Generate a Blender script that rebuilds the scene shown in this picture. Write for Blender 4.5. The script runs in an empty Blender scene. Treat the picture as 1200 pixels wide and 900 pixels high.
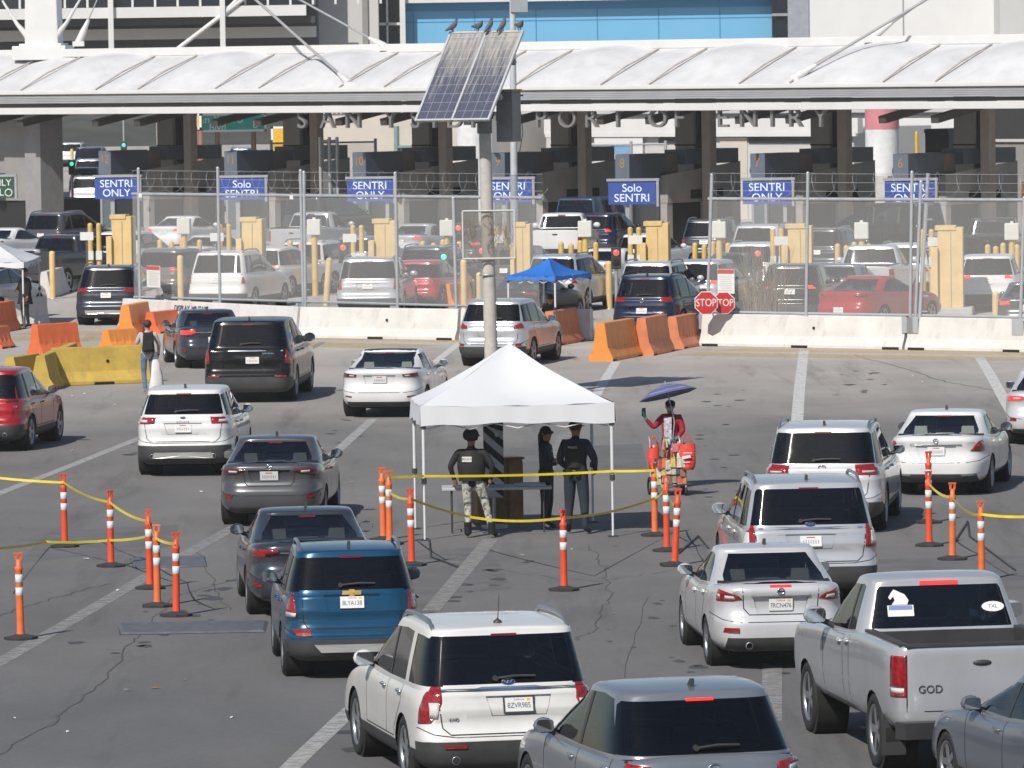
import bpy, bmesh, math, random
import numpy as np
from mathutils import Vector, Matrix, geometry
from mathutils.bvhtree import BVHTree

random.seed(7)
SC = bpy.context.scene
COL = SC.collection
R_ = math.radians

# ------------------------------------------------------------------ camera
FPX, CAMH = 7000.0, 8.0
PITCH = math.atan(393.0 / FPX)
ROLL = R_(0.85)
CAM = Vector((0, 0, CAMH))
_F = Vector((0, math.cos(PITCH), -math.sin(PITCH)))
_R0, _U0 = Vector((1, 0, 0)), Vector((0, math.sin(PITCH), math.cos(PITCH)))
_R = _R0 * math.cos(ROLL) - _U0 * math.sin(ROLL)
_U = _U0 * math.cos(ROLL) + _R0 * math.sin(ROLL)
cd = bpy.data.cameras.new('camera')
cam = bpy.data.objects.new('camera', cd)
COL.objects.link(cam)
cd.sensor_width = 36.0
cd.lens = FPX / 1200.0 * 36.0
cd.clip_start, cd.clip_end = 1.0, 6000.0
cd.dof.use_dof = True
cd.dof.focus_distance = 88.0
cd.dof.aperture_fstop = 14.0
m = Matrix.Identity(4)
for i in range(3):
    m[i][0], m[i][1], m[i][2], m[i][3] = _R[i], _U[i], -_F[i], CAM[i]
cam.matrix_world = m
SC.camera = cam

# ------------------------------------------------------------------ light
SUN_EL, SUN_AZ = R_(43), R_(28)          # shadows fall 28 deg right of straight ahead
w = bpy.data.worlds.new('World')
SC.world = w
w.use_nodes = True
nt = w.node_tree
nt.nodes.clear()
wo = nt.nodes.new('ShaderNodeOutputWorld')
bg = nt.nodes.new('ShaderNodeBackground')
sky = nt.nodes.new('ShaderNodeTexSky')
sky.sky_type = 'NISHITA'
sky.sun_disc = False
sky.sun_elevation = SUN_EL
sky.sun_rotation = math.pi + SUN_AZ
sky.dust_density = 0.6
bg.inputs[1].default_value = 0.085
nt.links.new(sky.outputs[0], bg.inputs[0])
nt.links.new(bg.outputs[0], wo.inputs[0])
sl = bpy.data.lights.new('sun', 'SUN')
sl.energy = 4.7
sl.angle = R_(0.6)
sl.color = (1.0, 0.945, 0.87)
so = bpy.data.objects.new('sun', sl)
COL.objects.link(so)
ld = Vector((math.sin(SUN_AZ) * math.cos(SUN_EL), math.cos(SUN_AZ) * math.cos(SUN_EL), -math.sin(SUN_EL)))
so.rotation_euler = ld.to_track_quat('-Z', 'Y').to_euler()
so.location = (-30, -40, 60)
SC.view_settings.view_transform = 'Standard'
SC.view_settings.look = 'None'
SC.view_settings.exposure = -0.06
SC.view_settings.gamma = 1.0
SC.cycles.max_bounces = 8
SC.cycles.transparent_max_bounces = 24
SC.cycles.glossy_bounces = 3
SC.cycles.caustics_reflective = False
SC.cycles.caustics_refractive = False
try:
    SC.cycles.use_denoising = True
except Exception:
    pass

# ------------------------------------------------------------------ picture helpers
def ray(u, v):
    return _F + _R * ((u - 600.0) / FPX) - _U * ((v - 450.0) / FPX)

def G(u, v, z=0.0):
    d = ray(u, v)
    return CAM + d * ((z - CAMH) / d.z)

def atY(u, v, Y):
    d = ray(u, v)
    return CAM + d * (Y / d.y)

def atZat(u, v, base):
    """height of pixel (u,v) above the ground at the depth of point base"""
    return atY(u, v, base.y).z

ALPHA = R_(40)
GV = Vector((math.cos(ALPHA), -math.sin(ALPHA), 0))     # along the gate, to the right
NV = Vector((math.sin(ALPHA), math.cos(ALPHA), 0))      # into the gate
P0 = atY(741, 130, 236.0); P0.z = 0
def gp(a, b, z=0.0):
    return P0 + GV * a + NV * b + Vector((0, 0, z))
def gpx(u, v, b=0.0):
    d = ray(u, v)
    t = (P0 + NV * b - CAM).dot(NV) / d.dot(NV)
    p = CAM + d * t
    return (p - P0).dot(GV), p.z
GROT = Matrix.Rotation(-ALPHA, 4, 'Z')

# ------------------------------------------------------------------ materials
def lin(c):
    return tuple(((x / 12.92) if x <= 0.04045 else ((x + 0.055) / 1.055) ** 2.4) for x in c)

MATS = {}
def mat(name, col, rough=0.6, metal=0.0, var=0.12, scale=3.0, bump=0.0, coat=0.0, emit=None, estr=1.0, spec=0.5, scuff=0.0, scol=(.10, .085, .07), sscale=2.2):
    if name in MATS:
        return MATS[name]
    m = bpy.data.materials.new(name)
    m.use_nodes = True
    t = m.node_tree
    b = t.nodes['Principled BSDF']
    b.inputs['Roughness'].default_value = rough
    b.inputs['Metallic'].default_value = metal
    b.inputs['Specular IOR Level'].default_value = spec
    if coat:
        b.inputs['Coat Weight'].default_value = coat
        b.inputs['Coat Roughness'].default_value = 0.06
    if emit:
        b.inputs['Emission Color'].default_value = (*emit, 1)
        b.inputs['Emission Strength'].default_value = estr
    if var > 0:
        tc = t.nodes.new('ShaderNodeTexCoord')
        nz = t.nodes.new('ShaderNodeTexNoise')
        nz.inputs['Scale'].default_value = scale
        nz.inputs['Detail'].default_value = 6
        nz.inputs['Roughness'].default_value = 0.62
        t.links.new(tc.outputs['Object'], nz.inputs['Vector'])
        rp = t.nodes.new('ShaderNodeMapRange')
        rp.inputs[1].default_value, rp.inputs[2].default_value = 0.3, 0.7
        rp.inputs[3].default_value, rp.inputs[4].default_value = 1 - var, 1 + var
        t.links.new(nz.outputs[0], rp.inputs[0])
        mx = t.nodes.new('ShaderNodeMix')
        mx.data_type = 'RGBA'; mx.blend_type = 'MULTIPLY'
        mx.inputs['Factor'].default_value = 1.0
        mx.inputs[6].default_value = (*col, 1)
        t.links.new(rp.outputs[0], mx.inputs[7])
        out = mx.outputs[2]
        if scuff:
            mp = t.nodes.new('ShaderNodeMapping'); mp.inputs['Scale'].default_value = (1.6, 1.6, .8)
            t.links.new(tc.outputs['Object'], mp.inputs[0])
            n2 = t.nodes.new('ShaderNodeTexNoise'); n2.inputs['Scale'].default_value = sscale; n2.inputs['Detail'].default_value = 9; n2.inputs['Roughness'].default_value = .72
            t.links.new(mp.outputs[0], n2.inputs['Vector'])
            r2 = t.nodes.new('ShaderNodeMapRange'); r2.inputs[1].default_value = .53; r2.inputs[2].default_value = .74; r2.inputs[3].default_value = 0; r2.inputs[4].default_value = scuff
            t.links.new(n2.outputs[0], r2.inputs[0])
            m2 = t.nodes.new('ShaderNodeMix'); m2.data_type = 'RGBA'; m2.inputs[7].default_value = (*scol, 1)
            t.links.new(r2.outputs[0], m2.inputs['Factor']); t.links.new(out, m2.inputs[6]); out = m2.outputs[2]
        t.links.new(out, b.inputs['Base Color'])
        if bump:
            bp = t.nodes.new('ShaderNodeBump')
            bp.inputs['Strength'].default_value = bump
            bp.inputs['Distance'].default_value = 0.02
            t.links.new(nz.outputs[0], bp.inputs['Height'])
            t.links.new(bp.outputs[0], b.inputs['Normal'])
    else:
        b.inputs['Base Color'].default_value = (*col, 1)
    MATS[name] = m
    return m

def glass(name, tint, refl=1.0):
    """tinted car glass: see-through, tinted, mirror-like at grazing angles"""
    if name in MATS:
        return MATS[name]
    m = bpy.data.materials.new(name); m.use_nodes = True
    t = m.node_tree; t.nodes.clear()
    o = t.nodes.new('ShaderNodeOutputMaterial')
    tr = t.nodes.new('ShaderNodeBsdfTransparent'); tr.inputs[0].default_value = (*tint, 1)
    gl = t.nodes.new('ShaderNodeBsdfGlossy'); gl.inputs['Roughness'].default_value = 0.03
    gl.inputs[0].default_value = (0.95, 0.97, 1, 1)
    fr = t.nodes.new('ShaderNodeFresnel'); fr.inputs[0].default_value = 1.6
    mu = t.nodes.new('ShaderNodeMath'); mu.operation = 'MULTIPLY'; mu.inputs[1].default_value = refl
    mx = t.nodes.new('ShaderNodeMixShader')
    t.links.new(fr.outputs[0], mu.inputs[0]); t.links.new(mu.outputs[0], mx.inputs[0])
    t.links.new(tr.outputs[0], mx.inputs[1]); t.links.new(gl.outputs[0], mx.inputs[2])
    t.links.new(mx.outputs[0], o.inputs[0])
    MATS[name] = m
    return m

def veil(name, col, cover):
    """fine wire mesh, too fine to resolve: an even share of wire and gap"""
    m = bpy.data.materials.new(name); m.use_nodes = True
    t = m.node_tree; b = t.nodes['Principled BSDF']; o = t.nodes['Material Output']
    b.inputs['Base Color'].default_value = (*col, 1); b.inputs['Roughness'].default_value = .5
    tr = t.nodes.new('ShaderNodeBsdfTransparent'); mx = t.nodes.new('ShaderNodeMixShader')
    mx.inputs[0].default_value = cover
    t.links.new(tr.outputs[0], mx.inputs[1]); t.links.new(b.outputs[0], mx.inputs[2]); t.links.new(mx.outputs[0], o.inputs[0])
    return m

def mesh_screen(name, col, cell=0.06, wire=0.006, diag=True):
    """chain link: real wires with gaps, in object XZ coordinates"""
    if name in MATS:
        return MATS[name]
    m = bpy.data.materials.new(name); m.use_nodes = True
    t = m.node_tree; t.nodes.clear()
    o = t.nodes.new('ShaderNodeOutputMaterial')
    tc = t.nodes.new('ShaderNodeTexCoord')
    sp = t.nodes.new('ShaderNodeSeparateXYZ')
    t.links.new(tc.outputs['Object'], sp.inputs[0])
    def M(op, a, b=None):
        n = t.nodes.new('ShaderNodeMath'); n.operation = op
        for i, x in enumerate((a, b)):
            if x is None: continue
            if isinstance(x, (int, float)): n.inputs[i].default_value = x
            else: t.links.new(x, n.inputs[i])
        return n.outputs[0]
    X, Z = sp.outputs[0], sp.outputs[2]
    if diag:
        A, B = M('ADD', X, Z), M('SUBTRACT', X, Z)
        c = cell * 1.414
    else:
        A, B, c = X, Z, cell
    def line(v):
        fr = M('FRACT', M('DIVIDE', v, c))
        return M('LESS_THAN', fr, wire / cell)
    cov = M('MAXIMUM', line(A), line(B))
    tr = t.nodes.new('ShaderNodeBsdfTransparent')
    pb = t.nodes.new('ShaderNodeBsdfPrincipled')
    pb.inputs['Base Color'].default_value = (*col, 1)
    pb.inputs['Roughness'].default_value = 0.5
    pb.inputs['Metallic'].default_value = 0.2
    mx = t.nodes.new('ShaderNodeMixShader')
    t.links.new(cov, mx.inputs[0]); t.links.new(tr.outputs[0], mx.inputs[1]); t.links.new(pb.outputs[0], mx.inputs[2])
    t.links.new(mx.outputs[0], o.inputs[0])
    MATS[name] = m
    return m

def paint(name, col, metal=0.0, rough=0.26, coat=0.7, spec=0.5):
    return mat('paint_' + name, col, rough=rough, metal=metal, var=0.07, scale=1.3, coat=coat, spec=spec, scuff=.10, scol=(.20, .18, .155), sscale=3.0)

BLACKP = mat('black_plastic', (0.042, 0.042, 0.043), 0.55, var=0.25)
RUBBER = mat('tyre_rubber', (0.02, 0.02, 0.021), 0.8, var=0.3, scale=8)
ALLOY = mat('alloy', (0.42, 0.43, 0.45), 0.35, metal=0.8, var=0.05)
CHROME = mat('chrome', (0.75, 0.76, 0.78), 0.15, metal=1.0, var=0.03)
UNDER = mat('underbody', (0.012, 0.012, 0.012), 0.9, var=0)
SEATM = mat('seat_cloth', (0.10, 0.10, 0.105), 0.9, var=0.1)
SEATL = mat('seat_light_leather', (0.55, 0.53, 0.48), 0.6, var=0.05)
LINER = mat('head_liner', (0.25, 0.25, 0.24), 0.9, var=0.05)
GL_D = glass('glass_privacy', (0.15, 0.165, 0.17), 1.0)
GL_C = glass('glass_clear', (0.74, 0.80, 0.79), 1.0)
GL_M = glass('glass_mid', (0.42, 0.47, 0.47), 1.0)
LRED = mat('lamp_red', (0.27, 0.008, 0.010), 0.14, var=0.55, scale=22, coat=1.0)
LREDON = mat('lamp_red_lit', (0.6, 0.02, 0.02), 0.2, var=0, coat=1.0, emit=(1.0, 0.06, 0.04), estr=0.9)
LDARK = mat('lamp_dark_red', (0.12, 0.008, 0.01), 0.14, var=0.15, scale=14, coat=1.0)
LREFL = mat('reflector_red', (0.22, 0.008, 0.010), 0.5, var=0.2, scale=20)
LCLEAR = mat('lamp_clear', (0.62, 0.6, 0.58), 0.2, var=0.1, scale=20, coat=1.0)
PLATE = mat('plate_white', (0.72, 0.72, 0.7), 0.5, var=0.05)
INK = mat('plate_ink', (0.03, 0.04, 0.10), 0.6, var=0)
INKRED = mat('ink_red', (0.45, 0.05, 0.05), 0.6, var=0)
MIRR = mat('mirror_glass', (0.7, 0.74, 0.76), 0.05, metal=1.0, var=0)
GOLD = mat('badge_gold', (0.62, 0.42, 0.12), 0.3, metal=0.7, var=0)
BADGEBLUE = mat('badge_blue', (0.02, 0.04, 0.12), 0.25, var=0, coat=1)
SEAM = mat('panel_gap', (0.012, 0.012, 0.013), 0.9, var=0)

# ------------------------------------------------------------------ mesh builder
_TXT = {}
def text_geo(s):
    if s in _TXT:
        return _TXT[s]
    c = bpy.data.curves.new('lettering', 'FONT')
    c.body = s; c.size = 1.0; c.align_x = 'CENTER'; c.align_y = 'CENTER'
    o = bpy.data.objects.new('lettering', c)
    me = bpy.data.meshes.new_from_object(o)
    vs = [v.co.copy() for v in me.vertices]
    fs = [list(p.vertices) for p in me.polygons]
    bpy.data.objects.remove(o); bpy.data.curves.remove(c); bpy.data.meshes.remove(me)
    _TXT[s] = (vs, fs)
    return _TXT[s]

class MB:
    def __init__(self):
        self.v, self.f, self.m, self.s = [], [], [], []
    def add(self, vs, fs, mi=0, sm=False, M=None):
        o = len(self.v)
        for p in vs:
            p = Vector(p)
            self.v.append(M @ p if M is not None else p)
        for f in fs:
            self.f.append([i + o for i in f]); self.m.append(mi); self.s.append(sm)
        return self
    def box(self, c, d, mi=0, rz=0.0, M=None, top=(1, 1), rot=None):
        x, y, z = d[0] / 2, d[1] / 2, d[2] / 2
        vs = [(-x, -y, -z), (x, -y, -z), (x, y, -z), (-x, y, -z),
              (-x * top[0], -y * top[1], z), (x * top[0], -y * top[1], z), (x * top[0], y * top[1], z), (-x * top[0], y * top[1], z)]
        T = Matrix.Translation(c) @ (rot if rot is not None else Matrix.Rotation(rz, 4, 'Z'))
        if M is not None: T = M @ T
        return self.add(vs, [(0, 3, 2, 1), (4, 5, 6, 7), (0, 1, 5, 4), (1, 2, 6, 5), (2, 3, 7, 6), (3, 0, 4, 7)], mi, False, T)
    def cyl(self, p0, p1, r0, r1=None, n=12, mi=0, cap=True, M=None):
        p0, p1 = Vector(p0), Vector(p1)
        r1 = r0 if r1 is None else r1
        d = (p1 - p0).normalized()
        a = d.orthogonal().normalized(); b = d.cross(a)
        vs = []
        for p, r in ((p0, r0), (p1, r1)):
            for i in range(n):
                t = 2 * math.pi * i / n
                vs.append(p + (a * math.cos(t) + b * math.sin(t)) * r)
        self.add(vs, [(i, (i + 1) % n, n + (i + 1) % n, n + i) for i in range(n)], mi, True, M)
        if cap:
            self.add(vs, [tuple(range(n))[::-1], tuple(range(n, 2 * n))], mi, False, M)
        return self
    def tube(self, pts, r, n=8, mi=0, M=None):
        pts = [Vector(p) for p in pts]
        vs = []; a = None
        for i, p in enumerate(pts):
            d = (pts[min(i + 1, len(pts) - 1)] - pts[max(i - 1, 0)]).normalized()
            if a is None: a = d.orthogonal().normalized()
            a = (a - d * a.dot(d)).normalized(); b = d.cross(a)
            rr = r[i] if isinstance(r, (list, tuple)) else r
            for k in range(n):
                t = 2 * math.pi * k / n
                vs.append(p + (a * math.cos(t) + b * math.sin(t)) * rr)
        fs = []
        for i in range(len(pts) - 1):
            for k in range(n):
                fs.append((i * n + k, i * n + (k + 1) % n, (i + 1) * n + (k + 1) % n, (i + 1) * n + k))
        self.add(vs, fs, mi, True, M)
        self.add(vs, [tuple(range(n))[::-1], tuple(range((len(pts) - 1) * n, len(pts) * n))], mi, False, M)
        return self
    def lathe(self, prof, n=24, mi=0, M=None, sm=True):
        vs = []
        for r, z in prof:
            for i in range(n):
                t = 2 * math.pi * i / n
                vs.append((r * math.cos(t), r * math.sin(t), z))
        fs = []
        for j in range(len(prof) - 1):
            for i in range(n):
                fs.append((j * n + i, j * n + (i + 1) % n, (j + 1) * n + (i + 1) % n, (j + 1) * n + i))
        return self.add(vs, fs, mi, sm, M)
    def prism(self, poly, d0, d1, mi=0, M=None, sm=False):
        """polygon in local XY, extruded from z=d0 to z=d1"""
        n = len(poly)
        vs = [(x, y, d0) for x, y in poly] + [(x, y, d1) for x, y in poly]
        self.add(vs, [tuple(range(n))[::-1], tuple(range(n, 2 * n))], mi, False, M)
        return self.add(vs, [(i, (i + 1) % n, n + (i + 1) % n, n + i) for i in range(n)], mi, sm, M)
    def text(self, s, size, M, mi=0, thick=0.0, sx=1.0):
        vs, fs = text_geo(s)
        S = Matrix.Diagonal((size * sx, size, 1, 1))
        if thick:
            n = len(vs)
            allv = [v + Vector((0, 0, thick)) for v in vs] + list(vs)
            cnt = {}
            for f in fs:
                for i in range(len(f)):
                    e = (f[i], f[(i + 1) % len(f)])
                    cnt[e] = 1
            side = [(a + n, b + n, b, a) for (a, b) in cnt if (b, a) not in cnt]
            return self.add(allv, [list(f) for f in fs] + side, mi, False, M @ S)
        return self.add(vs, fs, mi, False, M @ S)
    def ico(self, c, r, mi=0, sub=2, sc=(1, 1, 1), M=None):
        bm = bmesh.new()
        bmesh.ops.create_icosphere(bm, subdivisions=sub, radius=1.0)
        vs = [Vector((v.co.x * sc[0] * r, v.co.y * sc[1] * r, v.co.z * sc[2] * r)) + Vector(c) for v in bm.verts]
        bm.verts.index_update()
        fs = [[v.index for v in f.verts] for f in bm.faces]
        bm.free()
        return self.add(vs, fs, mi, True, M)
    def mesh(self, name, mats):
        me = bpy.data.meshes.new(name)
        me.from_pydata([tuple(p) for p in self.v], [], self.f)
        me.polygons.foreach_set('material_index', self.m)
        me.polygons.foreach_set('use_smooth', self.s)
        for x in (mats if isinstance(mats, (list, tuple)) else [mats]):
            me.materials.append(x)
        me.update()
        return me
    def build(self, name, mats, parent=None, loc=None, rz=0.0, bevel=0.0, seg=2):
        me = self.mesh(name, mats)
        return link(name, me, parent, loc, rz, bevel, seg)

def link(name, me, parent=None, loc=None, rz=0.0, bevel=0.0, seg=2):
    o = bpy.data.objects.new(name, me)
    COL.objects.link(o)
    if parent is not None: o.parent = parent
    if loc is not None: o.location = loc
    if rz: o.rotation_euler = (0, 0, rz)
    if bevel:
        b = o.modifiers.new('bevel', 'BEVEL')
        b.width = bevel; b.segments = seg; b.limit_method = 'ANGLE'; b.angle_limit = R_(35)
    return o

def tag(o, label, cat, group=None, kind=None):
    o['label'] = label; o['category'] = cat
    if group: o['group'] = group
    if kind: o['kind'] = kind
    return o

def struct(o, label=None, cat=None, kind='structure'):
    o['kind'] = kind
    if label: o['label'] = label
    if cat: o['category'] = cat
    return o

def thing(name, label, cat, loc=(0, 0, 0), rz=0.0, group=None):
    o = bpy.data.objects.new(name, None)
    COL.objects.link(o)
    o.location = loc; o.rotation_euler = (0, 0, rz)
    o.empty_display_size = 0.2
    return tag(o, label, cat, group)

def copy_tree(o, parent=None):
    c = o.copy(); COL.objects.link(c); c.parent = parent
    for ch in list(o.children): copy_tree(ch, c)
    return c

def kids(o):
    out = []
    for c in o.children:
        out.append(c); out += kids(c)
    return out
# ------------------------------------------------------------------ vehicles
DGLASS_C = mat('roof_glass_dark', (.012, .016, .022), .06, var=0, coat=.8)
_RU = {}
def ring_unit(n, N, asp):
    key = (n, N, asp)
    if key in _RU: return _RU[key]
    t = np.linspace(-math.pi / 2, 1.5 * math.pi, 6001)
    c, s = np.cos(t), np.sin(t)
    x = np.sign(c) * np.abs(c) ** (2.0 / n)
    y = np.sign(s) * np.abs(s) ** (2.0 / n)
    dx, dy = np.diff(x), np.diff(y) * asp
    ds = np.hypot(dx, dy)
    ang = np.unwrap(np.arctan2(dy, dx))
    turn = np.abs(np.diff(ang, prepend=ang[0]))
    wgt = ds / ds.sum() + 0.75 * turn / turn.sum()
    cum = np.concatenate([[0], np.cumsum(wgt)]); cum /= cum[-1]
    q = np.arange(N) / N
    X, Y = np.interp(q, cum, x), np.interp(q, cum, y)
    _RU[key] = (X, Y)
    return X, Y

def smooth_fn(pts):
    P = np.array(pts, float)
    ys = np.linspace(P[0, 0] - .5, P[-1, 0] + .5, 400)
    zs = np.interp(ys, P[:, 0], P[:, 1])
    k = np.hanning(31); k /= k.sum()
    zp = np.pad(zs, 15, mode='edge')
    zz = np.convolve(zp, k, 'valid')
    return lambda y: float(np.interp(y, ys, zz))

def pip(p, poly):
    x, y = p; ins = False; n = len(poly)
    for i in range(n):
        x0, y0 = poly[i]; x1, y1 = poly[(i + 1) % n]
        if (y0 > y) != (y1 > y) and x < (x1 - x0) * (y - y0) / (y1 - y0) + x0:
            ins = not ins
    return ins

AX = {'x': (1, 2, 0), 'y': (0, 2, 1), 'z': (0, 1, 2)}
def cut_poly(bm, poly, axis, pred):
    i0, i1, i2 = AX[axis]
    lo0 = min(p[0] for p in poly) - .02; hi0 = max(p[0] for p in poly) + .02
    lo1 = min(p[1] for p in poly) - .02; hi1 = max(p[1] for p in poly) + .02
    cand = []
    for f in bm.faces:
        a = [v.co[i0] for v in f.verts]
        if min(a) > hi0 or max(a) < lo0: continue
        b = [v.co[i1] for v in f.verts]
        if min(b) > hi1 or max(b) < lo1: continue
        if pred(f.calc_center_median(), f.normal): cand.append(f)
    for k in range(len(poly)):
        p, q = poly[k], poly[(k + 1) % len(poly)]
        co = Vector((0, 0, 0)); no = Vector((0, 0, 0))
        co[i0], co[i1] = p[0], p[1]
        no[i0], no[i1] = q[1] - p[1], -(q[0] - p[0])
        if no.length < 1e-6: continue
        geom = set(cand)
        for f in cand:
            geom.update(f.edges); geom.update(f.verts)
        r = bmesh.ops.bisect_plane(bm, geom=list(geom), dist=1e-5, plane_co=co, plane_no=no)
        cand = [g for g in r['geom'] if isinstance(g, bmesh.types.BMFace)]
    out = []
    for f in cand:
        c = f.calc_center_median()
        if pip((c[i0], c[i1]), poly): out.append(f)
    return out

def split_tag(bm, lay, t):
    fs = [f for f in bm.faces if f[lay] == t]
    vm, vs, out, ns = {}, [], [], []
    for f in fs:
        idx = []
        for v in f.verts:
            if v.index not in vm:
                vm[v.index] = len(vs); vs.append(v.co.copy()); ns.append(v.normal.copy())
            idx.append(vm[v.index])
        out.append(idx)
    return vs, out, ns, [f.material_index for f in fs]

BASE = dict(W=1.86, H=1.68, wb=2.69, ro=.95, fo=.9, n=8.0, ng=7.0, zf=.24, R=.36, tw=.235,
            ztop=None, yb_r=-.80, yr_r=-.5, yb_f=2.45, yr_f=1.25, hwb=.945, hwr=.775, crown=.05, roofdrop=.05,
            sidewin=[(-.55, .62, -.42, .42), (.70, 1.52, .70, 1.36)], qwin=None,
            clad=.42, bump=(.30, .55), bumpcol=0, tail=[(.62, .90), (1.02, .90), (1.02, 1.08), (.66, 1.06)], wrap=.24,
            tail_mat=None, tailin=None, rw=(.80, .70), rwz=(.04, .03), plate_z=.86, plate=None, plate_x=0.0, brake=True, brake_on=False,
            wiper=True, rails=False, antenna=True, chrome=None, badge=None, refl=None, exhaust=None, handles=True, seams=True,
            rim=0, rear_glass=None, side_glass=None, seats=SEATM, restraints=True, N=96, mirror=True, kind='suv', spoiler=False,
            words=[], diffuser=None, step=.07, gap=None, liner=True, seatrows=None)

_CAR = {}
def car_kind(key, **kw):
    """build one vehicle kind: list of (name, mesh, parent_index)"""
    S = dict(BASE); S.update(kw)
    W, H, wb, ro, fo = S['W'], S['H'], S['wb'], S['ro'], S['fo']
    hw = W / 2; N = S['N']
    ztop = smooth_fn(S['ztop'])
    L = ro + fo + wb
    zf = S['zf']
    parts = []          # (name, mesh, parent idx or None)
    asp = L / W
    UX, UY = ring_unit(S['n'], N, asp)
    sedan = S['kind'] == 'sedan'
    pick = S['kind'] == 'pickup'
    # --- lower shell
    st = S['step']
    if sedan:
        lv = [(0, .84, .16, .12), (.07, .93, .05, .05), (.16, .975, .01, .02), (.28, .995, 0, 0), (.40, 1.0, 0, 0), (.48, 1.0, .01, 0),
              (.54, 1.0, st, .02), (.66, .998, st + .035, .05), (.78, .992, st + .02, .09), (.88, .978, st - .02, .16), (.93, .963, st - .015, .2), (.965, .945, st, .25), (.99, .915, st + .03, .31), (1.0, .89, st + .06, .35)]
    elif pick:
        lv = [(0, .80, .3, .1), (.1, .93, .22, .04), (.2, .97, .20, 0), (.3, .985, .20, 0), (.45, 1, .20, 0), (.6, 1, .2, 0), (.75, 1, .2, .01),
              (.88, .992, .2, .04), (.95, .98, .2, .09), (.985, .965, .205, .14), (1, .945, .215, .19)]
    else:
        lv = [(0, .84, .14, .12), (.06, .93, .04, .05), (.14, .975, .0, .02), (.28, .998, 0, 0), (.38, 1.0, .005, 0), (.43, 1.0, .02, 0),
              (.48, 1.0, st, .0), (.60, 1.0, st + .045, .03), (.73, .997, st + .022, .07), (.78, .994, st + .026, .09), (.86, .985, st + .06, .12), (.92, .972, st + .06, .17), (.965, .957, st + .075, .22), (.99, .935, st + .1, .27), (1.0, .915, st + .12, .3)]
    rings = []
    for (t, wf, a, b) in lv:
        y0, y1 = -ro + a, wb + fo - b
        r = []
        for i in range(N):
            x = UX[i] * hw * wf; y = (y0 + y1) / 2 + UY[i] * (y1 - y0) / 2
            r.append(Vector((x, y, zf + t * (ztop(y) - zf))))
        rings.append(r)
    y0, y1 = -ro + lv[-1][2], wb + fo - lv[-1][3]
    for k, cr in ((.93, .010), (.78, .022), (.5, .036), (.22, .043), (0.0, .045)):
        ky = 1 - (1 - k) * .08
        r = []
        for i in range(N):
            x = UX[i] * hw * lv[-1][1] * k; y = (y0 + y1) / 2 + UY[i] * (y1 - y0) / 2 * ky
            r.append(Vector((x, y, ztop(y) + cr * (0.3 if pick else 1))))
        rings.append(r)
    bm = bmesh.new()
    def add_rings(rings, close_bottom):
        prev = None
        for r in rings:
            vs = [bm.verts.new(p) for p in r]
            if prev is not None:
                for i in range(N):
                    bm.faces.new((prev[i], prev[(i + 1) % N], vs[(i + 1) % N], vs[i])).smooth = True
            elif close_bottom:
                f = bm.faces.new(vs[::-1]); f.material_index = 1
            prev = vs
    add_rings(rings, True)
    # --- greenhouse
    UXg, UYg = ring_unit(S['ng'], N, 1.6)
    gl = []
    ymid = (S['yr_r'] + S['yr_f']) / 2; yh = (S['yr_f'] - S['yr_r']) / 2 + .01
    zroof = lambda y: H - .045 - S['roofdrop'] * min(1.6, abs((y - ymid) / yh) ** 2.2)
    def glev(s):
        e = s ** .92
        y0 = S['yb_r'] + (S['yr_r'] - S['yb_r']) * (s ** S.get('rexp', 1.0)); y1 = S['yb_f'] + (S['yr_f'] - S['yb_f']) * (s ** 1.08)
        h = hw * (S['hwb'] + (S['hwr'] - S['hwb']) * (s ** 1.15))
        return y0, y1, h
    grs = []
    for s in (-.06, .04, .14, .27, .4, .53, .66, .78, .88, .95, 1.0):
        y0, y1, h = glev(max(s, 0))
        r = []
        for i in range(N):
            x = UXg[i] * h; y = (y0 + y1) / 2 + UYg[i] * (y1 - y0) / 2
            zb = ztop(y); r.append(Vector((x, y, zb + s * (zroof(min(max(y, S['yr_r']), S['yr_f'])) - zb))))
        grs.append(r)
    y0, y1, h = glev(1.0)
    for k, cr in ((.965, .016), (.9, .028), (.75, .037), (.5, .043), (.2, .045), (0, .045)):
        ky = 1 - (1 - k) * .10 if k > .5 else 1 - (1 - .5) * .10 - (.5 - k) * .02
        r = []
        for i in range(N):
            x = UXg[i] * h * k; y = (y0 + y1) / 2 + UYg[i] * (y1 - y0) / 2 * ky
            r.append(Vector((x, y, zroof(min(max(y, S['yr_r']), S['yr_f'])) + cr * S['crown'] / .05)))
        grs.append(r)
    nlow = len(bm.faces)
    add_rings(grs, False)
    bmesh.ops.remove_doubles(bm, verts=bm.verts[:], dist=2e-4)
    bm.normal_update()
    tree = BVHTree.FromBMesh(bm)
    lay = bm.faces.layers.int.new('t')
    low = bm.faces.layers.int.new('low')
    for f in bm.faces:
        c = f.calc_center_median()
        f[low] = 1 if c.z < ztop(c.y) + .046 and f.material_index != 1 else 0
    TAGS = {}
    def region(name, poly, axis, pred, matidx=None):
        fs = cut_poly(bm, poly, axis, pred)
        bm.normal_update()
        if matidx is not None:
            for f in fs:
                if f[lay] == 0: f.material_index = matidx
            return
        t = TAGS.setdefault(name, len(TAGS) + 1)
        for f in fs: f[lay] = t
    # projections
    def pr(x, z):
        h = tree.ray_cast(Vector((x, -ro - 3, z)), Vector((0, 1, 0)))
        return h[0], h[1]
    def ps(sg, y, z):
        h = tree.ray_cast(Vector((sg * 4, y, z)), Vector((-sg, 0, 0)))
        return h[0], h[1]
    def pt(x, y):
        h = tree.ray_cast(Vector((x, y, 5)), Vector((0, 0, -1)))
        return h[0], h[1]
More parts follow.
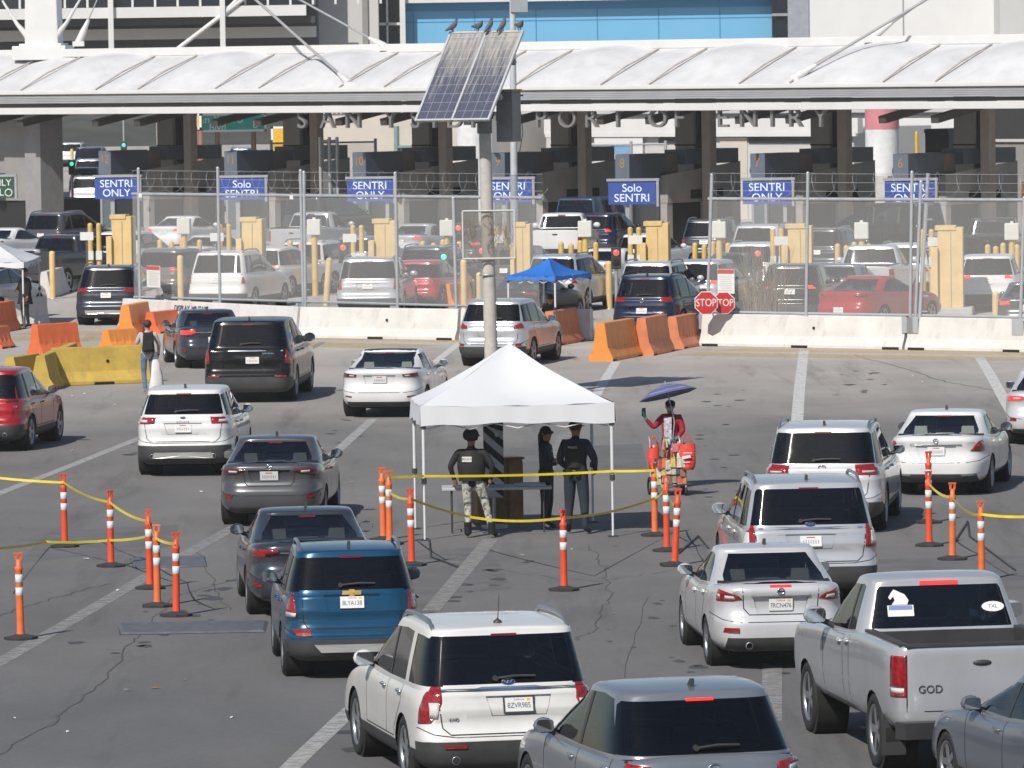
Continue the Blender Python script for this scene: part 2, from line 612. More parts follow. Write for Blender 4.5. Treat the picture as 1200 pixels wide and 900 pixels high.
    # --- black interior floor (deck below the glass)
    for f in bm.faces:
        c = f.calc_center_median()
        if f[low] and f.normal.z > .8 and abs(c.x) < hw * .86 and S['yb_r'] + .06 < c.y < S['yb_f'] - .05:
            f.material_index = 1
    # --- cladding
    zc = S['clad']
    if zc:
        region('', [(-ro - .1, 0), (wb + fo + .1, 0), (wb + fo + .1, zc), (-ro - .1, zc)], 'x', lambda c, n: c.z < ztop(c.y) and abs(n.x) > .15, 2)
    if S['bump'] and S['bumpcol'] == 0:
        b0, b1 = S['bump']
        region('', [(-hw * 1.1, 0), (hw * 1.1, 0), (hw * 1.1, b1 - .04), (hw * .9, b1), (-hw * .9, b1), (-hw * 1.1, b1 - .04)], 'y', lambda c, n: c.y < -ro + .42 and c.z < ztop(c.y), 2)
    elif S['bump']:
        b0, b1 = S['bump']
        region('', [(-hw * .86, 0), (hw * .86, 0), (hw * .78, b1), (-hw * .78, b1)], 'y', lambda c, n: c.y < -ro + .42 and c.z < ztop(c.y), 2)
    for pl in S.get('blackpoly', []):
        region('', [(x * hw, z) for x, z in pl], 'y', lambda c, n: c.y < -ro + .35, 2)
    # --- wheel arches
    R = S['R']
    for sg in (-1, 1):
        for yw in (0, wb):
            rr = R * 1.1
            poly = [(yw + rr * math.cos(a), R * .96 + rr * math.sin(a)) for a in np.linspace(-.5, math.pi + .5, 15)]
            fs = cut_poly(bm, poly, 'x', lambda c, n: c.x * sg > hw * .55 and c.z < R * 2.6)
            bmesh.ops.delete(bm, geom=fs, context='FACES')
            bm.normal_update()
    # --- lamps
    tp = [(x * hw, z) for x, z in S['tail']]
    for sg, nm in ((1, 'tl_r'), (-1, 'tl_l')):
        pp = [(sg * x, z) for x, z in tp]
        wr = -ro + S['wrap']
        # limit the wrap on the flank
        cand = [f for f in bm.faces if -ro - .01 < f.calc_center_median().y < wr + .25 and f.calc_center_median().x * sg > 0]
        g = set(cand)
        for f in cand: g.update(f.edges); g.update(f.verts)
        bmesh.ops.bisect_plane(bm, geom=list(g), dist=1e-5, plane_co=Vector((0, wr, .95)), plane_no=Vector((0, 1, .25 if not pick else 0)))
        bm.normal_update()
        region(nm, pp, 'y', lambda c, n: c.y + .25 * (c.z - .95) * (0 if pick else 1) < wr and c.x * sg > 0 and True)
        for pl in (S['tailin'] or []):
            region(nm + 'c', [(sg * x * hw, z) for x, z in pl], 'y', lambda c, n: c.y + .25 * (c.z - .95) * (0 if pick else 1) < wr and c.x * sg > 0)
    # --- recessed panel round the number plate
    if S['plate'] is not None and not pick and N > 80:
        pz = S['plate_z']; px = S['plate_x']
        region('rc', [(-.30 + px, pz - .115), (.30 + px, pz - .115), (.36 + px, pz + .10), (-.36 + px, pz + .10)], 'y', lambda c, n: c.y < -ro + .4 and n.y < -.3 and c.z < ztop(c.y))
    # --- windows
    belt = lambda y: ztop(y) + .035
    for sg, nm in ((1, 'sw_r'), (-1, 'sw_l')):
        side = lambda c, n: c.x * sg > hw * .5 and n.x * sg > .3 and c.z > ztop(c.y) + .01
        for i, (b0, b1, t0, t1) in enumerate(S['sidewin']):
            tz = lambda y: belt(y) + S.get('wtop', .86) * (zroof(min(max(y, S['yr_r']), S['yr_f'])) - belt(y))
            poly = [(b0, belt(b0)), (b1, belt(b1)), (t1, tz(t1)), ((t0 + t1) / 2, tz((t0 + t1) / 2) + .012), (t0, tz(t0))]
            region(nm + str(i), poly, 'x', side)
        for i in range(len(S['sidewin']) - 1):
            a, b = S['sidewin'][i], S['sidewin'][i + 1]
            if b[0] - a[1] < .13:
                tz = lambda y: belt(y) + S.get('wtop', .86) * (zroof(y) - belt(y))
                region('', [(a[1], belt(a[1])), (b[0], belt(b[0])), (b[2], tz(b[2])), (a[3], tz(a[3]))], 'x', side, 2)
    gy0 = S['yb_r']
    rb, rt = S['rw']; zlo, zhi = S['rwz']
    zb = ztop(gy0 + .02) + zlo; zt = zroof(S['yr_r']) - zhi
    region('rw', [(-rb * hw, zb), (rb * hw, zb), ((rb * .985) * hw, zb + .06), (rt * hw, zt - .04), (rt * hw * .96, zt), (-rt * hw * .96, zt), (-rt * hw, zt - .04), (-rb * .985 * hw, zb + .06)], 'y',
           lambda c, n: c.y < ymid and n.y < -.035 and n.z < .985 and c.z > ztop(c.y) + .01)
    zb2 = ztop(S['yb_f']) + .03
    region('ws', [(-.84 * hw, zb2), (.84 * hw, zb2), (.70 * hw, H - .13), (-.70 * hw, H - .13)], 'y', lambda c, n: c.y > ymid and n.y > .1 and n.z > .05 and c.z > ztop(c.y) + .02)
    if S.get('roof_glass'):
        xr = hw * S['hwr'] * .90
        region('', [(-xr, S['yr_r'] - .25), (xr, S['yr_r'] - .25), (xr, S['yr_f'] + .1), (-xr, S['yr_f'] + .1)], 'z', lambda c, n: n.z > .8 and c.z > H - .25, 3)
    if pick:
        bx, by0, by1 = hw * .80, -ro + .27, S['yb_r'] - .05
        fs = cut_poly(bm, [(-bx, by0), (bx, by0), (bx, by1), (-bx, by1)], 'z', lambda c, n: n.z > .7 and c.z > .8)
        bmesh.ops.delete(bm, geom=fs, context='FACES')
    bm.normal_update()
    bm.verts.index_update()
    def emit(name, geo, mats, off=0.0, parent=0, solid=0.0, keepm=False):
        vs, fs, ns, ms = geo
        if not fs: return None
        mb = MB()
        vv = [v + n * off for v, n in zip(vs, ns)]
        mb.add(vv, fs, 0, True)
        if solid:
            n0 = len(vv)
            cnt = set()
            for f in fs:
                for i in range(len(f)): cnt.add((f[i], f[(i + 1) % len(f)]))
            rim = [(a, b) for a, b in cnt if (b, a) not in cnt]
            extra = [v - n * solid for v, n in zip(vs, ns)]
            mb.v += extra
            for a, b in rim:
                mb.f.append([b, a, a + n0, b + n0]); mb.m.append(0); mb.s.append(False)
        if keepm: mb.m[:len(ms)] = ms
        me = mb.mesh(name, mats)
        parts.append((name, me, parent))
        return len(parts) - 1
    body = split_tag(bm, lay, 0)
    emit('body', body, [RUBBER, UNDER, BLACKP, DGLASS_C], keepm=True, parent=None)
    try: parts[0][1].set_sharp_from_angle(angle=R_(50))
    except Exception: pass
    GR = S['rear_glass'] or GL_D; GS = S['side_glass'] or GL_M
    for k, t in TAGS.items():
        if k == '': continue
        geo = split_tag(bm, lay, t)
        if k.startswith('sw'): emit('side_window', geo, [GS if int(k[-1]) == len(S['sidewin']) - 1 else (GR if S.get('priv_side', True) else GS)], -.004)
        elif k == 'rw': emit('rear_window', geo, [GR], -.004)
        elif k == 'rc': emit('plate_recess', geo, [RUBBER], -.02)
        elif k == 'ws': emit('windshield', geo, [GL_C], -.004)
        elif k in ('tl_r', 'tl_l'):
            S[k] = emit('tail_light', geo, [S['tail_mat'] or LRED], .008, solid=.03)
    for k, t in TAGS.items():
        if k.endswith('c') and k.startswith('tl'):
            emit('reversing_lamp', split_tag(bm, lay, t), [LCLEAR], .012, parent=S.get(k[:4]) or 0, solid=.03)
    bm.free()
    # --- wheels
    tw = S['tw']; xw = hw - tw / 2 - .015
    for yw in (0, wb):
        for sg in (-1, 1):
            T = Matrix.Translation((sg * xw, yw, R)) @ Matrix.Rotation(sg * math.pi / 2, 4, 'Y')
            mb = MB()
            h = tw / 2
            mb.lathe([(R * .66, -h), (R * .9, -h), (R * .97, -h * .85), (R, -h * .6), (R, h * .6), (R * .97, h * .85), (R * .9, h), (R * .70, h * .98), (R * .66, h * .7)], 32, 0, T)
            wi = len(parts)
            parts.append(('wheel', mb.mesh('wheel', [RUBBER]), 0))
            mb = MB()
            mb.lathe([(R * .69, h * .92), (R * .66, h * .96), (R * .62, h * .8), (R * .6, -h * .2)], 28, 0, T)
            mb.lathe([(0.001, h * .30), (R * .62, h * .1)], 28, 1, T)
            mb.lathe([(0.001, h * .8), (R * .13, h * .78), (R * .16, h * .5)], 14, 0, T)
            ns = (5, 6, 10)[S['rim'] % 3]
            for q in range(ns):
                A = T @ Matrix.Rotation(2 * math.pi * q / ns + .3, 4, 'Z')
                mb.box((R * .36, 0, h * .62), (R * .58, R * (.9 if ns < 8 else .5) / ns * 1.1, h * .3), 0, M=A)
            parts.append(('rim', mb.mesh('rim', [ALLOY, UNDER]), wi))
    # --- under body, wheel wells
    mb = MB()
    mb.box((0, wb / 2, zf + .02), (W * .72, L * .86, .12), 0)
    for yw in (0, wb):
        mb.cyl((-hw + .05, yw, R * .98), (-hw + .42, yw, R * .98), R * 1.13, n=20)
        mb.cyl((hw - .05, yw, R * .98), (hw - .42, yw, R * .98), R * 1.13, n=20)
        mb.box((0, yw, R * .9), (W * .7, .14, .14), 0)
    v0 = MB()
    v0.v, v0.f, v0.m, v0.s = mb.v, mb.f, mb.m, mb.s
    parts.append(('underbody', v0.mesh('underbody', [UNDER]), 0))
    # --- interior
    mb = MB()
    zs = ztop(wb * .5)
    rows = S['seatrows'] or ([(wb * .50, 2)] if pick else [(wb * .50, 2), (.30 if not sedan else .42, 3)])
    for (ys, n) in rows:
        xs = (-.38, .38) if n == 2 else (-.42, 0, .42)
        for x in xs:
            wdt = .46 if n == 2 else .40
            mb.box((x, ys, zs - .12), (wdt, .12, .42), 0, rot=Matrix.Rotation(-.18, 4, 'X'), top=(.8, .7))
            hz = zs + (.20 if n == 2 else .11)
            if n == 2 or x != 0:
                mb.box((x, ys - .07, hz + .02), (.25, .10, .17), 0, top=(.85, .8))
                mb.cyl((x - .05, ys - .06, hz - .12), (x - .05, ys - .06, hz), .008, n=6)
                mb.cyl((x + .05, ys - .06, hz - .12), (x + .05, ys - .06, hz), .008, n=6)
    mb.box((0, S['yb_f'] - .45, ztop(S['yb_f'] - .45) - .0), (W * .76, .4, .14), 1)
    mb.tube([(-.38 + .18 * math.cos(a), S['yb_f'] - .75 + .06 * math.sin(a), zs + .0 + .17 * math.sin(a)) for a in np.linspace(0, 2 * math.pi, 15)], .015, 6, 1)
    parts.append(('seats', mb.mesh('seats', [S['seats'], BLACKP]), 0))
    mb = MB()
    mb.box((0, ymid, H - .085 - S['roofdrop'] * .7), (hw * S['hwr'] * 1.6, (S['yr_f'] - S['yr_r']) * .86, .015), 0)
    parts.append(('headliner', mb.mesh('headliner', [LINER]), 0))
    # --- helper to stick a flat pad onto a surface
    def pad(poly, proj, outv, thick, mi, mb, off=.002, sub=3):
        pts = []
        n = len(poly)
        for i in range(n):
            for k in range(sub):
                q = k / sub
                pts.append((poly[i][0] * (1 - q) + poly[(i + 1) % n][0] * q, poly[i][1] * (1 - q) + poly[(i + 1) % n][1] * q))
        cx = sum(p[0] for p in pts) / len(pts); cy = sum(p[1] for p in pts) / len(pts)
        hs = [proj(*p)[0] for p in pts]; hc = proj(cx, cy)[0]
        if hc is None or any(h is None for h in hs): return
        o = Vector(outv)
        top = [h + o * (off + thick) for h in hs]; bot = [h - o * .012 for h in hs]
        n = len(pts)
        mb.add(top + bot + [hc + o * (off + thick)],
               [(i, (i + 1) % n, 2 * n) for i in range(n)] + [(n + i, n + (i + 1) % n, (i + 1) % n, i) for i in range(n)], mi, False)
    BACK = (0, -1, 0)
    def rect(x0, z0, x1, z1): return [(x0, z0), (x1, z0), (x1, z1), (x0, z1)]
    def oval(x, z, a, b, n=12): return [(x + a * math.cos(2 * math.pi * i / n), z + b * math.sin(2 * math.pi * i / n)) for i in range(n)]
    # --- plate
    if S['plate'] is not None or S['plate'] == '':
        zc_ = S['plate_z']; px = S['plate_x']
        a = pr(px, zc_ + .07)[0]; b = pr(px, zc_ - .07)[0]
        if a and b:
            rcs = .014 if N > 80 and not pick else 0.0
            yb = min(a.y, b.y) - .012
            tilt = math.atan2(a.y - b.y, .14)
            T = Matrix.Translation((px, (a.y + b.y) / 2 - .014 + rcs, zc_)) @ Matrix.Rotation(math.pi / 2 - tilt, 4, 'X')
            mb = MB()
            if S.get('plate_frame'): mb.box((0, 0, -.004), (.345, .19, .012), 3, M=T)
            mb.box((0, 0, 0), (.305, .152, .014), 0, M=T)
            if S['plate'] == '':
                for q in range(7): mb.box((-.105 + q * .035, -.012, .0085), (.017, .058 if q % 3 else .05, .002), 5, M=T)
                mb.box((0, .054, .0085), (.12, .014, .002), 2, M=T)
            if S['plate']:
                mb.text(S['plate'], .082, T @ Matrix.Translation((0, -.012, .0085)), 1, sx=.82)
                mb.text('California', .03, T @ Matrix.Translation((0, .055, .0085)), 2)
                mb.box((.105, .054, .008), (.04, .026, .002), 4, M=T)
            parts.append(('license_plate', mb.mesh('license_plate', [PLATE, INK, INKRED, BLACKP, mat('sticker_yellow', (.7, .5, .05), var=0), mat('plate_smudge', (.38, .39, .42), .6, var=0)]), 0))
    # --- third brake light
    if S['brake']:
        mb = MB()
        if pick: zz = zt + .03
        elif not sedan: zz = zt + .004
        else: zz = S.get('brake_z', zt - .01)
        bw = S.get('brake_w', .14)
        hh = .024 if pick else .013
        pad(rect(-bw, zz - hh, bw, zz + hh), pr, BACK, .012, 0, mb)
        parts.append(('brake_light', mb.mesh('brake_light', [LREDON if S['brake_on'] else LDARK]), 0))
    if S['wiper']:
        mb = MB()
        wx = S.get('wiper_x', .08)
        a, b = pr(wx + .22, zb + .075)[0], pr(wx - .22, zb + .06)[0]
        if a and b:
            mb.tube([a + Vector((0, -.03, 0)), (a + b) / 2 + Vector((0, -.04, .015)), b + Vector((0, -.03, 0))], .014, 6)
            mb.cyl(b + Vector((0, .0, 0)), b + Vector((0, -.045, 0)), .03, n=10)
            parts.append(('rear_wiper', mb.mesh('rear_wiper', [BLACKP]), 0))
    if S['badge']:
        kind, bz, sz = S['badge'][:3]
        mb = MB()
        if kind == 'oval':
            pad(oval(0, bz, sz * 1.25, sz * .55), pr, BACK, .006, 0, mb)
            h = pr(0, bz)
            T = Matrix.Translation(h[0] + Vector((0, -.0095, 0))) @ Matrix.Rotation(math.pi / 2, 4, 'X')
            mb.tube([Vector((sz * 1.2 * math.cos(a), sz * .5 * math.sin(a), 0)) for a in np.linspace(0, 2 * math.pi, 25)], .004, 5, 1, M=T)
            mb.tube([Vector((sz * (-.75 + 1.5 * q), sz * .16 * math.sin(q * 15), 0)) for q in np.linspace(0, 1, 22)], .006, 5, 1, M=T)
            ms = [BADGEBLUE, CHROME]
        elif kind == 'bowtie':
            pad([(-sz, bz - .026), (-sz * .28, bz - .026), (-sz * .28, bz - .042), (sz * .28, bz - .042), (sz * .28, bz - .026), (sz * .94, bz - .026), (sz, bz + .026), (sz * .28, bz + .026), (sz * .28, bz + .042), (-sz * .28, bz + .042), (-sz * .28, bz + .026), (-sz * .94, bz + .026)], pr, BACK, .01, 0, mb, sub=1)
            ms = [GOLD, CHROME]
        elif kind == 'ring':
            h = pr(0, bz)
            T = Matrix.Translation(h[0] + Vector((0, -.008, 0))) @ Matrix.Rotation(math.pi / 2, 4, 'X')
            mb.tube([Vector((sz * math.cos(a), sz * .82 * math.sin(a), 0)) for a in np.linspace(0, 2 * math.pi, 21)], .007, 6, 0, M=T)
            if S['badge'][3] == 'bird':
                mb.tube([Vector((-sz * .9, sz * .3, 0)), Vector((-sz * .35, sz * .25, 0)), Vector((0, -sz * .25, 0)), Vector((sz * .35, sz * .25, 0)), Vector((sz * .9, sz * .3, 0))], .008, 6, 0, M=T)
            elif S['badge'][3] == 'bar':
                mb.box((0, 0, 0), (sz * 2.2, sz * .42, .012), 0, M=T)
            elif S['badge'][3] == 'vw':
                mb.tube([Vector((-sz * .45, sz * .75, 0)), Vector((0, sz * .05, 0)), Vector((sz * .45, sz * .75, 0))], .006, 6, 0, M=T)
                mb.tube([Vector((-sz * .85, sz * .3, 0)), Vector((-sz * .4, -sz * .7, 0)), Vector((0, -sz * .02, 0)), Vector((sz * .4, -sz * .7, 0)), Vector((sz * .85, sz * .3, 0))], .006, 6, 0, M=T)
            elif S['badge'][3] == 'star':
                for q in range(3):
                    a = math.pi / 2 + q * 2 * math.pi / 3
                    mb.cyl((0, 0, 0), (sz * .95 * math.cos(a), sz * .8 * math.sin(a), 0), .009, .002, n=6, M=T)
            ms = [CHROME]
        parts.append(('badge', mb.mesh('badge', ms), 0))
    if S['chrome']:
        mb = MB()
        for pl in S['chrome']:
            pad([(x * hw, z) for x, z in pl], pr, BACK, .012, 0, mb, sub=4)
        parts.append(('chrome_strip', mb.mesh('chrome_strip', [CHROME]), 0))
    if S['refl']:
        for sg in (-1, 1):
            mb = MB()
            pad([(sg * x * hw, z) for x, z in S['refl']], pr, BACK, .006, 0, mb, off=.014)
            if sg < 0: mb.f = [f[::-1] for f in mb.f]
            parts.append(('bumper_reflector', mb.mesh('bumper_reflector', [LREFL]), 0))
    if S['diffuser']:
        mb = MB()
        pad([(x * hw, z) for x, z in S['diffuser']], pr, BACK, .015, 0, mb, sub=6)
        parts.append(('skid_plate', mb.mesh('skid_plate', [mat('skid_silver', (.42, .42, .41), .4, metal=.3)]), 0))
    if S['exhaust']:
        for ex in S['exhaust']:
            mb = MB()
            mb.lathe([(.04, .0), (.046, 0), (.05, -.2)], 16, 0, Matrix.Translation((ex[0], -ro + .0, ex[1])) @ Matrix.Rotation(math.pi / 2, 4, 'X'))
            mb.lathe([(.001, -.06), (.041, -.05), (.041, 0)], 16, 1, Matrix.Translation((ex[0], -ro + .0, ex[1])) @ Matrix.Rotation(math.pi / 2, 4, 'X'))
            parts.append(('exhaust_pipe', mb.mesh('exhaust_pipe', [ALLOY, UNDER]), 0))
    if S['rails']:
        for sg in (-1, 1):
            mb = MB()
            xr = sg * hw * S['hwr'] * .93
            ys = np.linspace(S['yr_r'] + .14, S['yr_f'] - .12, 9)
            pts = []
            for i, y in enumerate(ys):
                h = pt(xr, y)[0]
                pts.append(h + Vector((0, 0, .055 if 0 < i < 8 else .0)))
            mb.tube(pts, .024, 8)
            parts.append(('roof_rail', mb.mesh('roof_rail', [BLACKP if S.get('rail_black') else ALLOY]), 0))
    if S['antenna']:
        mb = MB()
        h = pt(0, S['yr_r'] + .28)[0]
        if S['antenna'] == 'mast':
            mb.lathe([(.05, 0), (.045, .02), (.02, .035), (.006, .05)], 10, 0, Matrix.Translation(h))
            mb.cyl(h, h + Vector((0, -.1, .30)), .006, .003, 6)
        else:
            mb.prism([(-.07, -.01), (.09, -.01), (-.03, .075), (-.07, .07)], -.018, .018, 0, Matrix.Translation(h) @ Matrix.Rotation(math.pi / 2, 4, 'Z') @ Matrix.Rotation(math.pi / 2, 4, 'X'))
        parts.append(('roof_antenna', mb.mesh('roof_antenna', [BLACKP]), 0))
    if S['mirror']:
        for sg in (-1, 1):
            ym = S['yb_f'] - .55; zm = ztop(ym) + S.get('mir_z', .10)
            h = ps(sg, ym, ztop(ym) + .03)[0]
            mb = MB()
            xm = h.x + sg * S.get('mir_out', .115)
            big = S.get('mir_size', 1.0) * .84
            mb.ico((xm, ym + .03, zm), .13 * big, 0, 2, (1.0, .62, .78))
            mb.tube([h + Vector((-sg * .04, .03, -.02)), (xm - sg * .04, ym + .03, zm - .04)], .035, 6, 1)
            wi = len(parts)
            parts.append(('side_mirror', mb.mesh('side_mirror', [RUBBER, BLACKP] if not S.get('mir_black') else [BLACKP, BLACKP]), 0))
            mb = MB()
            mb.prism([(xx * big, zz * big) for xx, zz in ((-.105, -.045), (-.085, -.07), (.085, -.07), (.105, -.045), (.105, .045), (.085, .075), (-.085, .075), (-.105, .045))], 0, .012, 0, Matrix.Translation((xm, ym - .048 * big, zm)) @ Matrix.Rotation(math.pi / 2, 4, 'X') @ Matrix.Rotation(-sg * .0, 4, 'Y'))
            parts.append(('mirror_glass', mb.mesh('mirror_glass', [MIRR]), wi))
    if S['handles']:
        for sg in (-1, 1):
            for (b0, b1, t0, t1) in S['sidewin'][-2:]:
                mb = MB()
                zh = ztop(b0) - .10
                pts = [ps(sg, b0 + d, zh + .004 * k)[0] for k, d in enumerate((.06, .14, .22))]
                if any(p is None for p in pts): continue
                o = Vector((sg, 0, 0))
                mb.tube([pts[0] + o * .0, pts[0] + o * .03, pts[1] + o * .035, pts[2] + o * .03, pts[2]], .014, 6)
                parts.append(('door_handle', mb.mesh('door_handle', [CHROME if S.get('chrome_handles') else RUBBER]), 0))
    # --- shut lines
    if S['seams']:
        mb = MB()
        def ribbon(pts2, proj, ov, wd=.013):
            dense = []
            for i in range(len(pts2) - 1):
                for k in range(8):
                    q = k / 8
                    dense.append((pts2[i][0] * (1 - q) + pts2[i + 1][0] * q, pts2[i][1] * (1 - q) + pts2[i + 1][1] * q))
            dense.append(pts2[-1])
            A, B = [], []
            for i, p in enumerate(dense):
                a = dense[max(i - 1, 0)]; b = dense[min(i + 1, len(dense) - 1)]
                d = Vector((b[0] - a[0], b[1] - a[1])); d.normalize()
                nx, nz = -d.y * wd / 2, d.x * wd / 2
                h1, n1 = proj(p[0] + nx, p[1] + nz); h2, n2 = proj(p[0] - nx, p[1] - nz)
                if h1 is None or h2 is None: continue
                A.append(h1 + n1 * .0015); B.append(h2 + n2 * .0015)
            n = len(A)
            if n > 1: mb.add(A + B, [(i, i + 1, n + i + 1, n + i) for i in range(n - 1)], 0, False)
        gap = S['gap']
        if gap is None and not sedan and not pick:
            gap = [(-.80, ztop(-ro) - .0), (-.74, S['bump'][1] + .14 if S['bump'] else .7), (-.66, S['bump'][1] + .07 if S['bump'] else .6), (.66, S['bump'][1] + .07 if S['bump'] else .6), (.74, S['bump'][1] + .14 if S['bump'] else .7), (.80, ztop(-ro))]
        if gap: ribbon([(x * hw, z) for x, z in gap], pr, BACK)
        if not pick and S['bump']:
            zb_l = S['bump'][1] + (.045 if S['bumpcol'] == 0 else .20)
            ribbon([(-.97 * hw, zb_l + .09), (-.84 * hw, zb_l + .03), (-.6 * hw, zb_l), (.6 * hw, zb_l), (.84 * hw, zb_l + .03), (.97 * hw, zb_l + .09)], pr, BACK, .010)
        for sg in (-1, 1):
            P = lambda y, z: ps(sg, y, z)
            sw = S['sidewin']
            zl = S['clad'] + .03 if S['clad'] else .34
            ylist = [sw[-1][1] + .10, (sw[-1][0] + sw[-2][1]) / 2 if len(sw) > 1 else sw[-1][0] - .04]
            if len(sw) > 1: ylist.append(sw[-2][0] + .04)
            for y in ylist:
                y2 = y if y > R * 1.3 else max(y, R * 1.2)
                ribbon([(y, ztop(y) - .01), (y, ztop(y) - .2), (y2, zl + .1), (y2, zl)], P, (sg, 0, 0))
            ribbon([(max(ylist[-1], R * 1.25), zl), (ylist[0], zl)], P, (sg, 0, 0))
        parts.append(('panel_seams', mb.mesh('panel_seams', [SEAM]), 0))
    for (s, x, z, size, m_) in S['words']:
        h, n_ = pr(x, z)
        h2 = pr(x, z + .05)[0]
        mb = MB()
        tilt = math.atan2(h2.y - h.y, .05)
        mb.text(s, size, Matrix.Translation(h + Vector((0, -.006, 0))) @ Matrix.Rotation(math.pi / 2 - tilt, 4, 'X'), 0, thick=.004)
        parts.append(('lettering', mb.mesh('lettering', [m_]), 0))
    if pick:
        mb = MB()
        zt_ = ztop(by0) - .005; zfl = .78
        def wallq(a, b):
            mb.add([(a[0], a[1], zt_), (b[0], b[1], zt_), (b[0], b[1], zfl), (a[0], a[1], zfl)], [(0, 1, 2, 3)], 0)
        c = [(-bx, by0), (bx, by0), (bx, by1), (-bx, by1)]
        for i in range(4): wallq(c[i], c[(i + 1) % 4])
        mb.add([(x, y, zfl) for x, y in c], [(0, 1, 2, 3)], 0)
        for i in range(14):
            x = -bx + .1 + i * (2 * bx - .2) / 13
            mb.box((x, (by0 + by1) / 2, zfl + .012), (.05, by1 - by0 - .05, .02), 0)
        mb.box((0, by0 - .035, zt_ + .016), (bx * 2.1, .09, .03), 0)
        for sg in (-1, 1): mb.box((sg * (bx + .045), (by0 + by1) / 2, zt_ + .018), (.10, by1 - by0, .03), 0)
        parts.append(('bed_liner', mb.mesh('bed_liner', [BLACKP]), 0))
        mb = MB()
        bm_ = MB()
        bz = S.get('bump_z', .56)
        bm_.prism([(-hw * .97, 0), (-hw * .98, -.1), (-hw * .90, -.19), (hw * .90, -.19), (hw * .98, -.1), (hw * .97, 0)], bz - .12, bz + .06, 0, Matrix.Translation((0, -ro + .19, 0)))
        bm_.prism([(-hw * .5, -.02), (-hw * .46, -.185), (hw * .46, -.185), (hw * .5, -.02)], bz + .06, bz + .075, 1, Matrix.Translation((0, -ro + .19, 0)))
        parts.append(('rear_bumper', bm_.mesh('rear_bumper', [S.get('bump_mat', BLACKP), BLACKP]), 0))
        mb.ico((0, 0, 0), .1, 0, 2, (1.1, .25, .33), Matrix.Translation(pr(0, H * .61)[0]))
        parts.append(('tailgate_handle', mb.mesh('tailgate_handle', [BLACKP]), 0))
        for sg in (-1, 1):
            mb = MB(); mb.box((sg * (hw - .14), -.46, .42), (.27, .015, .46), 0)
            parts.append(('mud_flap', mb.mesh('mud_flap', [BLACKP]), 0))
    if S['spoiler']:
        mb = MB()
        yy = S['yr_r']
        a = hw * S['hwr'] * .93
        pts = [pt(x, yy + .10)[0] for x in np.linspace(-a, a, 9)]
        up = [p + Vector((0, 0, .012)) for p in pts]; bk = [p + Vector((0, -.26, -.03)) for p in pts]; lo = [p + Vector((0, -.24, -.06)) for p in pts]
        n = 9
        mb.add(up + bk + lo, [(i, n + i, n + i + 1, i + 1) for i in range(n - 1)] + [(n + i, 2 * n + i, 2 * n + i + 1, n + i + 1) for i in range(n - 1)] + [(2 * n + i, i, i + 1, 2 * n + i + 1) for i in range(n - 1)], 0, False)
        parts.append(('roof_spoiler', mb.mesh('roof_spoiler', [RUBBER]), 0))
    _CAR[key] = (parts, S)
    return _CAR[key]

PAINTED = {'plate_recess': 0, 'body': 0, 'side_mirror': 0, 'door_handle': 0, 'roof_spoiler': 0}
def put_car(kind, pnt, name, label, cat, loc, yaw, group=None, small=False, no_paint=(), tail=None):
    parts, S = _CAR[kind]
    root = thing(name, label, cat, loc, -R_(yaw), group)
    objs = []
    for (nm, me, par) in parts:
        if small and nm in ('underbody_x', 'panel_seams', 'rear_wiper', 'roof_antenna', 'bumper_reflector', 'exhaust_pipe', 'lettering', 'badge', 'mirror_glass', 'door_handle', 'chrome_strip', 'reversing_lamp', 'headliner'):
            objs.append(None); continue
        o = bpy.data.objects.new(nm, me)
        COL.objects.link(o)
        o.parent = root if par is None or objs[par] is None or par == 0 else objs[par]
        if nm in PAINTED and me.materials[0] == RUBBER:
            o.material_slots[0].link = 'OBJECT'; o.material_slots[0].material = pnt
        if tail and nm == 'tail_light':
            o.material_slots[0].link = 'OBJECT'; o.material_slots[0].material = tail
        objs.append(o)
    return root

def on_road(u, v):
    return G(u, v)

def by_roof(u, v, H):
    return G(u, v, H) * 1.0

# -------- kinds
SUVZ = lambda ro, wb, fo, z=1.04, hood=.98: [(-ro, z), (0, z - .01), (wb * .45, z - .03), (wb * .82, z + .0), (wb + .25, hood), (wb + fo - .1, hood - .16), (wb + fo, hood - .26)]
def suv(key, W, H, wb, ro, fo, **kw):
    d = dict(W=W, H=H, wb=wb, ro=ro, fo=fo, ztop=SUVZ(ro, wb, fo, H * .62), yb_r=-ro + .16, yr_r=-ro + .42, yb_f=wb * .86, yr_f=wb * .42,
             sidewin=[(-.62, -.10, -.48, -.08), (.02, wb * .31, .03, wb * .31), (wb * .335, wb * .72, wb * .335, wb * .50)])
    d.update(kw)
    return car_kind(key, **d)
def sedan(key, W, H, wb, ro, fo, **kw):
    zd = kw.pop('zdeck', H * .735)
    d = dict(kind='sedan', W=W, H=H, wb=wb, ro=ro, fo=fo, n=6.0, ng=5.5, hwr=.72, hwb=.93, roofdrop=.04,
             ztop=[(-ro, zd), (-ro + .35, zd - .005), (-.1, zd - .05), (wb * .4, H * .655), (wb * .85, H * .665), (wb + .3, H * .6), (wb + fo - .1, H * .5), (wb + fo, H * .44)],
             yb_r=-ro + .52, yr_r=.42, yb_f=wb * .86, yr_f=wb * .44, rexp=.92,
             sidewin=[(.08, wb * .335, .56, wb * .335), (wb * .36, wb * .73, wb * .36, wb * .52)],
             clad=0, bump=(.2, .36), bumpcol=1, rw=(.74, .56), rwz=(.03, .012), wiper=False, antenna=True, tail=[(.5, .86), (1.02, .86), (1.02, 1.0), (.55, .98)], wrap=.30,
             plate_z=.82, R=.33, tw=.215, rear_glass=GL_C, side_glass=GL_C, priv_side=False, brake_w=.12)
    d.update(kw)
    return car_kind(key, **d)
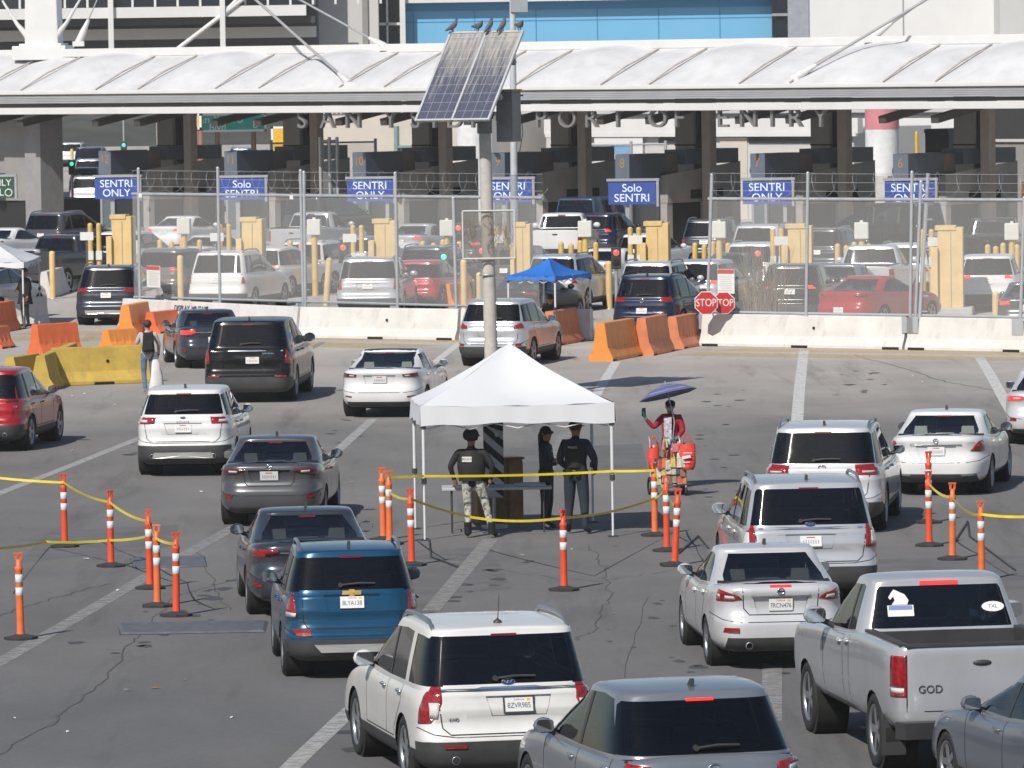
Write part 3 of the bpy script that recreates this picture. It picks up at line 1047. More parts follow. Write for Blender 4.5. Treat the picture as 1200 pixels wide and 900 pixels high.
def pickup(key, W, H, wb, ro, fo, **kw):
    d = dict(kind='pickup', W=W, H=H, wb=wb, ro=ro, fo=fo, n=14.0, ng=9.0, hwb=.93, hwr=.74, zf=.45, R=.40, tw=.28,
             ztop=[(-ro, H * .705), (.6, H * .705), (wb * .5, H * .66), (wb * .8, H * .65), (wb + fo - .2, H * .60), (wb + fo, H * .54)],
             yb_r=wb * .24, yr_r=wb * .24 + .2, yb_f=wb * .80, yr_f=wb * .53,
             sidewin=[(wb * .24 + .32, wb * .42, wb * .24 + .42, wb * .42), (wb * .44, wb * .70, wb * .44, wb * .58)],
             clad=0, bump=None, tail=[(.84, .86), (1.02, .86), (1.02, 1.24), (.84, 1.24)], wrap=.40, rw=(.80, .70), wiper=False, antenna=False,
             plate_z=.52, rear_glass=GL_M, gap=[(-.83, 1.34), (-.83, .72), (.83, .72), (.83, 1.34)], mir_z=.16, mir_out=.22, mir_size=1.25)
    d.update(kw)
    return car_kind(key, **d)
# ------------------------------------------------------------------ ground and road
def asphalt():
    m = bpy.data.materials.new('asphalt'); m.use_nodes = True
    t = m.node_tree; b = t.nodes['Principled BSDF']
    b.inputs['Roughness'].default_value = .88
    b.inputs['Specular IOR Level'].default_value = .35
    N = t.nodes.new; L = t.links.new
    tc = N('ShaderNodeTexCoord')
    def noise(sc, det=6, rough=.6, sx=1, sy=1, dist=0):
        mp = N('ShaderNodeMapping'); mp.inputs['Scale'].default_value = (sx, sy, 1)
        L(tc.outputs['Object'], mp.inputs[0])
        n = N('ShaderNodeTexNoise'); n.inputs['Scale'].default_value = sc; n.inputs['Detail'].default_value = det
        n.inputs['Roughness'].default_value = rough; n.inputs['Distortion'].default_value = dist
        L(mp.outputs[0], n.inputs['Vector']); return n.outputs[0]
    def rng(x, a, b_, c, d):
        r = N('ShaderNodeMapRange'); r.inputs[1].default_value = a; r.inputs[2].default_value = b_
        r.inputs[3].default_value = c; r.inputs[4].default_value = d; L(x, r.inputs[0]); return r.outputs[0]
    def mul(x, y):
        n = N('ShaderNodeMath'); n.operation = 'MULTIPLY'; L(x, n.inputs[0]); L(y, n.inputs[1]); return n.outputs[0]
    def mixc(f, a, c):
        n = N('ShaderNodeMix'); n.data_type = 'RGBA'
        L(f, n.inputs['Factor'])
        for i, q in ((6, a), (7, c)):
            if isinstance(q, tuple): n.inputs[i].default_value = (*q, 1)
            else: L(q, n.inputs[i])
        return n.outputs[2]
    big = noise(.035, 5, .55)
    med = noise(.28, 6, .65, 1.0, .45)
    fine = noise(9, 4, .7)
    grit = noise(70, 2, .6)
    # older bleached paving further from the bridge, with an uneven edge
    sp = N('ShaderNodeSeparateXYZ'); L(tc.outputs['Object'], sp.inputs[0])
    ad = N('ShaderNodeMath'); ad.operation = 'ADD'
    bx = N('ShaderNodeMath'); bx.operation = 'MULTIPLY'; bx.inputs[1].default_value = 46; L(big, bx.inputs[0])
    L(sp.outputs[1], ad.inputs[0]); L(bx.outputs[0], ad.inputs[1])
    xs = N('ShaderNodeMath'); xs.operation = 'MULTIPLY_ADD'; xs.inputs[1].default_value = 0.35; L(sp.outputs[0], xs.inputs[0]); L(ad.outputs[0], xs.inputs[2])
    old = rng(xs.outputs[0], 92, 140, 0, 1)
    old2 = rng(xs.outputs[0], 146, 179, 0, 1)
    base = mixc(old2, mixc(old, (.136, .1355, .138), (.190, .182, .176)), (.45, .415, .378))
    v = mul(mul(rng(med, .3, .72, .80, 1.18), rng(fine, .3, .7, .9, 1.1)), rng(grit, .3, .7, .86, 1.14))
    # dark oil drip trails along the lanes
    oil = noise(.55, 5, .7, 1.6, .12)
    ol = rng(oil, .54, .76, 1, .60)
    n = N('ShaderNodeMix'); n.data_type = 'RGBA'; n.blend_type = 'MULTIPLY'; n.inputs['Factor'].default_value = 1
    L(base, n.inputs[6]); L(mul(v, ol), n.inputs[7])
    L(n.outputs[2], b.inputs['Base Color'])
    bp = N('ShaderNodeBump'); bp.inputs['Strength'].default_value = .5; bp.inputs['Distance'].default_value = .01
    L(grit, bp.inputs['Height']); L(bp.outputs[0], b.inputs['Normal'])
    return m
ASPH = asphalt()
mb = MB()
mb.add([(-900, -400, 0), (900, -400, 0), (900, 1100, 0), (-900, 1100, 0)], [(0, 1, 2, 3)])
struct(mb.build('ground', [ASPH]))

def worn(name, col, wear=.5):
    """faded road paint: flakes away to the paving below"""
    m = bpy.data.materials.new(name); m.use_nodes = True
    t = m.node_tree; b = t.nodes['Principled BSDF']; b.inputs['Roughness'].default_value = .8
    b.inputs['Base Color'].default_value = (*col, 1)
    o = t.nodes['Material Output']
    tc = t.nodes.new('ShaderNodeTexCoord')
    a = t.nodes.new('ShaderNodeTexNoise'); a.inputs['Scale'].default_value = 5.5; a.inputs['Detail'].default_value = 8; a.inputs['Roughness'].default_value = .75
    t.links.new(tc.outputs['Object'], a.inputs['Vector'])
    r = t.nodes.new('ShaderNodeMapRange'); r.inputs[1].default_value = wear - .14; r.inputs[2].default_value = wear + .16; r.inputs[3].default_value = .9; r.inputs[4].default_value = .25
    t.links.new(a.outputs[0], r.inputs[0])
    tr = t.nodes.new('ShaderNodeBsdfTransparent'); mx = t.nodes.new('ShaderNodeMixShader')
    t.links.new(r.outputs[0], mx.inputs[0]); t.links.new(tr.outputs[0], mx.inputs[1]); t.links.new(b.outputs[0], mx.inputs[2])
    t.links.new(mx.outputs[0], o.inputs[0])
    return m
WLINE = worn('worn_white_paint', (.33, .325, .32), .50)
WLINE2 = worn('worn_white_paint_strong', (.42, .42, .41), .56)
WLINE3 = worn('worn_white_paint_bright', (.66, .65, .63), .60)
YLINE = worn('worn_yellow_paint', (.62, .42, .06), .62)

def strip(mb, pts, w, z=.004):
    n = len(pts); vs = []
    for i, p in enumerate(pts):
        d = (pts[min(i + 1, n - 1)] - pts[max(i - 1, 0)]); d.z = 0; d.normalize()
        s = Vector((d.y, -d.x, 0)) * w / 2
        vs += [p - s + Vector((0, 0, z)), p + s + Vector((0, 0, z))]
    mb.add(vs, [(2 * i, 2 * i + 1, 2 * i + 3, 2 * i + 2) for i in range(n - 1)])
def line(pix, w, m=WLINE, z=.004, name='lane_marking'):
    mb = MB(); strip(mb, [G(u, v) for u, v in pix], w, z)
    return struct(mb.build(name, [m]))
line([(-60, 602), (0, 578), (80, 547), (160, 515), (215, 492)], .22, WLINE2)
line([(-60, 812), (0, 776), (90, 724), (180, 671), (262, 625), (290, 609)], .25)
line([(330, 910), (352, 888), (405, 838), (425, 820)], .24, WLINE2)
line([(505, 716), (545, 668), (575, 632)], .26)
line([(628, 572), (645, 545), (662, 508)], .26)
line([(698, 464), (706, 450), (722, 424)], .24, WLINE3)
for a in ([(372, 546), (398, 526), (437, 491)], [(452, 470), (462, 458)], [(470, 452), (480, 446)], [(483, 443), (492, 436)], [(500, 432), (540, 401)]):
    line(a, .22, WLINE3 if a[0][1] < 460 else WLINE2)
line([(904, 845), (905, 780), (907, 735)], .25)
line([(934, 494), (937, 455), (942, 411)], .26, WLINE3)
line([(1148, 419), (1160, 438), (1180, 474), (1192, 495)], .26, WLINE3)
line([(344, 421), (362, 410), (378, 401)], .2)
# yellow hatching along the foot of the barriers
mb = MB()
def hatch(u0, v0, u1, v1, n, w):
    a, b = G(u0, v0), G(u1, v1); d = (b - a).normalized(); s = Vector((-d.y, d.x, 0))
    for i in range(n):
        c = a + (b - a) * ((i + .5) / n) + Vector((0, 0, .004)); h = (b - a).length / n * .17
        for q in (-1, 1):
            cc = c + s * q * w * .55
            mb.add([cc - d * h * 2 - s * w * .36, cc - s * w * .36, cc + d * h * 2 + s * w * .36, cc + s * w * .36], [(0, 1, 2, 3)])
hatch(340, 399, 535, 403, 24, 3.0); hatch(828, 412, 1230, 418, 46, 2.2); hatch(0, 393, 160, 394, 18, 3.0); hatch(655, 402, 700, 404, 7, 3.0)
struct(mb.build('hatch_marking', [YLINE]))
# cracks, seams and patches in the paving
CRK = mat('crack_filler', (.065, .063, .062), .9, var=.3, scale=5)
mb = MB()
def crack(pix, w, jit=.05):
    P = [G(u, v) for u, v in pix]; out = []
    for i in range(len(P) - 1):
        for k in range(10):
            q = P[i].lerp(P[i + 1], k / 10); q += Vector((random.uniform(-jit, jit), random.uniform(-jit, jit) * 3, 0)); out.append(q)
    out.append(P[-1]); strip(mb, out, w, .003)
crack([(0, 884), (60, 848), (120, 800), (158, 748)], .022)
crack([(158, 748), (206, 700), (300, 672)], .014)
crack([(672, 752), (700, 735), (716, 700), (708, 665), (690, 640)], .018, .07)
crack([(600, 672), (700, 682), (790, 668)], .013)
crack([(500, 655), (560, 668), (640, 672)], .013)
crack([(1000, 416), (1060, 432), (1110, 448), (1180, 460)], .03)
crack([(0, 722), (60, 702), (130, 684)], .02)
crack([(640, 900), (720, 820), (760, 700)], .010)
crack([(230, 640), (254, 690), (270, 715)], .014)
struct(mb.build('road_cracks', [CRK]))
PATCH = mat('tar_patch', (.062, .063, .070), .8, var=.25, scale=2)
mb = MB()
for q in ([(138, 731), (315, 728), (310, 741), (140, 744)], [(152, 654), (240, 652), (243, 664), (156, 666)]):
    mb.add([G(u, v, .0025) for u, v in q], [(0, 1, 2, 3)])
struct(mb.build('road_patch', [PATCH]))
mb = MB()
for q in ([(420, 700), (600, 690), (575, 640), (450, 648)], [(690, 900), (900, 900), (880, 800), (700, 812)], [(560, 560), (760, 552), (752, 520), (590, 526)], [(1010, 700), (1200, 690), (1200, 650), (1030, 655)], [(20, 660), (200, 640), (210, 615), (60, 622)]):
    mb.add([G(u, v, .0018) for u, v in q], [(0, 1, 2, 3)])
struct(mb.build('resurfaced_patch', [mat('resurfaced_patch', (.128, .127, .130), .9, var=.22, scale=1.2)]))
# dark oil drips along the middle of each lane
OILM = mat('oil_stain', (.062, .061, .061), .55, var=.3, scale=4)
mb = MB(); random.seed(5)
for (ua, va, ub, vb, n) in ((150, 760, 330, 640, 26), (430, 860, 590, 650, 34), (760, 870, 800, 690, 24), (820, 600, 850, 440, 22), (90, 560, 230, 500, 18), (330, 560, 470, 450, 24), (1030, 470, 1010, 420, 14), (560, 470, 640, 420, 12), (980, 860, 985, 720, 16)):
    A, B = G(ua, va), G(ub, vb)
    for k in range(n):
        c = A.lerp(B, random.random()) + Vector((random.gauss(0, .35), random.gauss(0, .8), .0032)); r = random.uniform(.03, .16) * random.uniform(.5, 1)
        ph = random.uniform(0, 6)
        mb.add([c + Vector((r * math.cos(a) * (1 + .3 * math.sin(3 * a + ph)), r * 1.8 * math.sin(a) * (1 + .25 * math.sin(2 * a + ph)), 0)) for a in np.linspace(0, 2 * math.pi, 13)[:-1]], [tuple(range(12))])
struct(mb.build('oil_stains', [OILM]))
RUBT = mat('cable_ramp', (.105, .11, .13), .6, var=.25, scale=6)
# scraps of litter: each a crumpled flake lying on the road
LIT = mat('paper_scrap', (.6, .59, .56), .8)
LIT2 = mat('leaf_scrap', (.20, .13, .06), .9)
for (u, v, c) in [(16, 843, 0), (80, 859, 0), (272, 842, 0), (150, 810, 0), (217, 798, 1), (138, 693, 0), (101, 656, 0), (236, 577, 0), (100, 462, 0), (85, 465, 0), (85, 529, 0), (135, 475, 0), (660, 640, 0), (670, 645, 0), (612, 652, 0), (1071, 441, 0), (1081, 448, 0), (1036, 417, 0), (668, 603, 0), (720, 640, 1), (412, 566, 0), (540, 655, 1), (182, 807, 1), (24, 620, 0), (990, 700, 1), (718, 720, 1), (1040, 742, 0)]:
    mb = MB(); s = random.uniform(.025, .065); a = random.uniform(0, 3)
    mb.add([(s * math.cos(a + t), .6 * s * math.sin(a + t), random.uniform(.008, .035)) for t in (0, 1.3, 2.4, 3.6, 5.0)] + [(0, 0, .03)], [(i, (i + 1) % 5, 5) for i in range(5)])
    tag(mb.build('litter', [LIT2 if c else LIT], loc=G(u, v)), 'scrap of brown leaf or card lying on the asphalt' if c else 'small pale scrap of paper litter lying on the asphalt', 'litter', 'brown scraps on the road' if c else 'paper scraps on the road', 'thing')

# ------------------------------------------------------------------ gate canopy
WHITE = mat('white_steel', (.66, .66, .65), .45, var=.06, scale=.8)
FABRIC = mat('canopy_fabric', (.60, .60, .61), .75, var=.10, scale=.9, scuff=.28, scol=(.33, .31, .29), sscale=.9)
GUTTER = mat('grey_fascia', (.30, .30, .31), .5, var=.08, scale=.7)
DKSTEEL = mat('dark_steel', (.06, .055, .05), .6, var=.2)
RIBM = mat('rib_rust_stain', (.46, .41, .36), .7, var=.25, scale=3)
COLM = mat('column_cladding', (.27, .262, .255), .6, var=.12, scale=1.2)
COLM2 = mat('column_concrete', (.42, .37, .33), .8, var=.18, scale=1.5)
CONC = mat('concrete', (.42, .41, .39), .85, var=.15, scale=1.4, bump=.2)
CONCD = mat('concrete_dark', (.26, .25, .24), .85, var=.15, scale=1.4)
BEIGE = mat('beige_wall', (.55, .51, .45), .8, var=.08, scale=.5)
LGREY = mat('light_grey_wall', (.52, .52, .51), .7, var=.06, scale=.4)
PWHITE = mat('white_wall', (.68, .68, .675), .6, var=.05, scale=.4)
BOOTHB = mat('booth_slate_blue', (.055, .075, .105), .4, var=.08)
BOOTHB2 = mat('booth_slate_front', (.12, .15, .19), .4, var=.08)
BOOTHG = mat('booth_panel', (.36, .34, .325), .6, var=.14, scale=1.5)
BOOTHW = mat('booth_brown', (.17, .135, .12), .6, var=.1)
BGLASS = mat('booth_glass', (.10, .125, .135), .12, var=.15, scale=.6, coat=.5)
GALV = mat('galvanised', (.42, .44, .46), .45, metal=.5, var=.08, scale=4)
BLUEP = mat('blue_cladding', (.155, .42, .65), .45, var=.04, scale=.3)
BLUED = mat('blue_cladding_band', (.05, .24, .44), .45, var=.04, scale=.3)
DGLASS = mat('dark_window', (.015, .022, .03), .08, var=.2, scale=.3, coat=.6)
AL, AR = gpx(-160, 126)[0], gpx(1330, 122)[0]
gz = lambda v, b=0.0: gpx(741, v, b)[1]
can = thing('canopy', 'long white fabric roof canopy spanning the inspection lanes', 'canopy', gp(0, 0, 0), -ALPHA)
def bar(mb, a0, a1, b0, b1, z0, z1, mi=0):
    mb.box(((a0 + a1) / 2, (b0 + b1) / 2, (z0 + z1) / 2), (a1 - a0, b1 - b0, z1 - z0), mi)
mb = MB(); bar(mb, AL, AR, 0, .35, gz(130), gz(121.5))
mb.build('front_beam', [WHITE], can, bevel=.02)
mb = MB(); bar(mb, AL, AR, .15, .5, gz(121.5) + .02, gz(116) - .02)
mb.build('shadow_gap', [DKSTEEL], can)
mb = MB()
za, zb_ = gz(116), gz(105)
mb.add([(AL, .0, za), (AR, .0, za), (AR, .35, zb_), (AL, .35, zb_), (AL, .6, za), (AR, .6, za)], [(0, 1, 2, 3), (1, 0, 4, 5), (3, 2, 5, 4)])
for i in range(5): bar(mb, AL, AR, .0 + i * .07 - .02, .02 + i * .07, za + (zb_ - za) * i / 5, za + (zb_ - za) * (i + .2) / 5)
mb.build('gutter_fascia', [GUTTER], can)
mb = MB(); bar(mb, AL, AR, .2, .6, gz(105) + .003, gz(100))
mb.build('roof_edge', [WHITE], can, bevel=.03)
BT = 4.2
ztop_b = gz(56, BT); zbot_b = gz(100)
mb = MB(); bar(mb, AL, AR, BT, BT + .5, ztop_b - .05, gz(47, BT))
mb.build('ridge_beam', [WHITE], can, bevel=.03)
# bellied fabric panels between pairs of ribs
ribs_a = []
per = (gpx(1097, 95, .5)[0] - gpx(162, 101, .5)[0]) / 6.0
a0 = gpx(162, 101, .5)[0]
wide, nar = per * .645, per * .355
k0 = int(math.floor((AL - a0) / per)) - 1
edges = []
for k in range(k0, k0 + 16):
    e = a0 + k * per
    edges += [e, e + wide]
for i in range(len(edges) - 1):
    x0, x1 = edges[i], edges[i + 1]
    if x1 < AL or x0 > AR: continue
    mb = MB(); nx, ny = 12, 10; vs = []
    big = (x1 - x0) > per * .5
    for j in range(ny + 1):
        for q in range(nx + 1):
            s, t = q / nx, j / ny
            top = .22 * math.sin(math.pi * s) if big else .05 * math.sin(math.pi * s)
            z = zbot_b + (ztop_b - .1 - zbot_b) * t + (.38 if big else .18) * math.sin(math.pi * s) * math.sin(math.pi * min(1, t * 1.05)) + top * t
            vs.append((x0 + (x1 - x0) * s, .45 + (BT - .45) * t, z))
    mb.add(vs, [(j * (nx + 1) + q, j * (nx + 1) + q + 1, (j + 1) * (nx + 1) + q + 1, (j + 1) * (nx + 1) + q) for j in range(ny) for q in range(nx)], 0, True)
    mb.build('fabric_panel', [FABRIC], can)
mbr = MB(); mbs = MB()
for e in edges:
    if AL < e < AR:
        mbr.tube([(e, .45, zbot_b + .04), (e, BT * .5, (zbot_b + ztop_b) / 2 + .02), (e, BT, ztop_b - .04)], .03, 6)
        mbr_ = MB(); mbr_.tube([(e, .45, zbot_b + .04), (e, BT * .5, (zbot_b + ztop_b) / 2 + .02), (e, BT, ztop_b - .04)], .034, 6)
        mbr_.build('rib', [RIBM], can)
        s_ = MB(); s_.box((e, 2.3, zbot_b - 1.1), (.35, 3.9, .28), 0, rot=Matrix.Rotation(.16, 4, 'X'))
        s_.build('raking_strut', [DKSTEEL], can)
mb = MB(); bar(mb, AL, AR, BT + .5, 14.2, ztop_b - .25, ztop_b - .12)
mb.build('roof_deck', [WHITE, DKSTEEL], can)
mb = MB(); bar(mb, AL, AR, .6, 14.0, gz(105) - .1, gz(105) - .06)
mb.build('soffit', [mat('soffit_pale', (.5, .49, .48), .8)], can)
mb = MB(); bar(mb, AL, AR, 14.1, 14.4, gz(116), ztop_b)
mb.build('rear_fascia', [WHITE], can)
# hung letters, one solid letter at a time
LET = mat('steel_letters', (.21, .21, .21), .45, metal=.2, var=.1)
for ch, u in (('S', 355), ('A', 385), ('N', 415), ('Y', 459), ('S', 488), ('I', 510), ('D', 534), ('R', 560), ('O', 590), ('P', 635), ('O', 666), ('R', 694), ('T', 725), ('O', 772), ('F', 797), ('E', 848), ('N', 878), ('T', 906), ('R', 933), ('Y', 963)):
    a, zc = gpx(u, 141 - (u - 355) * .0035, .3)
    mb = MB()
    mb.text(ch, 1.06, Matrix.Rotation(math.pi / 2, 4, 'X'), 0, thick=.16, sx=1.15)
    mb.box((0, -.04, .5), (.03, .03, .42), 0)
    mb.build('letter', [LET], can, loc=(a, .35, zc))

# ------------------------------------------------------------------ booths
SX = [137, 284, 434, 596, 741, 899, 1066]
SB = [233, 234, 236, 237, 239.5, 239, 240]
NUM = ['12', '11', '10', '9', '8', '7', '6']
TXT = ['SENTRI\nONLY', 'Solo\nSENTRI', 'SENTRI\nONLY', 'SENTRI\nONLY', 'Solo\nSENTRI', 'SENTRI\nONLY', 'SENTRI\nONLY']
SIGNB = mat('sign_blue', (.040, .078, .33), .5, var=.12, scale=5)
SIGNT = mat('sign_lit_letters', (.55, .62, .95), .5, var=0, emit=(.60, .68, 1.0), estr=.55)
NUMM = mat('number_amber', (.42, .22, .07), .6, var=.1)
REDL = mat('signal_red', (.5, .02, .02), .3, var=0, emit=(1, .10, .07), estr=1.6)
GRNL = mat('signal_green', (.02, .4, .3), .3, var=0, emit=(.05, 1, .6), estr=1.3)
YEL = mat('yellow_paint', (.62, .42, .13), .6, var=.14, scale=3)
CREAM = mat('cream_paint', (.68, .49, .22), .65, var=.12, scale=2.5)
OFFW = mat('offwhite_box', (.66, .66, .60), .6, var=.08, scale=4)
ANUM = [gpx(u, SB[i], -2)[0] for i, u in enumerate(SX)]
da = (ANUM[-1] - ANUM[0]) / 6
LANEWORDS = {'12': 'far left', '11': 'second', '10': 'third', '9': 'fourth', '8': 'fifth', '7': 'sixth', '6': 'seventh'}
for i in range(7):
    ac = ANUM[i]
    # message sign on its own post in front of the booth
    s = thing('lane_sign', {0: 'blue lit lane sign SENTRI ONLY in front of booth 12', 1: 'blue lit lane sign Solo SENTRI in front of booth 11', 2: 'blue lit lane sign SENTRI ONLY in front of booth 10',
              3: 'blue lit lane sign SENTRI ONLY half hidden behind the solar panel pole', 4: 'blue lit lane sign Solo SENTRI in front of booth 8', 5: 'blue lit lane sign SENTRI ONLY in front of booth 7', 6: 'blue lit lane sign SENTRI ONLY in front of booth 6'}[i],
              'lane sign', gp(ac, -2, 0), -.10, 'lane message signs')
    P = gp(ac, -2); sc_ = P.y / 7000.0
    zbt = gpx(SX[i], SB[i], -2)[1]
    wd, ht = (1.86), .90
    mb = MB(); mb.box((0, 0, zbt + ht / 2), (wd, .16, ht), 0)
    mb.build('sign_face', [SIGNB], s)
    mb = MB(); l1, l2 = TXT[i].split('\n')
    mb.text(l1, .44, Matrix.Translation((0, -.085, zbt + .63)) @ Matrix.Rotation(math.pi / 2, 4, 'X'), 0, thick=.01, sx=1.0)
    mb.text(l2, .44, Matrix.Translation((0, -.085, zbt + .24)) @ Matrix.Rotation(math.pi / 2, 4, 'X'), 0, thick=.01, sx=1.0)
    mb.build('sign_lettering', [SIGNT], s)
    mb = MB(); mb.box((.04, .02, zbt + ht + .06), (wd + .2, .3, .1), 0); mb.box((wd / 2 + .07, .02, zbt + ht / 2 - .03), (.1, .26, ht + .12), 0)
    mb.build('sign_frame', [GALV], s)
    mb = MB(); mb.box((wd / 2 - .25, .12, zbt / 2), (.14, .14, zbt), 0) if i % 3 == 2 else mb.box((-.2, .12, zbt / 2), (.16, .16, zbt), 0)
    mb.build('sign_post', [GALV], s)
    # booth, long axis into the gate
    b = thing('booth', 'dark inspection booth numbered %s in amber under the canopy' % NUM[i], 'booth', gp(gpx(SX[i] - 21 + i * .3, 200, 1.6)[0], 1.6, 0), -ALPHA, 'inspection booths')
    z0 = gpx(SX[i] - 10, SB[i] - 28.5, 1.6)[1]; z1 = z0 + 1.02
    mb = MB(); bar(mb, 0, .72, 0, 2.3, z0, z1); mb.build('header_box', [BOOTHB], b, bevel=.015)
    mb = MB(); bar(mb, .0, .72, -.012, -.002, z0 + .01, z1 - .01); mb.build('header_front', [BOOTHB2], b)
    mb = MB(); mb.text(NUM[i], .52, Matrix.Translation((.36, -.018, z0 + .64)) @ Matrix.Rotation(math.pi / 2, 4, 'X'), 0, thick=.008); mb.build('booth_number', [NUMM], b)
    mb = MB(); bar(mb, .1, .72, 2.303, 3.1, z0 - .1, z1 - .05); mb.build('header_panel', [BOOTHW], b)
    mb = MB(); bar(mb, .05, 1.1, 3.103, 6.6, z0 + .55, z1 + .12); mb.build('header_rear', [BOOTHB], b)
    # canted grey wall
    mb = MB()
    zt0, zt1 = z0 + .18, z0 + .62
    A = [(.74, 2.2), (1.5, 2.6), (1.5, 6.9), (.0, 6.9), (.0, 2.2)]
    def slab(zl, fz, mi, dx0, dx1, y0, y1):
        pass
    mb.add([(0, 2.0, 1.72), (1.05, 2.0, 1.72), (1.05, 6.8, 1.72), (0, 6.8, 1.72), (0, 2.0, z0 - .02), (1.05, 2.0, zt0), (1.05, 6.8, zt1), (0, 6.8, z0 - .02)],
           [(0, 3, 2, 1), (4, 5, 6, 7), (0, 1, 5, 4), (1, 2, 6, 5), (2, 3, 7, 6), (3, 0, 4, 7)])
    mb.build('upper_panel', [BOOTHG], b, bevel=.02)
    mb = MB()
    for y0_, y1_ in ((2.0, 2.35), (4.3, 4.62), (6.3, 6.8)): bar(mb, .3, 1.02, y0_, y1_, 0, 1.72)
    mb.build('booth_pier', [BOOTHG], b)
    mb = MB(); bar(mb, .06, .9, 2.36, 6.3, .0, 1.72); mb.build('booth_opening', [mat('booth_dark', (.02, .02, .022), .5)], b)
    mb = MB(); bar(mb, 1.053, 1.075, 3.5, 5.6, 1.86, 2.22); mb.build('louvre', [UNDER], b)
    mb = MB(); bar(mb, 0, .7, .1, 1.9, .55, z0 - .02); mb.build('booth_glass', [BGLASS], b)
    mb = MB(); bar(mb, -.02, .74, .06, 1.95, 0, .55); bar(mb, -.02, .1, .06, .16, .55, z0 - .02); bar(mb, .62, .74, .06, .16, .55, z0 - .02); mb.build('booth_base', [GALV], b)
    mb = MB(); mb.ico((-.12, .3, z0 + .35), .22, 0, 2, (.5, .7, 1.1)); mb.build('camera_dome', [UNDER], b)
    # columns carrying the canopy behind each booth
    c1 = thing('canopy_column', {0: 'wide dark clad column behind booth 12', 1: 'wide dark clad column behind booth 11', 2: 'wide dark clad column behind booth 10', 3: 'wide dark clad column behind booth 9', 4: 'wide dark clad column behind booth 8', 5: 'wide dark clad column behind booth 7', 6: 'wide dark clad column behind booth 6'}[i], 'column', gp(gpx(SX[i] + 47 + i * .8, 160, 7.2)[0], 7.2, 0), -ALPHA, 'wide canopy columns')
    mb = MB(); bar(mb, 0, .95, 0, 1.1, 0, gz(105) - .1); mb.build('column_shaft', [COLM], c1)
    mb = MB(); bar(mb, .952, 1.0, .2, .9, 0, gz(105) - .12); bar(mb, -.02, .97, -.02, .1, 3.95, 4.0); mb.build('column_joint', [UNDER], c1)
    c2 = thing('canopy_post', 'slim concrete canopy post beside booth %s' % NUM[i], 'column', gp(gpx(SX[i] + 78 + i * .8, 160, 5.6)[0], 5.6, 0), -ALPHA, 'slim canopy posts')
    mb = MB(); bar(mb, 0, .42, 0, .42, 0, gz(105) - .1); mb.build('post_shaft', [COLM2], c2)
    mb = MB(); bar(mb, -.06, .48, -.06, .48, 0, .5); mb.build('post_foot', [CONCD], c2)
# the big left hand booth block at the frame edge
b = thing('booth', 'large dark booth block at the left end of the gate', 'booth', gp(gpx(30, 240, 2)[0] - 3.2, 2, 0), -ALPHA)
mb = MB(); bar(mb, 0, 3.3, 0, 1.0, 1.7, 5.2); mb.build('upper_panel', [COLM], b)
mb = MB(); bar(mb, .2, 3.2, .1, 5.0, 0, 1.7); mb.build('booth_opening', [MATS['booth_dark']], b)
mb = MB(); bar(mb, 1.2, 2.0, -.4, .0, 1.72, 2.9); bar(mb, 0, .6, -.6, -.003, 1.72, 2.6); mb.build('header_box', [BOOTHB2], b)
mb = MB(); bar(mb, 3.4, 4.35, -.2, 1.2, 0, gz(105) - .1); mb.build('column_shaft', [mat('left_column', (.28, .27, .28), .6)], b)
s = thing('lane_sign', 'green lane sign with a wheel symbol cut by the left edge', 'lane sign', gp(gpx(-6, 233, -2)[0], -2, 0), -.1)
zbt = gpx(0, 232, -2)[1]
mb = MB(); mb.box((0, 0, zbt + .45), (1.7, .14, .9)); mb.build('sign_face', [mat('sign_green_dark', (.02, .075, .05), .5)], s)
mb = MB(); mb.text('ONLY', .40, Matrix.Translation((.20, -.075, zbt + .64)) @ Matrix.Rotation(math.pi / 2, 4, 'X'), 0, thick=.01)
mb.text('L', .44, Matrix.Translation((.30, -.075, zbt + .23)) @ Matrix.Rotation(math.pi / 2, 4, 'X'), 0, thick=.01)
mb.tube([Vector((.62 + .15 * math.cos(a), -.09, zbt + .22 + .15 * math.sin(a))) for a in np.linspace(0, 6.28, 15)], .025, 5)
mb.build('sign_lettering', [mat('sign_white_text', (.75, .78, .76), .5, var=0)], s)
mb = MB(); mb.box((.0, .02, zbt + .95), (1.9, .2, .1)); mb.box((.92, .02, zbt + .45), (.1, .2, .96)); mb.build('sign_frame', [GALV], s)

# ------------------------------------------------------------------ what stands behind the gate
def wallbox(name, label, cat, u0, u1, v0, b, m, depth=3.0, group=None, z0=0.0, rz=-ALPHA, kidsf=None, vb=None):
    a_0, zt = gpx(u0, v0, b); a_1, _ = gpx(u1, v0, b)
    zb0 = 0.0 if vb is None else gpx((u0 + u1) / 2, vb, b)[1]
    t = thing(name, label, cat, gp(a_0, b, 0), rz, group)
    mb = MB(); mb.box(((a_1 - a_0) / 2, depth / 2, (zt + zb0) / 2), (a_1 - a_0, depth, zt - zb0)); mb.build('wall', [m], t)
    return t, a_1 - a_0, zt
t, wd, zt = wallbox('office_building', 'pale grey building with posters seen through the lanes between booths 9 and 7', 'building', 650, 1000, 151, 34, LGREY, 6)
mb = MB()
for x0, x1, zz0, zz1 in ((.36, .48, 4.1, 5.6), (.66, .76, 4.1, 5.6), (.76, .995, 4.1, 5.4)): mb.box((wd * (x0 + x1) / 2, -.04, (zz0 + zz1) / 2 - .6), (wd * (x1 - x0), .08, zz1 - zz0))
mb.build('window', [DGLASS], t)
mb = MB(); mb.box((wd / 2, -.06, zt + .1), (wd * 1.05, .4, .7)); mb.box((wd / 2, -.2, zt - .28), (wd * 1.04, .2, .2)); mb.build('cornice', [WHITE], t)
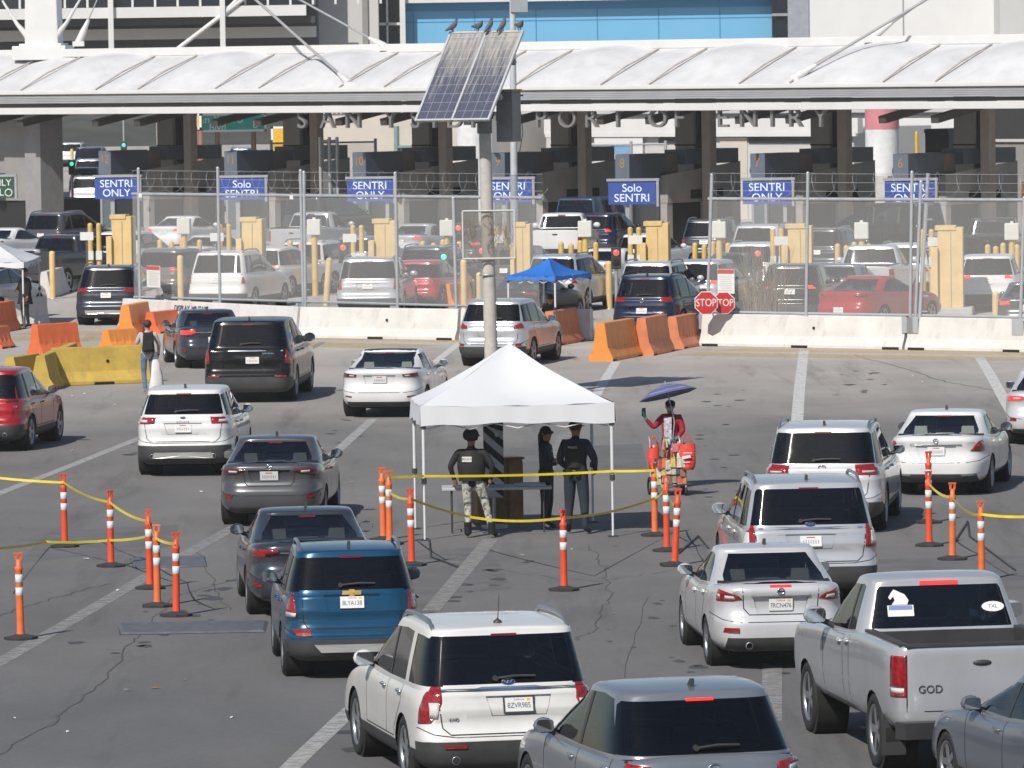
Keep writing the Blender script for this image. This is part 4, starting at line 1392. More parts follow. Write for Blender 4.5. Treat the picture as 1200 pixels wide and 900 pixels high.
mb = MB(); mb.box((wd * .61, -.03, zt * .45), (wd * .09, .06, zt * .9)); mb.box((wd * .84, -.03, zt * .4), (wd * .26, .06, zt * .7)); mb.build('beige_panel', [BEIGE], t)
a_, z_ = gpx(725, 173, 33.8)
ps_ = thing('wall_poster', 'white and blue notice poster with faces on the pale wall', 'poster', gp(a_, 33.8, 0), -ALPHA)
mb = MB(); mb.box((0, 0, z_ - 1.1), (2.9, .05, 3.4)); mb.build('sheet', [PWHITE], ps_)
mb = MB(); mb.box((.1, -.035, z_ - .1), (1.25, .02, .38)); mb.box((.5, -.035, z_ - .85), (.45, .02, .45)); mb.build('blue_block', [mat('poster_blue', (.10, .30, .55), .6)], ps_)
mb = MB(); mb.box((-.5, -.035, z_ - .95), (.5, .02, .6)); mb.build('text_block', [mat('poster_pale_red', (.62, .45, .45), .6)], ps_)
mb = MB()
for x, h in ((-.95, .75), (-.1, .55), (.35, .85)):
    mb.ico((x, -.04, z_ - 2.35 + h), .2, 0, 2, (.8, .1, 1.1)); mb.prism([(-.33, -.5), (.33, -.5), (.28, .0), (.1, .12), (-.1, .12), (-.28, 0)], 0, .02, 1, Matrix.Translation((x, -.03, z_ - 2.75 + h + .12)) @ Matrix.Rotation(math.pi / 2, 4, 'X'))
mb.build('printed_people', [mat('poster_skin', (.38, .22, .16), .7), mat('poster_clothes', (.22, .19, .18), .7)], ps_)
t, wd, zt = wallbox('pillar_kiosk', 'white cylinder pillar with a pink band beside booth 6', 'pillar', 1008, 1040, 131, 29, mat('white_pillar', (.74, .75, .76), .5), .4, vb=152)
bpy.data.objects.remove(t.children[0])
mb = MB(); mb.cyl((wd / 2, .6, 0), (wd / 2, .6, zt - .78), wd / 2, n=28); mb.build('pillar_shaft', [MATS['white_pillar']], t)
mb = MB(); mb.cyl((wd / 2, .6, zt - .778), (wd / 2, .6, zt + .4), wd / 2 + .01, n=28); mb.build('pink_band', [mat('pink_band', (.62, .24, .27), .5)], t)
wallbox('concrete_wall', 'low pale concrete wall at the foot of the pink banded pillar', 'wall', 990, 1040, 206, 28.4, LGREY, .4)
t, wd, zt = wallbox('beige_building', 'beige rendered building behind the lane between booths 11 and 9', 'building', 362, 560, 136, 30, BEIGE, 5)
mb = MB()
for k in range(7): mb.box((wd * (.05 + k * .025), -.06, zt + .35), (.06, .1, .5))
mb.build('roof_railing', [WHITE], t)
mb = MB(); mb.box((wd * .63, -.05, zt * .62), (wd * .14, .1, .8)); mb.build('window', [DGLASS], t)
mb = MB(); mb.box((wd * .62, -.1, zt * .70), (wd * .18, .14, .12)); mb.box((wd * .62, -.1, zt * .54), (wd * .18, .14, .10)); mb.box((wd * .53, -.1, zt * .45), (.2, .14, zt * .9)); mb.build('window_frame', [mat('teal_frame', (.20, .30, .30), .5)], t)
t, wd, zt = wallbox('white_silo', 'pair of tall white pillars right of booth 10', 'pillar', 531, 562, 141, 28, PWHITE, .5)
bpy.data.objects.remove(t.children[0])
mb = MB(); mb.cyl((wd * .5, .4, 0), (wd * .5, .4, zt), wd * .46, n=24); mb.build('pillar_shaft', [MATS['white_pillar']], t)
mb = MB(); mb.box((wd * .95, .9, zt * .5), (wd * .3, .5, zt)); mb.build('side_casing', [LGREY], t)
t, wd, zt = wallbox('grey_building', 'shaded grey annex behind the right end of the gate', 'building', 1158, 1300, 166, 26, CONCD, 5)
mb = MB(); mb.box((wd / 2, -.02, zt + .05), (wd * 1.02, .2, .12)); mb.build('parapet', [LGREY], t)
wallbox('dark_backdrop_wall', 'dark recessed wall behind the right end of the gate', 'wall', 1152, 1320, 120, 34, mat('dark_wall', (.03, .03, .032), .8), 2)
t, wd, zt = wallbox('grey_container', 'blue grey container box right of booth 6', 'container', 1084, 1112, 151, 14, mat('container_bluegrey', (.05, .062, .085), .5), 2)
mb = MB(); mb.box((wd * .5, -.03, zt - .1), (wd * 1.02, .06, .14)); mb.build('top_rail', [BOOTHB], t)
for u, v0, v1, nm in ((1074, 156, 184, 'by the container'), (1149, 233, 258, 'between booth 6 and the black pickup'), (1199, 215, 262, 'at the right edge of the gate'), (998, 241, 262, 'below the white concrete wall')):
    bb = 27 if u == 1074 else 6
    P = gp(gpx(u, v0, bb)[0], bb, 0); zt = gpx(u, v0, bb)[1]
    t = thing('yellow_post', 'slim bright yellow post %s' % nm, 'post', P)
    mb = MB(); mb.cyl((0, 0, 0), (0, 0, zt), .07, n=12); mb.lathe([(.07, 0), (.06, .05), (.001, .08)], 12, 0, Matrix.Translation((0, 0, zt))); mb.build('shaft', [mat('bright_yellow', (.72, .45, .05), .5)], t)
    mb = MB(); mb.box((0, 0, .06), (.3, .3, .12)); mb.build('base', [CONCD], t)
t, wd, zt = wallbox('banded_building', 'pale building with dark horizontal slots glimpsed just under the canopy edge', 'building', 600, 1330, 118, 44, LGREY, 4)
for k, (va, vb) in enumerate(((133, 136), (138, 143))):
    mb = MB(); za_ = gpx(800, va, 44)[1]; zb_2 = gpx(800, vb, 44)[1]; mb.box((wd / 2, -.04, (za_ + zb_2) / 2), (wd, .08, za_ - zb_2)); mb.build('dark_slot', [mat('slot_dark', (.05, .05, .055), .7)], t)
mb = MB(); mb.box((wd / 2, -.2, gpx(800, 145.5, 44)[1]), (wd, .4, .5)); mb.build('white_ledge', [PWHITE], t)
# hillside far off under the left of the canopy
mb = MB(); vs = []; nx, ny = 60, 14
for j in range(ny + 1):
    for q in range(nx + 1):
        x = -75 + q * 2.5; y = 520 + j * 16
        z = (j / ny) ** 1.1 * 22 * (0.8 + .25 * math.sin(x * .05) + .1 * math.sin(x * .3 + j)) + random.uniform(-.5, .5) * (j > 0)
        vs.append((x, y, z))
mb.add(vs, [(j * (nx + 1) + q, j * (nx + 1) + q + 1, (j + 1) * (nx + 1) + q + 1, (j + 1) * (nx + 1) + q) for j in range(ny) for q in range(nx)], 0, True)
struct(mb.build('hillside', [mat('hillside_scrub', (.055, .056, .045), .95, var=.5, scale=.09)]))
# green highway sign and yellow panels beyond the booths
def far_sign(name, label, u0, u1, v0, v1, Y, m, texts=()):
    A, B = atY(u0, v1, Y), atY(u1, v0, Y)
    t = thing(name, label, 'sign', ((A.x + B.x) / 2, Y, 0))
    wd, ht = B.x - A.x, B.z - A.z
    mb = MB(); mb.box((0, 0, A.z + ht / 2), (wd, .1, ht)); mb.build('sign_face', [m], t, bevel=.02)
    mb = MB()
    for (s, x, z, sz) in texts: mb.text(s, sz, Matrix.Translation((wd * x, -.06, A.z + ht * z)) @ Matrix.Rotation(math.pi / 2, 4, 'X'), 0, thick=.01)
    e = .12
    for (cx, cz, sx_, sz_) in ((0, A.z + ht - e / 2, wd, e), (0, A.z + e / 2, wd, e), (-wd / 2 + e / 2, A.z + ht / 2, e, ht), (wd / 2 - e / 2, A.z + ht / 2, e, ht)): mb.box((cx, -.055, cz), (sx_, .02, sz_))
    mb.build('sign_lettering', [MATS['sign_white_text']], t)
    mb = MB()
    for x in (-.25, .3): mb.cyl((wd * x, .12, 0), (wd * x, .12, A.z + ht * .8), .14, n=10)
    mb.build('sign_post', [mat('rust_post', (.30, .17, .12), .8)], t)
    return t
far_sign('highway_sign', 'green overhead highway sign seen between booths 12 and 11', 235, 312, 132, 155, 330, mat('highway_green', (.0, .40, .31), .5), (('San Ysidro', -.22, .66, .62), ('Blvd', -.24, .24, .55), ('8', .33, .36, .6)))
far_sign('warning_sign', 'round cornered yellow warning sign right of the green sign', 318, 337, 148, 178, 322, mat('warning_yellow', (.75, .42, .02), .5), ())
far_sign('warning_sign', 'narrow yellow sign strip left of the green sign', 229, 236, 133, 152, 320, MATS['warning_yellow'], ())
far_sign('warning_sign', 'small yellow sign between two columns left of booth 11', 184, 192, 139, 172, 320, MATS['warning_yellow'], ())

# ------------------------------------------------------------------ buildings above the canopy
def tower(name, label, u0, u1, Y, m, vtop=-120, depth=12, z0=0):
    A, B = atY(u0, 57, Y), atY(u1, 57, Y); zt = atY(u0, vtop, Y).z
    t = thing(name, label, 'building', (A.x, Y, 0))
    mb = MB(); mb.box(((B.x - A.x) / 2, depth / 2, (zt + z0) / 2), (B.x - A.x, depth, zt - z0)); mb.build('wall', [m], t)
    return t, B.x - A.x, Y
def zat(v, Y, u=600): return atY(u, v, Y).z
Yb = 330
t, wd, _ = tower('blue_building', 'bright blue clad building above the middle of the canopy', 472, 907, Yb, BLUEP)
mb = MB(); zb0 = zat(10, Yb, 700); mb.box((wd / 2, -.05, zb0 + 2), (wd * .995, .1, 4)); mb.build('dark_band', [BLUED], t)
mb = MB(); mb.box((wd / 2 - .2, -.4, zat(.5, Yb, 700) + .5), (wd * 1.02, .9, 1.0)); mb.build('white_eave', [WHITE], t)
mb = MB()
for k in range(7): mb.box((wd * (.03 + k * .165), -.012, zat(30, Yb, 700) + 1), (.05, .02, 9.0))
mb.box((wd / 2, -.011, zat(23, Yb, 700)), (wd, .02, .04))
mb.build('panel_joint', [BLUED], t)
t, wd, _ = tower('glass_stair_block', 'narrow dark glass block left of the blue building', 443, 473, Yb - 1, DGLASS)
mb = MB(); mb.box((wd * .98, -.1, 8), (.3, .2, 16)); mb.box((wd / 2, -.1, zat(26, Yb)), (wd, .16, .15)); mb.box((wd * .38, -.1, 8), (.1, .16, 16)); mb.build('mullion', [WHITE], t)
t, wd, _ = tower('glass_stair_block', 'narrow dark glass block right of the blue building', 905, 927, Yb - 1, DGLASS)
mb = MB(); mb.box((wd * .5, -.1, zat(22, Yb)), (wd, .16, .15)); mb.build('mullion', [GUTTER], t)
t, wd, _ = tower('grey_building', 'plain pale grey block right of the truss framed building', 366, 444, Yb - 3, LGREY)
mb = MB(); mb.box((wd * .8, -.08, 8), (.3, .16, 18)); mb.build('downpipe', [CONCD], t)
t, wd, _ = tower('white_building', 'broad white building above the right of the canopy', 926, 1172, Yb - 2, PWHITE)
mb = MB(); mb.box((wd * .04, -.05, 8), (wd * .10, .1, 18)); mb.build('grey_corner', [mat('corner_grey', (.30, .32, .36), .6)], t)
mb = MB(); mb.box((wd * .54, -.02, 8), (.06, .04, 18)); mb.build('panel_joint', [GUTTER], t)
t, wd, _ = tower('louvred_building', 'grey louvred block at the upper right edge', 1172, 1420, Yb - 6, LGREY)
mb = MB()
for k in range(40): mb.box((wd * .56, -.03, 7 + k * .16), (wd * .84, .05, .07))
mb.build('louvre', [CONCD], t)
# truss fronted building at upper left
Yl = 318
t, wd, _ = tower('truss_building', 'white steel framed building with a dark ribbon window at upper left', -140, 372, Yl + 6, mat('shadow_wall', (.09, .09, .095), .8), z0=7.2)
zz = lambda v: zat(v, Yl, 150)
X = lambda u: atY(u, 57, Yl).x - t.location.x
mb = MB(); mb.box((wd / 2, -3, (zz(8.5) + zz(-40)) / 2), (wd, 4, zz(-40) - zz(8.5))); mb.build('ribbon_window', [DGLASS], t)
mb = MB()
for k in range(-5, 14): mb.box((X(102 + k * 26.5), -5.05, zz(-16)), (.12, .12, zz(-40) - zz(8.5)))
mb.build('mullion', [WHITE], t)
mb = MB(); mb.box((wd / 2 - .4, -5.2, (zz(21) + zz(8.5)) / 2), (wd, .5, zz(8.5) - zz(21))); mb.build('floor_beam', [WHITE], t)
mb = MB(); mb.box((wd / 2, -4.0, (zz(26) + zz(21)) / 2 - .1), (wd, 2, .35)); mb.build('dark_soffit', [DKSTEEL], t)
mb = MB(); mb.box((wd / 2, -1.6, zz(40)), (wd, .4, zz(33) - zz(46))); mb.build('low_parapet', [PWHITE], t)
for u in (130, 261):
    mb = MB(); mb.box((X(u), -5.6, 11), (.28, .28, 8)); mb.build('steel_post', [WHITE], t)
for (ua, va, ub, vb_) in ((205, 60, 262, 18), (262, 18, 300, -10), (290, -10, 262, 18)):
    mb = MB(); mb.tube([(X(ua), -5.5, zz(va)), (X(ub), -5.5, zz(vb_))], .12, 8); mb.build('brace', [WHITE], t)
# canopy mast foot with stays at upper left, and the cable stays
Pm = gp(gpx(50, 60, 4.5)[0], 4.6, 0)
zf_ = lambda v: gpx(50, v, 4.6)[1]
t = thing('canopy_mast', 'white mast foot standing on the canopy at upper left', 'mast', Pm, -.15)
mb = MB(); mb.box((0, 0, (zf_(53) + zf_(-60)) / 2), (1.5, 1.1, zf_(-60) - zf_(53)), 0, top=(.9, .9)); mb.build('mast_shaft', [WHITE], t, bevel=.04)
mb = MB(); mb.box((0, -.2, zf_(62)), (2.4, 1.8, .62)); mb.box((0, -.1, zf_(55)), (1.9, 1.4, .3)); mb.build('mast_plinth', [WHITE], t, bevel=.03)
for sx_ in (-1, 1):
    mb = MB(); mb.tube([(sx_ * .6, -.4, zf_(44)), (sx_ * 1.1, -.4, zf_(28)), (sx_ * 1.75, -.4, zf_(0))], [.16, .09, .05], 8); mb.build('stay_arm', [WHITE], t)
def cable(label, p, q, r=.06):
    """stay cable from the sky down to a cast socket on the canopy: pixels with distance into the gate"""
    A = gp(*[gpx(q[0], q[1], q[2])[0], q[2], gpx(q[0], q[1], q[2])[1]]); B = gp(*[gpx(p[0], p[1], p[2])[0], p[2], gpx(p[0], p[1], p[2])[1]])
    t = thing('stay_cable', label, 'cable', A, 0, 'canopy stay cables')
    d = (B - A)
    mb = MB(); mb.tube([d * .06, d * 1.3], r, 6); mb.build('cable', [mat('cable_grey', (.35, .35, .36), .5)], t)
    mb = MB(); mb.tube([Vector((0, 0, 0)), d.normalized() * .5, d.normalized() * 1.1], [.17, .15, .07], 8); mb.box((0, 0, -.05), (.5, .4, .22)); mb.build('socket', [WHITE], t)
cable('stay cable running down to the canopy edge right of the mast', (300, 0, 4), (410, 98, .8))
cable('stay cable ending on the ridge beside the grey building', (352, 0, 5), (452, 55, 4.3), .05)
cable('stay cable reaching the canopy edge before the white building', (1088, -2, 4), (928, 93, .8))
cable('upper stay cable ending on the ridge before the white building', (1094, -8, 5), (1020, 45, 4.3), .05)
cable('stay cable dropping behind the mast at upper left', (118, -10, 5), (92, 50, 4.4), .03)

# unseen ridge added behind the camera to darken reflections in car glass and paint
mb = MB(); vs = []; nx, ny = 40, 8
for j in range(ny + 1):
    for q in range(nx + 1):
        x = -880 + q * 44; y = -150 - j * 28
        vs.append((x, y, (j / ny) ** .8 * 34 * (.75 + .25 * math.sin(x * .009) + .12 * math.sin(x * .03 + j))))
mb.add(vs, [(j * (nx + 1) + q, (j + 1) * (nx + 1) + q, (j + 1) * (nx + 1) + q + 1, j * (nx + 1) + q + 1) for j in range(ny) for q in range(nx)], 0, True)
struct(mb.build('hills', [MATS['hillside_scrub']]))
# ------------------------------------------------------------------ vehicle kinds seen close up
PW = paint('white', (.68, .68, .675))
PWW = paint('warm_white', (.70, .69, .665))
PBLK = paint('black', (.006, .006, .007), rough=.2, coat=.2, spec=.25)
PSIL = paint('silver', (.50, .51, .53), metal=.35)
PSIL2 = paint('pale_silver', (.62, .62, .63), metal=.25)
PGRY = paint('grey', (.09, .092, .10), metal=.35)
PDGR = paint('dark_grey', (.040, .046, .060), metal=.3)
PBGR = paint('blue_grey', (.17, .19, .23), metal=.4)
PMGR = paint('mid_grey', (.22, .24, .27), metal=.4)
PTEAL = paint('teal_blue', (.005, .066, .142), metal=.35)
PRED = paint('red', (.36, .005, .012), metal=.1)
PNAVY = paint('navy', (.010, .018, .05), metal=.3)
PBRN = paint('brown_grey', (.16, .14, .12), metal=.3)
PBLU = paint('steel_blue', (.06, .10, .18), metal=.3)
PCRED = paint('bright_red', (.42, .02, .03), metal=.1)

suv('big_white', 2.0, 1.80, 2.86, 1.10, 1.05, n=10, ng=8, hwr=.80, R=.385, rails=True, antenna='mast', plate='8ZVR985', plate_frame=True, plate_z=.94, plate_x=.10,
    tail=[(.74, .98), (.86, .76), (1.02, .74), (1.02, 1.16), (.74, 1.17)], tailin=[[(.79, .82), (.87, .82), (.87, .98), (.77, .98)]], wrap=.32, bump=(.3, .57), clad=.46, badge=('oval', 1.185, .062), bumpcol=0,
    chrome=[[(-.74, 1.095), (.74, 1.095), (.74, 1.125), (.36, 1.125), (.30, 1.14), (-.30, 1.14), (-.36, 1.125), (-.74, 1.125)]], refl=[(.50, .50), (.74, .50), (.74, .535), (.50, .535)],
    exhaust=[(-.62, .37), (.62, .37)], rw=(.90, .80), rwz=(.05, .035), brake_on=False, side_glass=GL_M, chrome_handles=True, mir_size=1.15, rim=1,
    sidewin=[(-.90, -.12, -.70, -.10), (.06, .86, .08, .86), (.94, 1.98, .94, 1.42)], words=[('4WD', -.62, .80, .05, CHROME), ('E X P L O R E R', 0, 1.117, .030, INK)])
suv('big_silver', 2.0, 1.79, 2.86, 1.10, 1.05, n=10, ng=8, hwr=.80, R=.385, rails=True, antenna=True, plate='', plate_z=.93,
    tail=[(.78, .84), (1.02, .82), (1.02, 1.15), (.80, 1.16)], tailin=[[(.87, .88), (.95, .88), (.95, 1.06), (.87, 1.06)]], wrap=.34, bump=(.3, .57), clad=.46, badge=('oval', 1.17, .062),
    chrome=[[(-.74, 1.10), (.74, 1.10), (.74, 1.13), (-.74, 1.13)]], rw=(.85, .76), rwz=(.05, .035), mir_size=1.1, rim=1,
    sidewin=[(-.70, -.16, -.52, -.12), (.10, .86, .12, .86), (.98, 1.98, .98, 1.42)])
suv('wagon_silver', 2.0, 1.71, 2.75, .97, .96, n=6.5, ng=6, hwr=.76, R=.38, antenna=True, plate=None, yb_r=-.72, yr_r=-.28, tail=[(.66, .86), (1.02, .90), (1.02, 1.05), (.64, 1.0)],
    tailin=[[(.78, .88), (1.02, .90), (1.02, .97), (.78, .96)]], wrap=.34, bump=(.3, .48), bumpcol=1, brake_on=True, badge=('ring', .955, .07, 'bird'), rw=(.90, .78), rwz=(.035, .03), side_glass=GL_M, rim=0, wtop=.9,
    sidewin=[(-.42, .72, .02, .72), (.80, 1.92, .80, 1.28)], gap=[(-.66, 1.04), (-.60, .70), (.60, .70), (.66, 1.04)], chrome=None, words=[])
suv('crossover_teal', 1.776, 1.67, 2.555, .86, .84, n=7, ng=6.5, hwr=.77, R=.345, rails=True, antenna=True, plate='8LYA138', plate_z=.985,
    ztop=[(-.86, 1.10), (0, 1.06), (1.1, 1.02), (2.1, 1.04), (2.8, .98), (3.3, .8), (3.4, .7)],
    tail=[(.79, .80), (1.02, .80), (1.02, 1.14), (.84, 1.16)], tailin=[[(.81, .80), (1.02, .80), (1.02, .86), (.80, .86)]], wrap=.36, bump=(.28, .52), clad=.42, badge=('bowtie', 1.105, .125), refl=[(.60, .575), (.80, .575), (.86, .66), (.60, .66)],
    diffuser=[(-.46, .36), (.46, .36), (.56, .46), (-.56, .46)], rw=(.84, .74), rwz=(.05, .035), words=[('TRAX', -.62, .76, .05, CHROME), ('LS', .66, .76, .045, CHROME)], chrome=None, mir_size=1.05,
    gap=[(-.72, 1.12), (-.70, .74), (-.64, .66), (.64, .66), (.70, .74), (.72, 1.12)])
suv('crossover_white', 1.88, 1.68, 2.71, .98, .9, n=7, ng=6.5, hwr=.76, R=.35, antenna=True, plate='', plate_z=.92, tail=[(.58, 1.0), (1.02, 1.0), (1.02, 1.12), (.55, 1.13)], tailin=[[(.72, 1.03), (.86, 1.03), (.86, 1.08), (.72, 1.08)]], wrap=.34,
    ztop=[(-.98, 1.14), (0, 1.08), (1.2, 1.04), (2.3, 1.04), (3.0, .98), (3.5, .8), (3.6, .7)], bump=(.28, .60), clad=.42, refl=[(.90, .60), (1.0, .60), (1.0, .78), (.92, .76)], rw=(.80, .72), rwz=(.05, .035), exhaust=[(-.58, .40), (.58, .40)], diffuser=[(-.62, .36), (.62, .36), (.58, .47), (-.58, .47)], badge=('oval', 1.12, .045), words=[('E S C A P E', 0, 1.04, .05, CHROME)])
suv('wide_silver', 1.99, 1.77, 2.98, 1.10, 1.0, n=9, ng=7, hwr=.79, R=.385, rails=True, antenna=True, plate='', plate_z=.80, tail=[(.56, .96), (1.02, .96), (1.02, 1.14), (.54, 1.13)], tailin=[[(.66, 1.0), (.86, 1.0), (.86, 1.03), (.66, 1.03)]], wrap=.36, bump=(.3, .52), clad=.46, badge=('ring', 1.08, .06, 'vw'),
    rw=(.86, .78), rwz=(.05, .035), brake_on=False, chrome=[[(-.5, .60), (.5, .60), (.5, .625), (-.5, .625)]], sidewin=[(-.72, -.14, -.5, -.12), (.06, .95, .10, .95), (1.03, 2.06, 1.03, 1.46)])
suv('long_black', 2.06, 1.91, 3.40, 1.25, 1.05, ztop=SUVZ(1.25, 3.40, 1.05, 1.24, 1.12), n=12, ng=9, hwr=.80, R=.41, tw=.28, antenna=True, plate='', plate_z=.98, plate_x=.12, tail=[(.84, .90), (1.02, .90), (1.02, 1.24), (.86, 1.26)], wrap=.30, bump=(.3, .60), clad=.5, chrome=[[(-.80, 1.185), (.80, 1.185), (.80, 1.215), (-.80, 1.215)]],
    rw=(.86, .78), rwz=(.05, .035), words=[('SUBURBAN', .48, 1.13, .055, CHROME)], refl=[(.62, .60), (.88, .60), (.88, .64), (.62, .64)], sidewin=[(-.85, .12, -.72, .12), (.24, 1.10, .24, 1.10), (1.2, 2.36, 1.2, 1.7)], mir_size=1.25)
suv('red_cross', 1.84, 1.68, 2.70, .96, .9, n=6.5, ng=6, hwr=.76, R=.365, antenna=True, plate='', plate_z=.9, tail=[(.60, 1.0), (1.02, 1.03), (1.02, 1.10), (.62, 1.08)], tail_mat=LDARK, wrap=.36, bump=(.3, .56), clad=.44, rw=(.80, .72), exhaust=[(.55, .36), (-.55, .36)], chrome=None, words=[('CX-5', .72, .92, .05, CHROME)])
suv('silver_cross', 1.855, 1.69, 2.66, .99, .92, n=7, ng=6.5, hwr=.77, R=.36, antenna=True, plate='', plate_z=.88, tail=[(.64, .96), (1.02, .98), (1.02, 1.16), (.90, 1.30), (.82, 1.28), (.84, 1.10), (.66, 1.04)], wrap=.34, bump=(.3, .52), clad=.44, refl=[(.72, .54), (.95, .54), (.95, .60), (.72, .60)], rw=(.80, .72),
    ztop=[(-.99, 1.12), (0, 1.07), (1.2, 1.03), (2.3, 1.03), (3.0, .97), (3.4, .8), (3.6, .7)], chrome=[[(-.5, .60), (.5, .60), (.5, .63), (-.5, .63)]])
suv('dark_x', 2.0, 1.76, 2.97, .98, .88, n=7, ng=6.5, hwr=.76, R=.38, rails=True, antenna=True, plate='', plate_z=.90, tail=[(.52, .98), (1.02, .98), (1.02, 1.12), (.54, 1.10)], wrap=.36, bump=(.3, .46), clad=.42, rw=(.80, .72), chrome=[[(-.55, .36), (.55, .36), (.55, .39), (-.55, .39)]], diffuser=[(-.6, .34), (.6, .34), (.62, .46), (-.62, .46)])
suv('navy_cross', 1.90, 1.70, 2.75, .98, .92, n=7, ng=6.5, hwr=.78, R=.37, rails=True, rail_black=True, antenna=True, plate='', plate_z=.72, plate_x=.0, tail=[(.52, .96), (1.02, .96), (1.02, 1.12), (.54, 1.10)], wrap=.36, bump=(.3, .44), bumpcol=1, clad=.36, rw=(.78, .70), badge=('ring', 1.0, .06, 'vw'), rear_glass=GL_M)
sedan('sedan_silver', 1.76, 1.495, 2.70, 1.0, .93, R=.325, plate='7RCN476', plate_z=.845, tail=[(.56, .92), (.70, .895), (1.02, .89), (1.02, 1.06), (.90, 1.05), (.62, .97)], tailin=[[(.66, .925), (.80, .925), (.80, .97), (.68, .96)], [(.86, .94), (.97, .94), (.97, .99), (.86, .98)]], wrap=.36, tail_mat=LREDON and LRED,
    brake_on=True, brake_z=1.085, brake_w=.14, badge=('ring', 1.02, .045, 'bar'), chrome=[[(-.42, .945), (.42, .945), (.44, .965), (-.44, .965)]], refl=[(.62, .50), (.84, .50), (.82, .56), (.62, .56)], exhaust=[(-.42, .33)], bump=(.2, .43),
    gap=[(-.56, 1.08), (-.54, .80), (-.46, .72), (.46, .72), (.54, .80), (.56, 1.08)], words=[('SENTRA', -.56, 1.01, .045, ALLOY), ('SV', .60, 1.01, .045, ALLOY)], rw=(.74, .60), seats=SEATM)
sedan('sedan_grey', 1.797, 1.455, 2.70, .98, .93, R=.33, plate='', plate_z=.87, tail=[(.44, .96), (.62, .90), (1.02, .88), (1.02, 1.0), (.48, .985)], tailin=[[(.60, .925), (.76, .925), (.76, .965), (.60, .96)]], wrap=.36, bump=(.2, .34), refl=[(.70, .50), (.94, .50), (.94, .555), (.70, .555)], badge=('ring', 1.015, .05, 'bird'),
    gap=[(-.50, 1.06), (-.46, .76), (-.40, .70), (.40, .70), (.46, .76), (.50, 1.06)], rw=(.74, .60), antenna=True)
sedan('sedan_dark', 1.84, 1.45, 2.83, 1.08, .97, R=.345, plate='', plate_z=.74, tail=[(.50, .93), (.64, .885), (1.02, .87), (1.02, .99), (.54, .98)], wrap=.38, bump=(.2, .34), refl=[(.78, .46), (.98, .46), (.98, .51), (.78, .51)], badge=('ring', .985, .05, 'bird'), rw=(.74, .58), chrome=[[(-.5, .925), (.5, .925), (.5, .945), (-.5, .945)]])
sedan('sedan_glassroof', 1.85, 1.443, 2.875, .98, .84, R=.34, plate='', plate_z=.84, tail=[(.56, .90), (1.02, .885), (1.02, 1.0), (.54, .955)], tail_mat=LDARK, tailin=[[(.6, .915), (.72, .915), (.72, .945), (.6, .94)]], wrap=.34, bump=(.2, .36), bumpcol=1, refl=[(.66, .46), (.92, .48), (.92, .505), (.66, .485)], rw=(.70, .58), yb_r=-.52, yr_r=.62, rwz=(.03, .0), roof_glass=True, seats=SEATL, antenna=None, mir_out=.16, hwr=.70, brake_w=.10)
sedan('sedan_lux', 1.81, 1.442, 2.84, 1.04, .81, n=5.2, R=.345, plate='', plate_z=.80, tail=[(.66, .80), (.84, .78), (1.02, .82), (1.02, 1.0), (.82, .97)], wrap=.42, bump=(.2, .40), refl=None, badge=('ring', .985, .045, 'star'), chrome=[[(-.5, .905), (.5, .905), (.5, .92), (-.5, .92)], [(.50, .36), (.90, .38), (.90, .41), (.50, .40)], [(-.90, .38), (-.50, .36), (-.50, .40), (-.90, .41)]], rw=(.74, .60), seats=SEATL, antenna=True, mir_black=True)
pickup('truck_silver', 2.02, 2.03, 3.57, 1.22, .98, R=.42, plate=None, brake_on=True, brake_w=.22, exhaust=None, rim=0, words=[('GOD', -.58, .96, .12, BLACKP)], tail=[(.835, .88), (1.02, .88), (1.02, 1.33), (.835, 1.33)], tailin=[[(.86, .92), (1.0, .92), (1.0, .98), (.86, .98)]], bump_mat=mat('bumper_dark', (.05, .05, .052), .45, metal=.4))
sedan('sedan_corner', 1.86, 1.47, 2.77, 1.05, .98, R=.34, plate='', tail=[(.5, .9), (1.02, .9), (1.02, 1.02), (.55, 1.0)])
# ------------------------------------------------------------------ vehicles in the road
NAMES = {}
def car(kind, pnt, name, label, u, v, yaw, cat='car', group='vehicles queueing for the gate', small=False, tail=None, dx=0, dy=0):
    p = G(u, v)
    return put_car(kind, pnt, name, label, cat, (p.x + dx, p.y + dy, 0), yaw, group, small, tail=tail)
car('big_white', PWW, 'large_suv', 'white large SUV with silver roof rails and chrome tailgate strip in the front row', 577, 915, -12, 'SUV')
car('wagon_silver', PMGR, 'crossover_car', 'blue grey crossover cut by the bottom edge with a sloping tinted tailgate', 812, 1003, -14, 'car')
car('truck_silver', PSIL, 'pickup_truck', 'silver pickup truck with stickers on its rear window and an open bed', 1127, 896, -9, 'pickup truck')
p = G(1209, 926)
yw = -15
car('sedan_corner', PBGR, 'sedan_car', 'dark blue grey sedan cut by the bottom right corner of the frame', 1204, 926, yw, 'car', dx=-2.77 * math.sin(R_(yw)), dy=-2.77 * math.cos(R_(yw)))
car('sedan_silver', PSIL2, 'sedan_car', 'silver sedan with red tail lights ahead of the silver pickup truck', 905, 777, -5, 'car')
car('big_silver', PSIL, 'large_suv', 'silver large SUV with roof rails and dark tailgate glass ahead of the silver sedan', 943, 703, -3, 'SUV')
car('wide_silver', PSIL2, 'large_suv', 'pale silver wide SUV with roof rails behind the white sedan on the right', 970, 620, 8, 'SUV')
car('sedan_lux', PW, 'sedan_car', 'white sedan with pale headrests and oval exhausts on the right', 1105, 577, 11, 'car')
car('sedan_grey', PSIL2, 'sedan_car', 'silver sedan cut by the right edge with one tail light showing', 1232, 519, 9, 'car', tail=LREDON)
car('crossover_teal', PTEAL, 'crossover_car', 'teal blue crossover with a gold badge and roof rails on the left', 410, 789, -5, 'car')
